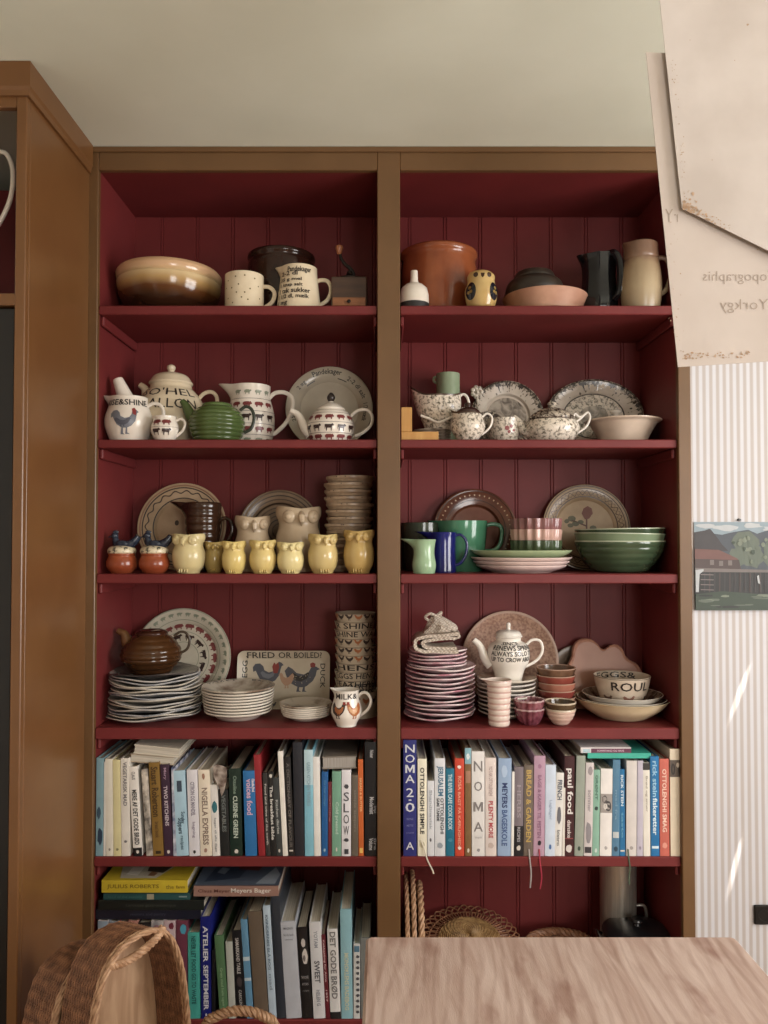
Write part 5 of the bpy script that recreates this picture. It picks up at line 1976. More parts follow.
mb.build('dish', [mat('dish_cream', (206, 192, 168), (196, 180, 156), .2, 16), INK, RG, RG2, flat((146, 48, 42), .3), flat((186, 142, 112), .3)], o)

rg = random.Random(23)
stack('side_plate', 'plate', 'small ivory plate, %s in the short stack beside the hen jug', 'side plates', 306, 2.325, D_, 24, 26, 702, 6, [WP], rg, 0, 0, .014, .001, GRP)

HENB = flat((66, 50, 46), .3)
HENO = flat((176, 98, 50), .3)
s = Spot(346.5, 2.245, D_, 708)


def ex(mb, pf, s):
    wtext(mb, s, pf, 'MILK&', 337, 357, 694, 699.5, 1, .012)
    fn = wrapper(pf)
    R = 14.5 * s.k
    up = lambda e_: (lambda u, v: (lambda p: (p[0] * e_, p[1] * e_, p[2]))(fn(u, v, R)))
    z = s.h(712, -R)
    for dx_, m_, sg in ((-.022, 2, 1), (.024, 3, -1)):
        mb.poly([(dx_ + sg * x * .050, z + y * .052) for x, y in HEN], up(1), m_)
        mb.poly([(dx_ + sg * x * .030 + sg * .003, z + .001 + y * .028) for x, y in HEN], up(1.008), 3 if m_ == 2 else 4)
        mb.poly([(dx_ + sg * .017 + a * .004, z + .023 + b * .004) for a, b in ((-1, -1), (1, -1), (1, 1), (-1, 1))], up(1.012), 5)


jug('hen_jug', 'white milk jug with two brown hens under black capitals', 'jug', s, [(11, None), (11.5, 727), (10, 724), (14.6, 715), (15.2, 708), (12.5, 698), (12.3, 692), (13, 689.4)], .003, [PALE, INK, HENB, HENO, flat((206, 150, 96), .3), flat((150, 48, 38), .3)], ex,
    (.011, .004, .02), [(358, 696), (363, 692.5), (368, 694), (371, 701), (368, 709), (361, 715), (358, 716)], 1.6)

# tower of lettered bowls with a big mug below
Y = 2.375
s = Spot(357.5, Y, D_, 700)
o = thing('tall_mug', 'cream lettered mug with loop handle under the tower of bowls, behind the hen jug', 'mug', s.loc)
MC = mat('mug_cream', (202, 184, 158), (188, 170, 144), .2, 16)
pf = smoothp(s.prof([(17, None), (18.5, 722), (19.6, 706), (19.8, 690)]), 3)


def ex(mb):
    wtext(mb, s, pf, 'ROOSTERS', 345, 376, 684, 691, 1, .01)
    band(mb, pf, s.h(702, -.06), HEN, .024, 5, 2, 3, a0=-1.2, a1=1.2)


body(o, pf, .004, [MC, INK, HENB, HENO], extra=ex)
handle(s, [(374, 690), (379, 688), (381.5, 695), (380, 706), (374, 713)], 1.7).build('handle', MC, o)
zb_ = s.h(690) + D_
NB = 10
zt_ = P(354, 612.5, Y).z
c = P(355.5, 650, Y)
hb = .052
stp = (zt_ - hb - zb_) / (NB - 1) + .0
WDS = [('RISE', 'SHINE'), ('HENS', 'EGGS'), ('LAY', 'SHINE'), None, None, ('SHINE', 'WAKE'), None, ('RISE', 'SHINE'), None, None]
WDT = ['LETTERS', 'FEATHERS', 'EGGS HENS', 'HENS', None, None, None, 'SHINE WA', 'R SHINE', None]
rg = random.Random(8)
zb2 = zb_ - .03
for i in range(NB):
    k_ = NB - 1 - i
    r = 20.3 * Y / F
    z = zt_ - hb - k_ * (8.1 * Y / F)
    if z < zb_ - .04:
        z = zb_ - .04
    o = thing('lettered_bowl', 'lettered cream bowl, %s in the tower at the brown upright' % ordn(k_, NB), 'bowl', (c.x + rg.uniform(-.002, .002), Y + rg.uniform(-.002, .002), z), 'lettered bowls in a tower')
    pf = smoothp([(r * .68, 0), (r * .74, .002), (r * .87, hb * .45), (r * .95, hb * .75), (r, hb)], 3)

    def ex(mb):
        fn = wrapper(pf)
        z0, z1 = hb * .64, hb * .96
        if WDT[i]:
            mb.text(WDT[i], lambda u, v: fn(u, v, r), -r * 1.1, r * 1.15, z0, z1, 1, .012)
        else:
            for q in range(6):
                a = -1.2 + q * .46
                sh = (HEN, ROOST)[(q + i) % 2]
                mb.poly([(a * r + x * .026 * (1 if (q + i) % 3 else -1), (z0 + z1) / 2 + y * .019) for x, y in sh], lambda u, v: fn(u, v, r), 2 if q % 3 else 3)
        ringline(mb, pf, hb * .985, .0012, 4)
    mb = MB()
    mb.lathe(shell(pf, .0028), 44)
    ex(mb)
    mb.build('dish', [MC, INK, HENB, HENO, flat((120, 100, 84), .3)], o)

# ================= fourth shelf, right bay
PK = [mat('pink_sponge_%d' % i, a, b, .16, 26, .4, .66) for i, (a, b) in enumerate((((228, 206, 206), (200, 136, 148)), ((232, 214, 214), (208, 158, 168)), ((224, 198, 200), (188, 116, 132)), ((234, 218, 214), (204, 166, 174))))]
rg = random.Random(31)
zt3, _ = stack('pink_plate', 'plate', 'large pink sponged plate, %s in the big pink stack', 'large pink plates', 439.5, 2.345, D_, 35, 34.6, 664, 12, PK, rg, .009, .018, .014, .003, None, .004)
zt4, _ = stack('pink_side_plate', 'plate', 'smaller pink sponged plate, %s under the crocheted cloth', 'smaller pink plates', 437.5, 2.345, zt3 + .003, 29.5, 29, 648, 5, PK[::-1], rg, .009, .018, .013, .002, None, .004)

# crocheted cloth
s = Spot(437, 2.33, zt4 + .0105, 640)
o_m = mat('crochet_cotton', (206, 188, 166), (170, 150, 130), .9, 55, .35, .7, bump=.9, bscale=170)


def knit():
    m = mat('crochet_knit', (216, 202, 186), (200, 184, 166), .9, 30)
    nt = m.node_tree
    b = nt.nodes['Principled BSDF']
    tc = nt.nodes.new('ShaderNodeTexCoord')
    mp = nt.nodes.new('ShaderNodeMapping')
    mp.inputs['Rotation'].default_value = (.5, .78, .78)
    nt.links.new(tc.outputs['Object'], mp.inputs['Vector'])
    ck = nt.nodes.new('ShaderNodeTexVoronoi')
    ck.inputs['Scale'].default_value = 160
    ck.inputs['Randomness'].default_value = .25
    nt.links.new(mp.outputs['Vector'], ck.inputs['Vector'])
    bn = nt.nodes.new('ShaderNodeBump')
    bn.inputs['Distance'].default_value = .003
    bn.inputs['Strength'].default_value = .6
    bn.invert = True
    nt.links.new(ck.outputs['Distance'], bn.inputs['Height'])
    nt.links.new(bn.outputs['Normal'], b.inputs['Normal'])
    src = b.inputs['Base Color'].links[0].from_socket
    rp = nt.nodes.new('ShaderNodeValToRGB')
    rp.color_ramp.elements[0].position, rp.color_ramp.elements[1].position = .3, .62
    rp.color_ramp.elements[0].color, rp.color_ramp.elements[1].color = (1, 1, 1, 1), lin((150, 130, 116))
    nt.links.new(ck.outputs['Distance'], rp.inputs['Fac'])
    mx = nt.nodes.new('ShaderNodeMix')
    mx.data_type, mx.blend_type = 'RGBA', 'MULTIPLY'
    mx.inputs['Factor'].default_value = .6
    nt.links.new(src, mx.inputs[6])
    nt.links.new(rp.outputs['Color'], mx.inputs[7])
    nt.links.new(mx.outputs[2], b.inputs['Base Color'])
    return m


KN = knit()
mb = MB()
k_ = s.k


def strip(path, y0, y1, t, ny=10, wob=.0):
    "thick folded cloth: a path in x,z carried along y"
    q = cat([Vector((x, 0, z)) for x, z in path], 8)
    n = len(q)
    rows = []
    for j in range(ny + 1):
        y = y0 + (y1 - y0) * j / ny
        L, R2 = [], []
        for i in range(n):
            tg = (q[min(i + 1, n - 1)] - q[max(i - 1, 0)]).normalized()
            nn = Vector((-tg.z, 0, tg.x))
            w = wob * sin(i * .7 + j * 1.3)
            L.append((q[i].x + nn.x * (t / 2 + w), y, q[i].z + nn.z * (t / 2 + w)))
            R2.append((q[i].x - nn.x * (t / 2 - w), y, q[i].z - nn.z * (t / 2 - w)))
        rows.append(L + R2[::-1])
    m_ = 2 * n
    vs = sum(rows, [])
    fs = [(a * m_ + i, (a + 1) * m_ + i, (a + 1) * m_ + (i + 1) % m_, a * m_ + (i + 1) % m_) for a in range(ny) for i in range(m_)]
    for a, rev in ((0, False), (ny, True)):
        for i in range(n - 1):
            f = (a * m_ + i, a * m_ + i + 1, a * m_ + m_ - 2 - i, a * m_ + m_ - 1 - i)
            fs.append(f[::-1] if rev else f)
    mb.add(vs, fs, 0, True)


px = lambda x: (x - 437) * k_
# folded roll at the front
strip([(px(456), .004), (px(430), .0045), (px(418), .008), (px(414), .025), (px(418), .043), (px(432), .049), (px(457), .055)], -.078, .03, .0095, 8, .001)
strip([(px(454), .0135), (px(430), .0135), (px(421.5), .025), (px(428), .037), (px(453), .043)], -.074, .03, .009, 8, .001)
# heap behind and above
N1, N2 = 36, 16
vs = []
rg = random.Random(9)
for j in range(N2 + 1):
    t = j / N2
    for i in range(N1):
        a = 2 * pi * i / N1
        r = (1 - t) ** .55
        fold = 1 + .10 * sin(5 * a + 5 * t) * (1 - t * .4) + .06 * sin(9 * a - 7 * t)
        x = px(437) + .002 + cos(a) * r * .060 * fold + t * .0 - .010 * t * t + .01 * sin(3.1 * t)
        y = .005 + sin(a) * r * .06 * fold
        z = .040 + t * .066 + .004 * sin(3 * a + 2) * (1 - t)
        vs.append((x, y, z))
fs = [(j * N1 + i, j * N1 + (i + 1) % N1, (j + 1) * N1 + (i + 1) % N1, (j + 1) * N1 + i) for j in range(N2) for i in range(N1)]
fs.append(tuple(N1 - 1 - i for i in range(N1)))
mb.add(vs, fs, 0, True)
strip([(px(452), .034), (px(458), .045), (px(452), .062), (px(440), .074)], -.04, .03, .007, 8, .001)
mb.tube(cat([(px(428), -.01, .088), (px(425), -.012, .098), (px(430), -.014, .108), (px(436), -.01, .102), (px(441), -.008, .112), (px(440), -.004, .096), (px(446), 0, .088)]), .0042, 8)
o = mb.build('crocheted_cloth', KN)
o.location = (s.x, s.Y, s.z)
tag(o, 'cream crocheted cloth folded on top of the pink plate stack', 'cloth')

# large speckled plate
SPP = mat('speckled_pink_clay', (192, 150, 124), (152, 108, 88), .35, 130, .4, .62, detail=5)
wall_plate('speckled_plate', 'large speckled pinkish plate leaning behind the white lettered teapot', 510.5, 611.5, 44, D_, [SPP, mat('plate_edge_clay', (190, 150, 126), None, .4)], zones=[(.955, 0), (1.01, 1)], rim=.16, rise=.012)

# plates under the white teapot
rg = random.Random(41)
zt5, _ = stack('white_plate', 'plate', 'white plate with dark rim line, %s under the white lettered teapot', 'white plates under the lettered teapot', 506.5, 2.37, D_, 28, 29.5, 676.5, 9, [WP, mat('cool_white_plate', (206, 198, 188), (190, 182, 174), .16)], rg, .003, .004, .014, .0015, GRP)
s = Spot(508.5, 2.37, zt5 + .0008, 655)
o = thing('lettered_teapot', 'white teapot with four lines of black lettering, on a stack of white plates', 'teapot', s.loc)
pf = smoothp(s.prof([(13, None), (13.5, 677), (15.5, 670), (20.3, 660), (20.8, 650), (18, 644), (13, 641), (12.4, 639), (12.6, 637)]), 5)


def ex(mb):
    for t, x0, x1, y0, y1 in (('SINCE', 498, 517, 642.8, 645.6), ('RENEWS SPRING', 491, 528, 646.2, 651), ('ALWAYS SOLO TIT', 489.8, 528.6, 651.8, 656.6), ('UP TO CROW ABOUT', 490.5, 528, 657.6, 662.2)):
        wtext(mb, s, pf, t, x0, x1, y0, y1, 1, .02)


body(o, pf, .004, [PALE, INK], extra=ex)
l = MB().lathe(smoothp([(r * s.k, s.h(y)) for r, y in ((12.8, 637.3), (14, 636), (13, 634.8), (12, 632.4), (9, 630.4), (3.5, 629.8), (1.9, 628.4), (2.2, 625), (1.6, 622.8), (.01, 622.4))], 4), 36)
l.build('lid', PALE, o)
MB().tube(cat([s.pt(491, 664), s.pt(485, 658), s.pt(480, 646), s.pt(473.5, 639.5)]), [.020, .0145, .0105, .0085], 14, up=(0, 1, 0)).build('spout', PALE, o)
handle(s, [(526, 645), (532, 640), (540, 641), (542.5, 650), (538, 659), (529, 665), (524, 667)], 1.4, flat_=1.4).build('handle', PALE, o)

# pink ribbed tumbler
PKT = mat('pink_band_glaze', (218, 188, 174), (208, 174, 160), .18, 10)
s = Spot(499, 2.245, D_, 703)
o = thing('pink_tumbler', 'tall white tumbler with pink ribs and a pouring lip, front of the fourth shelf', 'tumbler', s.loc)
pf0 = s.prof([(10, None), (10.3, 727), (11.5, 700), (12.6, 682), (12.8, 679.5)])
pf = ribs(0, smoothp(pf0, 3), 8, .0012)
zr_ = pf[-1][1]
mi = []
sh = shell(pf, .003)
for i in range(len(sh) - 1):
    z = (sh[i][1] + sh[i + 1][1]) / 2
    fr_ = (z / zr_ * 8) % 1
    mi.append(1 if i < len(pf) and (fr_ < .2 or fr_ > .8) else 0)
MB().lathe(sh, 44, mi, deform=lip(zr_ - .012, zr_, .020, .001, pi, .32)).build('body', [glaze('blush_white', (222, 202, 188), (214, 192, 178), .18), glaze('rose_rib', (206, 166, 154), None, .2)], o)

# small bowls
PUR = [glaze('plum_glaze', (92, 34, 46), (124, 62, 74), .15, scale=60), glaze('plum_pale', (116, 50, 58), (146, 88, 96), .15, scale=60)]
for i, (lb, m_) in enumerate((('plum fluted bowl, lower of two nested by the pink tumbler', PUR[0]), ('plum fluted bowl with pale streaks, upper of two nested by the pink tumbler', PUR[1]))):
    s = Spot(529.2, 2.262, D_, 710)
    hb = s.h(699) * .66
    o = thing('plum_bowl', lb, 'bowl', (s.x, s.Y, D_ + i * s.h(699) * .34), 'plum bowls')
    r = 14.9 * s.k
    body(o, smoothp([(r * .52, 0), (r * .6, .002), (r * .84, hb * .4), (r * .97, hb * .8), (r, hb)], 4), .003, m_, 96, deform=flute(14, .035), name='dish', rim=glaze('plum_lip', (186, 150, 150), None, .2))
TER = [((150, 84, 66), (134, 70, 54)), ((188, 140, 120), (176, 126, 106)), ((140, 62, 52), (122, 50, 42)), ((176, 110, 88), (160, 96, 76)), ((150, 70, 56), (134, 58, 46)), ((128, 92, 68), (92, 62, 44))]
Y = 2.36
c = P(556, 680, Y)
zt_ = P(556, 667, Y).z
hb = .038
for i in range(6):
    st_ = (zt_ - hb - D_) / 5
    r = (18.2 + .25 * i) * Y / F
    lb = ['clay red small bowl, %s in the stack by the lettered teapot', 'pale pink small bowl, %s in the stack by the lettered teapot', 'deep red small bowl, %s in the stack by the lettered teapot', 'salmon small bowl, %s in the stack by the lettered teapot', 'brick red small bowl, %s in the stack by the lettered teapot',
          'brown rimmed small bowl, %s in the stack by the lettered teapot'][i] % ordn(5 - i, 6)
    o = thing('small_bowl', lb, 'bowl', (c.x + (-.001, .001, 0, .001, -.001, 0)[i], Y, D_ + i * st_ + .0003), 'small clay bowls')
    body(o, smoothp([(r * .62, 0), (r * .68, .002), (r * .88, hb * .4), (r * .98, hb * .8), (r, hb)], 3), .0028, glaze('small_bowl_%d' % i, *TER[i], .2), 44, name='dish', rim=glaze('small_bowl_lip', (176, 138, 116), None, .2))
OLB = glaze('olive_brown_glaze', (96, 74, 50), (74, 56, 38), .14)
PWR = glaze('pink_white_ribbed', (210, 178, 160), (196, 160, 144), .18)
s = Spot(560.5, 2.255, D_, 712)
Hh = s.h(701.5)
for i, (lb, m_) in enumerate((('pinkish ribbed small bowl under an olive brown one, front of the fourth shelf', PWR), ('olive brown small bowl nested in the pinkish ribbed one', OLB))):
    o = thing('dip_bowl', lb, 'bowl', (s.x, s.Y, D_ + (0, Hh * .3)[i]), 'nested dip bowls')
    r = (15.2, 15.4)[i] * s.k
    hb = Hh * .72
    pf = smoothp([(r * .42, 0), (r * .5, .002), (r * .8, hb * .4), (r * .96, hb * .8), (r, hb)], 4)
    body(o, ribs(0, pf, 4, .0014) if i == 0 else pf, .003, m_, 44, name='dish', rim=glaze('dip_bowl_lip', (196, 176, 150), None, .2))

# scalloped clay board
Yb = 2.455
c = P(604, 690, Yb)
ztop = P(597, 638, Yb + .03).z
Hs = ztop - D_
kq = 2.485 / F
SCW = mat('scalloped_clay', (198, 142, 116), (176, 116, 92), .4, 5, bump=.08, bscale=60)
pts = [(575, 706), (568, 694), (566, 678), (567, 668), (571, 662), (574.5, 655), (575.5, 648), (579, 641.5), (586, 638), (594, 638.5), (600, 642.5), (604, 647.5), (608, 648), (613, 644.5), (620, 644), (625.5, 648.5), (628, 655), (632, 659), (639, 663), (643.5, 672), (644, 684), (640, 695), (632, 706)]
q = [(p.x, p.z) for p in cat([Vector(((x - 604) * kq, 0, (706 - y) / (706 - 638) * Hs)) for x, y in pts], 4)]
o = thing('scalloped_board', 'pinkish clay board with scalloped cloud outline, leaning behind the shallow bowls', 'board', (c.x, Yb, D_ + .0005), None, (R_(-9), 0, 0))
mb = MB()
mb.prism(q, .0, .012)
cx_, cz_ = 0, Hs * .5
q2 = [(cx_ + (x - cx_) * .9, cz_ + (z - cz_) * .9) for x, z in q]
q3 = [(cx_ + (x - cx_) * .97, cz_ + (z - cz_) * .97) for x, z in q]
n = len(q)
mb.add([(x, -.0, z) for x, z in q] + [(x, -.004, z) for x, z in q3] + [(x, -.001, z) for x, z in q2], [(k * n + i, k * n + (i + 1) % n, (k + 1) * n + (i + 1) % n, (k + 1) * n + i) for k in (0, 1) for i in range(n)], 0, True)
mb.add([(x, -.001, z) for x, z in q2], [tuple(t) for t in tessellate_polygon([[Vector((a, b, 0)) for a, b in q2]])])
mb.build('board', SCW, o)
# greyish dish behind it
wall_plate('grey_dish', 'greyish round dish, only its edge showing beside the scalloped board', 578, 644, 18, D_, [mat('ash_glaze', (128, 108, 92), (110, 92, 78), .3)], Yb=2.488, lean=6, rise=.008, catg='dish')

# shallow bowls and lettered bowl
YC_ = glaze('ivory_yellow_glaze', (216, 196, 158), (206, 184, 144), .14)
Y = 2.352
c = P(621.5, 705, Y)
r = 46.3 * Y / F
Hb = P(621.5, 697.5, Y).z - D_
o = thing('serving_bowl', 'wide shallow ivory bowl at the right end of the fourth shelf', 'bowl', (c.x, Y, D_ + .0003), 'nested shallow bowls')
pf = smoothp([(r * .5, 0), (r * .54, .003), (r * .56, .004), (r * .82, Hb * .5), (r * .96, Hb * .9), (r, Hb)], 4)
body(o, pf, .004, YC_, 64, name='dish')
INB = mat('brown_spotted_glaze', (170, 146, 120), (70, 50, 40), .16, 38, .4, .6)
for i, (f, dz, lb) in enumerate(((.93, .012, 'brown spotted shallow bowl nested in the wide ivory bowl'), (.84, .024, 'smaller white rimmed bowl, innermost of the nested shallow bowls'))):
    rr = r * f
    o = thing('serving_bowl', lb, 'bowl', (c.x + .002 * i, Y, D_ + dz), 'nested shallow bowls')
    h2 = Hb * .9
    pf = smoothp([(rr * .45, 0), (rr * .5, .002), (rr * .8, h2 * .46), (rr * .96, h2 * .84), (rr, h2 * .92)], 4)
    sh = shell(pf, .0035)
    MB().lathe(sh, 60, [0] * (len(pf) + 2) + [1] * (len(sh) - len(pf) - 3)).build('dish', [WP, INB], o)
s = Spot(622, 2.345, D_ + .024 + .005, 690)
o = thing('egg_bowl', 'cream bowl with large black capitals inside and out, sitting in the shallow bowls', 'bowl', s.loc)
hb = s.h(675)
r1 = 27.5 * s.k
pf = smoothp([(r1 * .52, 0), (r1 * .58, .003), (r1 * .8, hb * .35), (r1 * .93, hb * .7), (r1, hb)], 4)


def ex(mb):
    wtext(mb, s, pf, 'ROUL', 605, 639, 682.5, 691.5, 1, .012)
    fn = wrapper(pf)
    zz = hb * .36
    R = rad_at(pf, zz)
    for a, m_, w in ((-.9, 2, .03), (.0, 3, .034), (1.0, 2, .028)):
        mb.poly([(a * R + x * w, zz + y * w * .8) for x, y in HEN], lambda u, v: fn(u, v, R), m_)
    # letters inside the far wall
    zi = hb * .86

    def inn(u, v):
        rr = rad_at(pf, v) - .0042
        a = u / r1
        return (rr * sin(a), rr * cos(a), v)
    mb.text('EGGS&', inn, -r1 * .92, r1 * .86, hb * .79, hb * .975, 1, .012)
    ringline(mb, pf, hb * .985, .0014, 1)


body(o, pf, .0034, [mat('egg_bowl_cream', (208, 190, 168), (194, 174, 152), .18, 20), INK, flat((110, 84, 70), .3), flat((140, 92, 76), .3)], 56, extra=ex)
# ------------------------------------------------------------------ books
PAGE = mat('page_edges', (206, 196, 178), (176, 166, 148), .8, 6, .35, .65, stretch=(90, 1, 1))
PAGE2 = mat('page_edges_flat', (206, 196, 178), (176, 166, 148), .8, 6, .35, .65, stretch=(1, 1, 90))
PAGED = mat('page_edges_grey', (168, 160, 150), (140, 132, 124), .8, 6, .35, .65, stretch=(90, 1, 1))
YBK = 2.216


def cloth_mat(c, c2=None):
    if min(c) > 150:
        c = tuple(min(236, int(x * 1.06)) for x in c)
    return mat('cover_%d_%d_%d' % c + ('' if c2 is None else '_%d_%d_%d' % c2), c, c2 or tuple(max(0, x * .965 - 1) for x in c), .4, 22 if c2 is None else 34, .38, .62)


def book_mesh(w, h, d, colour, texts, root, soft=False, page=None, kY=None, zoff=None, c2=None, bulge=.0009):
    t = min(.0028, w * .16)
    mats = [cloth_mat(colour, c2)]
    b = min(bulge, w * .035)
    arc = lambda x: -b * (1 - (2 * x / w - 1) ** 2)
    N = 6
    outl = [(0, d)] + [(w * i / N, arc(w * i / N)) for i in range(N + 1)] + [(w, d), (w - t, d), (w - t, .004), (t, .004), (t, d)]
    mb = MB()
    n = len(outl)
    tr = [tuple(q) for q in tessellate_polygon([[Vector((a, c, 0)) for a, c in outl]])]
    mb.add([(x, y, h) for x, y in outl], tr)
    mb.add([(x, y, 0) for x, y in outl], [f[::-1] for f in tr])
    mb.add([(x, y, 0) for x, y in outl] + [(x, y, h) for x, y in outl], [(i, n + i, n + (i + 1) % n, (i + 1) % n) for i in range(n)])
    fn = lambda x, z, e=.0004: (x, arc(min(max(x, 0), w)) - e, z)
    lv = .0004
    for q in texts:
        lv += .00006
        e_ = lv
        if q[0] == '#':          # printed block
            _, ya, yb, col, fa, fb = q
            m = flat(col, .45)
            if m not in mats:
                mats.append(m)
            k = mats.index(m)
            za, zb = zoff(yb), min(zoff(ya), h)
            xs = [w * (fa + (fb - fa) * i / 4) for i in range(5)]
            mb.add([fn(x, za, e_) for x in xs] + [fn(x, zb, e_) for x in xs], [(i, i + 1, 6 + i, 5 + i) for i in range(4)], k)
            continue
        if q[0] == '@':          # printed blob
            _, ya, yb, col, fa, fb = q
            m = flat(col, .45)
            if m not in mats:
                mats.append(m)
            za, zb = zoff(yb), zoff(ya)
            rg = random.Random(int(ya * 10 + yb))
            mb.poly([(w * ((fa + fb) / 2 + (fb - fa) / 2 * cos(a) * rg.uniform(.75, 1)), (za + zb) / 2 + (zb - za) / 2 * sin(a) * rg.uniform(.75, 1)) for a in [2 * pi * i / 12 for i in range(12)]], lambda u, v: fn(u, v, e_), mats.index(m))
            continue
        st, ya, yb, col = q[:4]
        hf = q[4] if len(q) > 4 else .5
        xc = q[5] if len(q) > 5 else .5
        mode = q[6] if len(q) > 6 else 'D'
        m = flat(col, .45)
        if m not in mats:
            mats.append(m)
        k = mats.index(m)
        za, zb = zoff(yb), zoff(ya)
        if mode == 'D':
            mb.text(st, lambda u, v: fn(w * xc + v, zb - u, e_ + .0003), 0, zb - za, -w * hf * .55, w * hf * .55, k, .026)
        elif mode == 'S':
            L = (zb - za) / len(st)
            for i, ch in enumerate(st):
                if ch in ' ':
                    continue
                sq = .8 if ch not in '·.' else .25
                mb.text(ch, lambda u, v: fn(u, v, e_ + .0003), w * (xc - hf / 2), w * (xc + hf / 2), zb - L * (i + .5) - L * sq / 2, zb - L * (i + .5) + L * sq / 2, k, .006)
        elif mode == 'H':
            mb.text(st, lambda u, v: fn(u, v, e_ + .0003), w * (xc - hf / 2), w * (xc + hf / 2), za, zb, k, .004)
    mb.build('cover', mats, root)
    pg = MB()
    pg.box((t + .0001, .0042, .003), (w - t - .0001, d - .003, h - .0035))
    pg.build('pages', page or PAGE, root)


def shelf_row(rows, base, yb, group, Y=YBK, catg='book'):
    for q in rows:
        lb, x0b, x1b, x0t, yt, colour, d, texts = q[:8]
        opt = q[8] if len(q) > 8 else {}
        yo = opt.get('Y', Y)
        k = yo / F
        ym = (yt + yb) / 2
        w = (x1b - x0b) * k * .965
        top = P(x0t, yt, yo)
        a = P(x0b, yb, yo)
        bR = P(x1b, yb, yo)
        h0 = top.z - base
        # vertical in the room leans a little in the photo
        nat = P(0, 0, yo)
        xr0 = P(x0b, yt, yo).x - a.x
        dx = top.x - a.x
        ang = math.atan2(dx if abs(x0t - x0b) > .6 else 0, h0)
        h = h0 / cos(ang)
        if ang > 0:
            o = thing('book', lb, catg, (bR.x - .0004, yo, base + .0003), group, (0, ang, 0))
            off = -w
        else:
            o = thing('book', lb, catg, (a.x + .0004, yo, base + .0003), group, (0, ang, 0))
            off = 0
        inner = bpy.data.objects
        zoff = lambda y: (P(x0b, y, yo).z - base) / cos(ang)
        nb = len(COL.objects)
        before = set(o2.name for o2 in o.children)
        book_mesh(w, h, d, colour, texts, o, page=opt.get('page'), zoff=zoff, c2=opt.get('c2'))
        if off:
            for ch in o.children:
                me = ch.data
                me.transform(Matrix.Translation((off, 0, 0)))
        if 'extra' in opt:
            opt['extra'](o, w, h, off, yo)


def lying(name, lb, x0, x1, yt, yb, d, colour, texts, Y=YBK, group=None, spine=True, z=None, tilt=0, page=None, c2=None, cover=None, rot=0):
    "book lying flat, spine or fore-edge to the front"
    a, b = P(x0, yb, Y), P(x1, yt, Y)
    L, t = b.x - a.x, b.z - a.z
    zz = a.z if z is None else z
    o = thing(name, lb, 'book', (a.x, Y, zz), group, (0, R_(tilt), R_(rot)))
    # build upright then lay down: local x -> z, local z -> x
    mats = [cloth_mat(colour, c2)]
    bt = min(.003, t * .14)
    mb = MB()
    mb.rbox((0, 0, 0), (L, d, bt), .0006).rbox((0, 0, t - bt), (L, d, t), .0006)
    if spine:
        mb.rbox((0, -.001, 0), (L, .003, t), .0008)
    else:
        mb.rbox((0, d - .003, 0), (L, d + .001, t), .0008)
    lv = .0012
    for q in texts:
        lv += .0001
        e_ = lv
        if q[0] == '#':
            _, xa, xb, col, fa, fb = q
            m = flat(col, .45)
            if m not in mats:
                mats.append(m)
            ua, ub = (P(xa, yb, Y).x - a.x), (P(xb, yb, Y).x - a.x)
            mb.add([(ua, -e_, t * fa), (ub, -e_, t * fa), (ub, -e_, t * fb), (ua, -e_, t * fb)], [(0, 1, 2, 3)], mats.index(m))
            continue
        if q[0] == '^':         # printed shape on the upper cover, fractions of length and depth
            _, pts, col = q
            m = flat(col, .4)
            if m not in mats:
                mats.append(m)
            e2 = t + lv - .0009
            mb.poly([(u * L, v * d) for u, v in pts], lambda u, v: (u, v, e2), mats.index(m))
            continue
        st, xa, xb, col = q[:4]
        fa, fb = (q[4], q[5]) if len(q) > 5 else (.3, .7)
        m = flat(col, .45)
        if m not in mats:
            mats.append(m)
        ua, ub = (P(xa, yb, Y).x - a.x), (P(xb, yb, Y).x - a.x)
        mb.text(st, lambda u, v: (u, -e_, v), ua, ub, t * fa, t * fb, mats.index(m), .014)
    mb.build('cover', mats, o)
    MB().box((.003, .0031 if spine else .002, bt + .0001), (L - .003, d - .0035, t - bt - .0001)).build('pages', page or PAGE2, o)
    return o


def ribbon(col, pts):
    def ex(o, w, h, off, yo):
        k = yo / F
        ink = flat(col, .5)
        q = cat([(off + w * .5 + x * k, y, z) for x, y, z in pts], 6)
        mb = MB()
        mb.tube(q, .0021, 8, flat_=.3, up=(1, 0, 0))
        mb.build('bookmark_ribbon', ink, o, 'ribbon bookmark hanging over the shelf edge')
    return ex


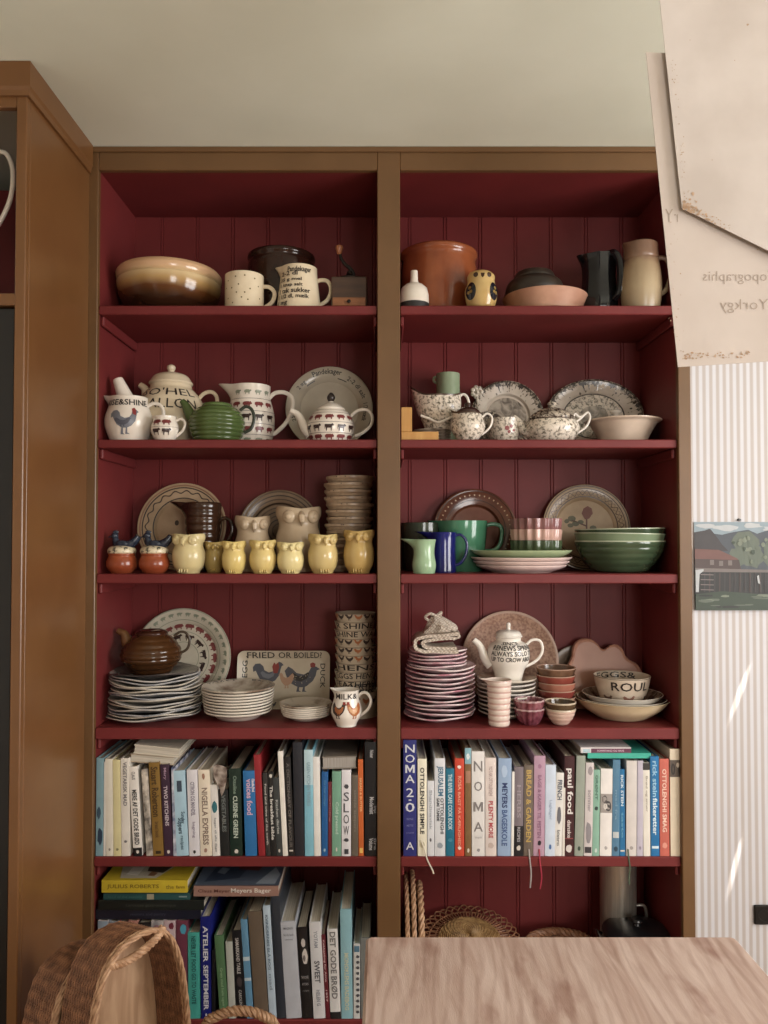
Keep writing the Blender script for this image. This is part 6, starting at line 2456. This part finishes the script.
W = (214, 206, 194)
WT = (222, 214, 200)
IK = (40, 38, 40)
GY = (120, 116, 116)
G5 = 'cookbooks in the left fifth-shelf row'
G6 = 'cookbooks in the right fifth-shelf row'
G7 = 'cookbooks on the bottom shelf'
row = [
    ('pale teal book with dark blotches, first at the left inner side', 95.5, 103, 95.5, 758, (122, 158, 168), .2, [('@', 806, 820, (52, 78, 96), .1, .7), ('@', 826, 846, (40, 60, 82), .2, .95)]),
    ('very thin white booklet between the pale teal and cream spines', 103.2, 105.4, 103.2, 762, (206, 200, 190), .18, []),
    ('tall plain cream-white spine, third in its row', 106, 113.4, 105, 759, (212, 204, 186), .26, [('@', 848, 851, (140, 130, 116), .35, .65)], {'page': PAGED}),
    ('plain pale yellow spine, fourth in its row', 113.5, 121.3, 112.5, 760, (218, 206, 150), .25, [('@', 848, 851, (140, 130, 90), .3, .7)]),
    ('white spine with thin grey lettering beside the pale yellow one', 121.5, 130.2, 120.5, 758.5, W, .24, [('VEGETARISK MAD', 762, 806, GY, .4), ('@', 840, 843, GY, .3, .7)]),
    ('white spine with black capitals and black foot, leaning', 133.5, 142.5, 128.5, 767, (222, 216, 206), .22, [('#', 848, 858, (26, 24, 26), 0, 1), ('MERE AF DET GODE BRØD', 790, 845, IK, .5), ('CLAUS', 772, 780, GY, .35), ('@', 850, 854, W, .3, .7)]),
    ('spine with black and white floral pattern, leaning', 146.5, 153, 141, 769, (196, 184, 168), .22, [], {'c2': (64, 56, 54)}),
    ('gold brown spine with dark lettering, leaning', 153.3, 164, 148.5, 763, (140, 104, 42), .24, [('Stuart', 767, 785, (70, 46, 20), .6), ('Robertson', 788, 817, (70, 46, 20), .6), ('bread book', 822, 838, (96, 66, 30), .35), ('#', 851, 854, (60, 42, 20), .25, .75)]),
    ('dark purple spine with white lettering', 164.4, 173.2, 160, 765, (62, 38, 58), .23, [('TWO KITCHENS', 786, 826, (206, 190, 196), .4), ('Mary', 768, 780, (170, 140, 160), .35), ('@', 850, 854, W, .3, .7)]),
    ('thin white and blue patterned spine beside the purple one', 173.4, 176.4, 171, 768, (196, 196, 204), .2, [], {'c2': (78, 92, 132)}),
    ('light blue spine with dark script', 176.6, 189, 172.5, 771, (158, 192, 208), .24, [('#', 781, 792, (60, 76, 92), .3, .7), ('Sunday', 812, 824, (60, 84, 100), .35, .65), ('Suppers', 818, 834, (60, 84, 100), .45, .4), ('recipes', 836, 850, (90, 120, 136), .3)]),
    ('lilac white spine with thin grey title', 189.3, 200.2, 186.5, 770, (208, 204, 208), .25, [('CITRON OG MANDEL', 782, 816, (128, 120, 136), .35), ('bagning', 822, 838, (160, 150, 164), .3), ('@', 850, 854, IK, .35, .65)]),
    ('cream spine with tall brown capitals', 200.5, 212.4, 198, 770, (218, 204, 182), .25, [('NIGELLA EXPRESS', 788, 845, (138, 116, 102), .45), ('@', 773, 780, (170, 120, 96), .3, .6), ('@', 848, 853, (170, 130, 110), .3, .6)]),
    ('shorter white spine with a teal badge', 212.7, 220.3, 210, 785, (216, 210, 202), .2, [('@', 800, 814, (44, 110, 120), .1, .9), ('kager til alle dage', 818, 852, (150, 150, 150), .3)]),
    ('black spine under a torn paper wrapper', 220.6, 230, 218.5, 790, (32, 34, 34), .23, [('VEGETABLES', 795, 832, (110, 116, 112), .4)]),
    ('dark green spine with pale capitals', 230.2, 242.6, 228.5, 769, (24, 46, 36), .26, [('CUISINE GREEN', 796, 838, (188, 200, 182), .35), ('Ottoline', 776, 794, (120, 140, 122), .28), ('@', 849, 854, W, .35, .7)]),
    ('bright blue spine with pinkish lettering', 245.3, 257.2, 242.8, 771, (38, 112, 176), .25, [('voices food', 779, 815, (214, 170, 196), .45, .5), ('Claudia Rod', 779, 792, (240, 220, 220), .22, .85)]),
    ('plain crimson spine, taller than its neighbours', 258.6, 265.4, 253.5, 755, (158, 34, 42), .25, []),
    ('dark grey spine with small pale words, next to the crimson one', 265.8, 270.6, 262.4, 773, (54, 50, 48), .22, [('Food and wine of the north', 784, 845, (186, 180, 172), .4)]),
    ('black spine with white lettering, two after the crimson one', 270.9, 276.6, 267.6, 772, (30, 30, 30), .22, [('The breakfast bible', 786, 840, (212, 208, 200), .5), ('@', 774, 778, W, .2, .8)]),
    ('dark slate spine with grey italics', 276.8, 282.6, 272.6, 778, (58, 62, 62), .21, [('Kitchen diaries', 800, 834, (168, 170, 166), .4), ('@', 849, 853, W, .3, .7)]),
    ('tall plain white spine leaning at a dark one', 282.9, 288, 277.6, 751.5, (222, 216, 204), .24, []),
    ('black spine with grey column of capitals', 288.2, 294.6, 284, 757, (32, 30, 30), .24, [('A DICTIONARY OF FLAVOUR', 763, 848, (104, 98, 94), .45), ('#', 850, 851.5, W, .2, .8)]),
    ('thick charcoal box-like spine, tallest of the middle group', 294.9, 304.6, 292.5, 742.5, (36, 38, 46), .27, []),
    ('sky blue spine fading lighter towards its top', 304.9, 314, 303.9, 750, (122, 186, 206), .26, [('#', 750, 785, (176, 206, 214), 0, 1), ('GREEN KITCHEN TRAVELS', 762, 806, (128, 160, 172), .35)]),
    ('plain white spine next to the sky blue one', 314.2, 321, 312.8, 757, (216, 212, 206), .26, []),
    ('royal blue spine below a flat book', 321.3, 327.8, 321, 772, (26, 92, 158), .22, [('the river cottage', 780, 806, (70, 130, 184), .4), ('@', 848, 852, (160, 190, 214), .3, .7)]),
    ('narrow dark red spine beside the mint one', 328.1, 331.5, 328, 782, (112, 36, 48), .2, [('Syltning', 795, 822, (170, 110, 110), .4)]),
    ('mint green spine with pale title', 331.9, 341.2, 331.6, 771.5, (112, 162, 136), .22, [('Cold pressed', 802, 834, (176, 206, 184), .4), ('@', 847, 852, W, .4, .6)]),
    ('white spine with stacked dark letters reading SLOW', 341.5, 351, 341, 770, (208, 204, 208), .23, [('SLOW', 791, 836, (74, 72, 78), .6, .5, 'S'), ('@', 784, 789, (66, 66, 72), .2, .8), ('@', 838, 842, (66, 66, 72), .2, .8), ('#', 849, 854, (60, 60, 66), .3, .75)]),
    ('grey-brown spine between the white and orange ones', 351.3, 358.2, 351, 775, (98, 88, 76), .22, [('simple suppers', 790, 832, (124, 114, 102), .4)]),
    ('slim orange spine next to the tall black one', 358.6, 363.8, 357.8, 759.5, (204, 92, 34), .24, [('BREAD & BUTTER', 778, 812, (240, 170, 110), .4), ('#', 848, 853, (236, 190, 90), .2, .8)]),
    ('tall black spine with white words, last against the upright', 364.6, 376.6, 364.2, 742, (22, 23, 27), .26, [('Modernist', 797, 814, (196, 196, 200), .35, .6), ('bread', 806, 813, (150, 150, 156), .22, .9), ('Noter', 750, 758, (196, 196, 200), .3, .6), ('Volume', 838, 850, (196, 196, 200), .35, .55), ('fire', 838, 850, (150, 150, 156), .22, .9)]),
]
shelf_row(row, Zs[4], 857, G5)
# torn wrapper hanging off the black spine
s = Spot(224, YBK - .0012, Zs[4], 780)
mb = MB()
pts = [(214.6, 766), (217.5, 764), (224, 765.5), (227.6, 767), (228.2, 773), (227.8, 782), (225.5, 791), (223.2, 796), (221.4, 789), (217.8, 782), (215.2, 776)]
mb.prism([(s.dx(x), s.h(y)) for x, y in pts], -.0022, -.0005)
o = mb.build('torn_wrapper', mat('torn_paper', (176, 160, 146), (96, 74, 62), .7, 40, .4, .62))
o.location = (s.x, s.Y - .002, s.z)
tag(o, 'torn brownish paper wrapper hanging over the black spine', 'paper')
# books lying on the row
lying('book', 'beige book lying flat above the gold brown spine, under a cream one', 129.5, 174, 755.5, 764, .19, (178, 158, 134), [], 2.226, None, False, z=P(160, 762.0, 2.226).z, tilt=4.5, page=PAGE2)
lying('book', 'cream book lying topmost at the start of the row', 133, 179.5, 745.5, 754.5, .25, (206, 196, 176), [], 2.224, None, False, z=P(160, 753.2, 2.226).z, tilt=5.5)
lying('book', 'grey-brown paged book lying across the mint and white spines', 322, 357, 757, 769.3, .2, (138, 126, 114), [], 2.222, None, False, page=PAGED, tilt=-1.5)

row = [
    ('tall cobalt spine with big stacked white capitals, first at the upright', 403.3, 416.8, 403, 740, (38, 44, 122), .25, [('NOMA', 743.5, 784, (206, 208, 216), .72, .5, 'S'), ('2', 787, 798, (206, 208, 216), .55, .5, 'S'), ('·', 797, 803, (206, 208, 216), .25, .5, 'S'), ('0', 801.5, 813, (206, 208, 216), .7, .5, 'S'),
      ('RENE', 818, 820, (120, 126, 180), .5, .5, 'H'), ('METTE', 824.5, 826.5, (120, 126, 180), .5, .5, 'H'), ('JUNIOR', 832, 834, (120, 126, 180), .6, .5, 'H'), ('A', 842, 849.5, (214, 214, 222), .6, .5, 'H')]),
    ('cream spine with black spaced capitals, beside the cobalt one', 417.6, 427, 417.6, 759, (222, 216, 192), .24, [('OTTOLENGHI SIMPLE', 767.5, 834, (44, 42, 42), .42), ('@', 841, 848, (196, 186, 150), .2, .8)],
     {'extra': ribbon((214, 204, 184), [(-1.5, -.002, .045), (2.0, -.0045, .02), (3.5, -.007, .004), (5.5, -.008, -.012), (9.5, -.0085, -.034), (11, -.0085, -.046)])}),
    ('shorter white spine with small grey words', 427.4, 434.4, 427.4, 781, (204, 206, 210), .21, [('Skandinavisk', 790, 830, (170, 174, 182), .35), ('@', 838, 842, (90, 90, 96), .3, .6)]),
    ('white spine with blue-grey block capitals', 434.7, 445.4, 434.7, 758.5, (206, 208, 212), .25, [('JERUSALEM', 766, 796, (62, 110, 138), .6), ('OTTOLENGHI', 798, 834, (60, 62, 70), .3, .7), ('SAMI TAMIMI', 798, 821, (60, 62, 70), .25, .32), ('@', 842, 849, (150, 160, 170), .2, .8)]),
    ('teal blue spine with white capitals', 445.8, 454.5, 445.8, 768.5, (22, 112, 142), .23, [('THE RIVER CAFE COOK BOOK', 774, 830, (190, 216, 222), .45), ('@', 838, 842, (60, 140, 166), .2, .8)]),
    ('bright vermilion spine with pale lettering', 455, 464.4, 455, 758.5, (214, 66, 42), .24, [('ROSA', 776, 790, (240, 160, 130), .35), ('BAGT PÅ KÆRLIGHED', 792, 846, (240, 160, 130), .35), ('@', 765, 769, (244, 220, 210), .25, .7), ('@', 846, 850, (244, 220, 210), .25, .7)]),
    ('brown spine with a blue picture at its top', 465, 471.4, 465, 748, (128, 94, 54), .26, [('#', 748, 764, (128, 176, 190), 0, 1), ('#', 771, 783, (170, 120, 92), .1, .9), ('@', 848, 853, (220, 210, 190), .3, .7), ('@', 753, 760, (222, 226, 226), .2, .8)]),
    ('wide white spine with four large grey letters spread down it', 471.8, 485, 471.8, 751.5, (212, 208, 204), .27, [('N', 761, 771.5, (128, 122, 120), .66, .5, 'H'), ('O', 781.5, 791, (128, 122, 120), .62, .5, 'H'), ('M', 802, 811.5, (128, 122, 120), .74, .5, 'H'), ('A', 822, 831.5, (128, 122, 120), .7, .5, 'H'), ('tid og sted', 836, 839, (170, 166, 166), .55, .5, 'H'), ('@', 848, 852, (150, 146, 146), .35, .65)]),
    ('pinkish white spine with red capitals', 485.3, 496.6, 485.3, 758, (212, 198, 190), .24, [('YOTAM OTTOLENGHI', 766, 796, (176, 150, 146), .3), ('PLENTY MORE', 801, 838, (188, 62, 70), .38), ('@', 842, 849, (196, 176, 166), .2, .8)]),
    ('pale blue spine with dark blue capitals', 497.4, 510.8, 498.4, 758.5, (146, 172, 206), .25, [('MEYERS', 783, 808, (38, 54, 104), .38), ('BAGESKOLE', 810, 846, (64, 90, 142), .4), ('@', 764, 778, (172, 194, 220), .2, .7)]),
    ('thin plain white spine beside the pale blue one', 511.2, 513.8, 512.2, 772, (222, 218, 212), .23, []),
    ('grey-mauve spine with a black lower half', 513.8, 523.2, 514.4, 767, (126, 114, 120), .23, [('#', 826, 858, (30, 28, 32), 0, 1), ('HERBS', 785, 818, (156, 144, 150), .4), ('RECIPES', 827, 842, (170, 166, 170), .3), ('@', 845, 851, W, .25, .75)]),
    ('taupe spine with golden lettering', 523.5, 533, 524.2, 765, (112, 98, 86), .23, [('BREAD & GARDEN', 770, 842, (196, 160, 82), .5)], {'extra': ribbon((160, 150, 148), [(.5, -.002, .02), (.8, -.005, .005), (1.2, -.008, -.01), (2.4, -.0085, -.045), (1.6, -.0085, -.085)])}),
    ('mauve pink spine with small dark words', 533.2, 544.6, 534.2, 756, (186, 146, 168), .25, [('BAGE & KAGER TIL FESTEN', 775, 838, (146, 100, 128), .3), ('@', 764, 769, (160, 110, 140), .3, .7), ('@', 840, 846, (40, 30, 40), .35, .7)], {'extra': ribbon((170, 34, 58), [(.0, -.002, .02), (.3, -.005, .005), (.4, -.008, -.012), (2.2, -.0088, -.05), (1.6, -.0088, -.075), (.6, -.0088, -.088)])}),
    ('bluish white plain spine beside the mauve pink one', 544.8, 555.4, 545.6, 765, (190, 202, 218), .24, [('Lagkager', 800, 820, (164, 180, 204), .3), ('@', 844, 850, (70, 110, 170), .35, .65)]),
    ('white spine with dark blue-grey capitals, leaning slightly', 554, 561.8, 556.4, 773, (212, 208, 202), .22, [('FRENCH', 780, 800, (64, 78, 98), .55), ('@', 806, 826, (110, 110, 116), .2, .8), ('bistro', 830, 846, (140, 140, 140), .35)]),
    ('short slim white spine next to the maroon one', 562.2, 565.3, 563.6, 788, (214, 206, 196), .2, []),
    ('dark maroon spine with fat white lowercase letters', 563.8, 574, 564.6, 756.5, (64, 20, 26), .25, [('paul food', 768.5, 814, (226, 220, 214), .66, .5), ('danske', 820, 838, (214, 200, 196), .35), ('#', 838, 839, (150, 70, 70), .1, .9), ('@', 844, 853, (214, 204, 198), .15, .85)]),
    ('plain grey-green spine beside the maroon one', 574.3, 583.4, 576.6, 756, (148, 156, 142), .25, [('@', 846, 851, (50, 70, 56), .3, .7)]),
    ('whitish spine with grey mottled foot', 583.8, 592, 586, 763, (196, 186, 184), .23, [('@', 766, 776, (150, 140, 142), .2, .9), ('@', 820, 846, (140, 134, 138), .1, .9), ('sommer', 790, 812, (160, 150, 152), .3), ('#', 847, 853, (60, 56, 60), .1, .9)]),
    ('mint spine with small dark emblem', 592.2, 599.2, 593.4, 770, (132, 178, 156), .22, [('GRØNT', 775, 800, (76, 122, 104), .35), ('@', 806, 811, (50, 70, 66), .2, .8), ('@', 848, 853, (200, 214, 204), .3, .7)]),
    ('white spine with a grey photograph in the middle', 599.6, 611.6, 600.8, 769, (216, 210, 204), .23, [('#', 794, 813, (156, 148, 142), .0, 1), ('@', 795, 804, (92, 84, 82), .1, .6), ('@', 800, 812, (70, 66, 66), .35, .95), ('@', 803, 810, (206, 198, 190), .2, .6), ('@', 846, 850, (170, 164, 160), .35, .65)]),
    ('steel blue spine with a pale label', 611.9, 619.4, 613, 760, (78, 126, 158), .24, [('#', 832, 838, (190, 196, 196), .1, .9), ('mad fra', 790, 820, (110, 150, 178), .3), ('@', 846, 852, (40, 70, 90), .2, .8)]),
    ('bright blue slim spine with white capitals', 619.7, 625.2, 620.3, 769.5, (24, 110, 164), .22, [('RICK STEIN', 775, 806, (206, 222, 232), .45), ('taste', 812, 838, (90, 160, 200), .35), ('#', 850, 851.5, W, .1, .9)]),
    ('wide pale grey spine with a dark green ribbon', 626, 636.6, 626.6, 761, (198, 190, 184), .25, [('@', 846, 850, (160, 152, 146), .3, .7)], {'extra': ribbon((66, 84, 62), [(-3.4, -.002, .02), (-3.4, -.005, .005), (-3, -.008, -.01), (-2.2, -.0088, -.03), (-3, -.0088, -.055), (-2.6, -.0088, -.075)])}),
    ('slim lilac spine beside the wide pale grey one', 637, 643, 637.6, 761, (178, 170, 184), .23, [('@', 846, 850, (140, 130, 146), .3, .7)]),
    ('white spine with a dark picture at its top', 643.4, 650.4, 643.8, 763, (212, 206, 194), .23, [('#', 763, 770, (54, 50, 48), .0, 1), ('Brød og smør', 776, 812, (170, 160, 146), .35)]),
    ('cyan blue spine with tall white script', 651, 659.6, 651, 756.5, (20, 112, 174), .24, [('rick stein', 761, 797, (150, 196, 222), .5), ('fiskeretter', 798, 835, (206, 226, 236), .5), ('#', 846, 848.5, (206, 226, 236), .1, .9)]),
    ('coral spine with pale capitals', 660, 669.6, 660, 759, (202, 96, 80), .24, [('OTTOLENGHI SMAG', 769, 832, (234, 196, 176), .42), ('@', 842, 849, (226, 150, 130), .2, .8)]),
    ('thick cream spine with a dark photograph near its top, last in the row', 670.6, 682.6, 670.4, 749, (212, 196, 170), .27, [('#', 760, 777, (96, 84, 76), 0, 1), ('@', 762, 776, (44, 38, 38), .05, .45), ('@', 764, 776, (56, 48, 46), .65, 1), ('@', 762, 768, (206, 190, 170), .5, .8)]),
]
shelf_row(row, Zs[4], 856, G6)
lying('book', 'turquoise book lying flat on the right row of cookbooks', 587.5, 651, 753.2, 758.6, .22, (54, 176, 152), [], 2.222, None, True, z=P(620, 758.4, 2.222).z)
lying('book', 'book with a purple and white spine lying on the turquoise one', 580.5, 631, 747.3, 753.0, .2, (206, 198, 196), [('#', 591, 631, (104, 48, 74), .05, .8), ('#', 583, 590, (170, 196, 206), .1, .7), ('SOMMERMAD OG HAVE', 597, 624, (214, 180, 196), .25, .6)], 2.224, None, True)

# bottom shelf, left bay
BZ = Zs[5]
row = [
    ('white spine with dark red top edge, standing under the lying pile', 97, 107, 97, 921, (198, 188, 190), .2, [('#', 921, 928, (150, 170, 190), 0, 1)]),
    ('blue grey spine under the lying pile', 107.4, 117, 107.4, 922, (150, 158, 172), .2, [('@', 924, 940, (90, 90, 110), .1, .9)]),
    ('magenta spine behind the wicker trays', 117.6, 127, 117.6, 922, (132, 48, 84), .2, [('@', 922, 932, (200, 150, 160), .1, .7)]),
    ('orange-pink spine behind the wicker trays', 127.4, 137, 127.4, 921, (190, 128, 112), .2, [('#', 928, 940, (116, 40, 40), 0, 1)]),
    ('black spine behind the wicker trays', 137.4, 150, 137.4, 923, (30, 28, 32), .2, []),
    ('pale patterned spine behind the trays', 150.4, 163, 150.4, 921, (206, 196, 192), .2, [('@', 924, 936, (150, 110, 120), .1, .9)], {'c2': (150, 146, 150)}),
    ('mauve and white flowered spine behind the trays', 163.4, 175, 163.4, 921, (196, 170, 176), .2, [('@', 922, 930, (120, 40, 60), .4, .9), ('@', 930, 942, (180, 60, 80), .1, .6)]),
    ('spine with cyan circles beside the teal book', 175.4, 187, 175.4, 921, (116, 54, 74), .2, [('@', 923, 935, (70, 160, 190), .3, .95)]),
    ('turquoise spine with dark lettering', 188.4, 200.3, 187.6, 933, (64, 172, 160), .2, [('NEVER LET FOOD GO TO WASTE', 936, 1004, (34, 96, 96), .35)]),
    ('ultramarine spine with white spaced capitals', 201.3, 211.4, 200.2, 917, (24, 32, 126), .24, [('ATELIER', 926, 962, (214, 214, 222), .45), ('SEPTEMBER', 965, 1010, (214, 214, 222), .45), ('·', 1013, 1016, (214, 214, 222), .15)]),
    ('thin black spine beside the ultramarine one', 211.7, 215, 211.6, 950, (24, 24, 28), .2, []),
    ('green spine with pale title, leaning', 220, 228.8, 214.2, 936, (86, 126, 84), .23, [('Grøn mad hele ugen', 968, 1006, (140, 176, 132), .35)]),
    ('pale grey-green thin spine beside the green one', 229, 236, 225.4, 942, (178, 182, 172), .22, []),
    ('black spine with white lettering, leaning by the pale blue one', 237.2, 246.6, 231.6, 931, (28, 28, 32), .22, [('SAMARKAND TABLE', 938, 974, (190, 186, 182), .35), ('@', 976, 988, (70, 60, 60), .2, .8), ('CAROLINE E', 990, 1010, (170, 166, 162), .3)]),
    ('light blue thin spine with white bands', 247, 253.8, 240.4, 920, (98, 152, 190), .22, [('#', 957, 961, (190, 206, 214), 0, 1), ('#', 978, 981, (190, 206, 214), 0, 1)]),
    ('thick taupe brown plain spine', 255, 269, 247.8, 912, (110, 94, 78), .25, []),
    ('narrow pale blue white spine with small capitals', 269.4, 276.8, 262.6, 906, (176, 196, 212), .25, [('KVINDERNES BLÅ BOG', 915, 970, (104, 128, 152), .4), ('mad', 974, 990, (140, 160, 178), .35)]),
    ('dark slate tall spine behind the pale ones', 277.2, 286, 270.6, 897, (50, 56, 66), .26, []),
    ('thick light grey spine with two lines near its top', 286.4, 302, 280, 922, (178, 182, 190), .26, [('MAGNUS', 927.5, 930, (110, 114, 124), .6, .5, 'H'), ('Nordic book', 934, 936.5, (110, 114, 124), .65, .5, 'H'), ('cooking', 939, 941, (110, 114, 124), .5, .5, 'H')]),
    ('black spine with white blossom picture', 302.4, 313, 296.4, 928, (28, 26, 28), .24, [('@', 938, 948, (200, 190, 184), .3, .8), ('@', 948, 966, (206, 198, 190), .3, .95), ('@', 955, 962, (120, 110, 106), .4, .7), ('THE FLOWER', 976, 979, (170, 166, 166), .7, .5, 'H'), ('KITCHEN', 983, 985.5, (170, 166, 166), .6, .5, 'H'), ('recipes', 990, 992, (150, 146, 146), .6, .5, 'H')]),
    ('white spine with large grey word SWEET, leaning', 313.6, 325.6, 309, 922.5, (204, 204, 206), .25, [('YOTAM', 931, 948, (150, 154, 164), .3), ('SWEET', 961, 983, (92, 92, 98), .42), ('HELEN G', 990, 1006, (150, 154, 164), .3)]),
    ('slim dark red spine with white lettering', 326, 330.2, 320.8, 935, (106, 26, 38), .22, [('Køkkenbog for Anna', 940, 982, (206, 170, 170), .5), ('1957', 990, 1002, (206, 170, 170), .4)]),
    ('white spine with outlined grey capitals and black foot', 330.5, 341, 327, 929.5, (208, 206, 204), .24, [('DET GODE BRØD', 932, 999, (116, 114, 114), .52), ('#', 1012, 1022, (30, 28, 30), 0, 1)]),
    ('aqua spine with pale lower title, tall', 341.4, 353, 340, 909.5, (134, 184, 196), .26, [('MONOKLENS BADEBOG', 953, 1010, (196, 200, 170), .35)]),
    ('white spine with spiral dots, next to the aqua one', 353.4, 360, 353, 944, (190, 192, 190), .22, [('#', 946, 952, (76, 116, 140), .1, .9)] + [('@', 955 + i * 5.5, 958.5 + i * 5.5, (70, 70, 76), .35, .95) for i in range(11)]),
    ('plain grey spine partly behind the table corner', 361, 371, 360.4, 938, (120, 124, 122), .22, []),
]
shelf_row(row, BZ, 1020, G7)
# lying piles
lying('book', 'navy blue book lying lowest in the flat pile', 95.5, 201, 910.6, 921, .27, (26, 28, 46), [('seasons and pantry', 130, 166, (64, 66, 86), .3, .65)], 2.224, None, True, z=P(150, 921, 2.216).z + .001)
lying('book', 'greenish black book lying second lowest in the flat pile', 98, 204, 900.2, 910.2, .27, (26, 32, 30), [('Larousse gastronomique', 126, 176, (62, 66, 58), .3, .65)], 2.222)
lying('book', 'dark teal book with a small label lying under the yellow one', 103.2, 190, 893.0, 899.9, .25, (40, 84, 84), [('#', 147, 154, (170, 160, 132), .1, .9), ('#', 179, 187, (140, 160, 160), .4, .6), ('food of the seasons', 108, 142, (60, 110, 108), .3, .65)], 2.226)
lying('book', 'yellow book with a picture cover lying on top of the flat pile', 101.5, 187.5, 880.2, 892.7, .235, (206, 178, 34), [('JULIUS ROBERTS', 107, 159, (122, 98, 20), .28, .68), ('the', 166, 174, (150, 126, 30), .3, .65), ('farm', 176, 185, (122, 98, 20), .35, .6), ('^', [(.2, .05), (.62, .05), (.78, .45), (.82, .9), (.1, .9), (.12, .4)], (196, 186, 160)), ('^', [(.46, .25), (.66, .2), (.74, .42), (.6, .6), (.44, .5)], (66, 52, 40)), ('^', [(.24, .15), (.38, .12), (.4, .4), (.26, .5)], (226, 218, 200)), ('^', [(.5, .12), (.58, .1), (.6, .2), (.52, .24)], (140, 96, 60))], 2.22)
lying('book', 'brownish pink spined book with a slate picture cover, lying across the leaning spines', 193.5, 278.5, 886.0, 896.4, .25, (156, 116, 102), [('Claus Meyer', 198, 230, (96, 48, 40), .3, .7), ('Meyers Bager', 231, 271, (226, 216, 204), .25, .8), ('^', [(0.0, .012), (1, .012), (1, 1), (0, 1)], (84, 96, 114)), ('^', [(.1, .1), (.5, .2), (.6, .7), (.2, .8)], (52, 64, 84)), ('^', [(.45, .45), (.7, .4), (.78, .7), (.55, .85), (.42, .7)], (110, 40, 34)), ('^', [(.72, .05), (.95, .05), (.98, .3), (.9, .5)], (150, 160, 172)), ('^', [(.2, .35), (.3, .3), (.34, .45), (.24, .5)], (120, 134, 150))], 2.222)
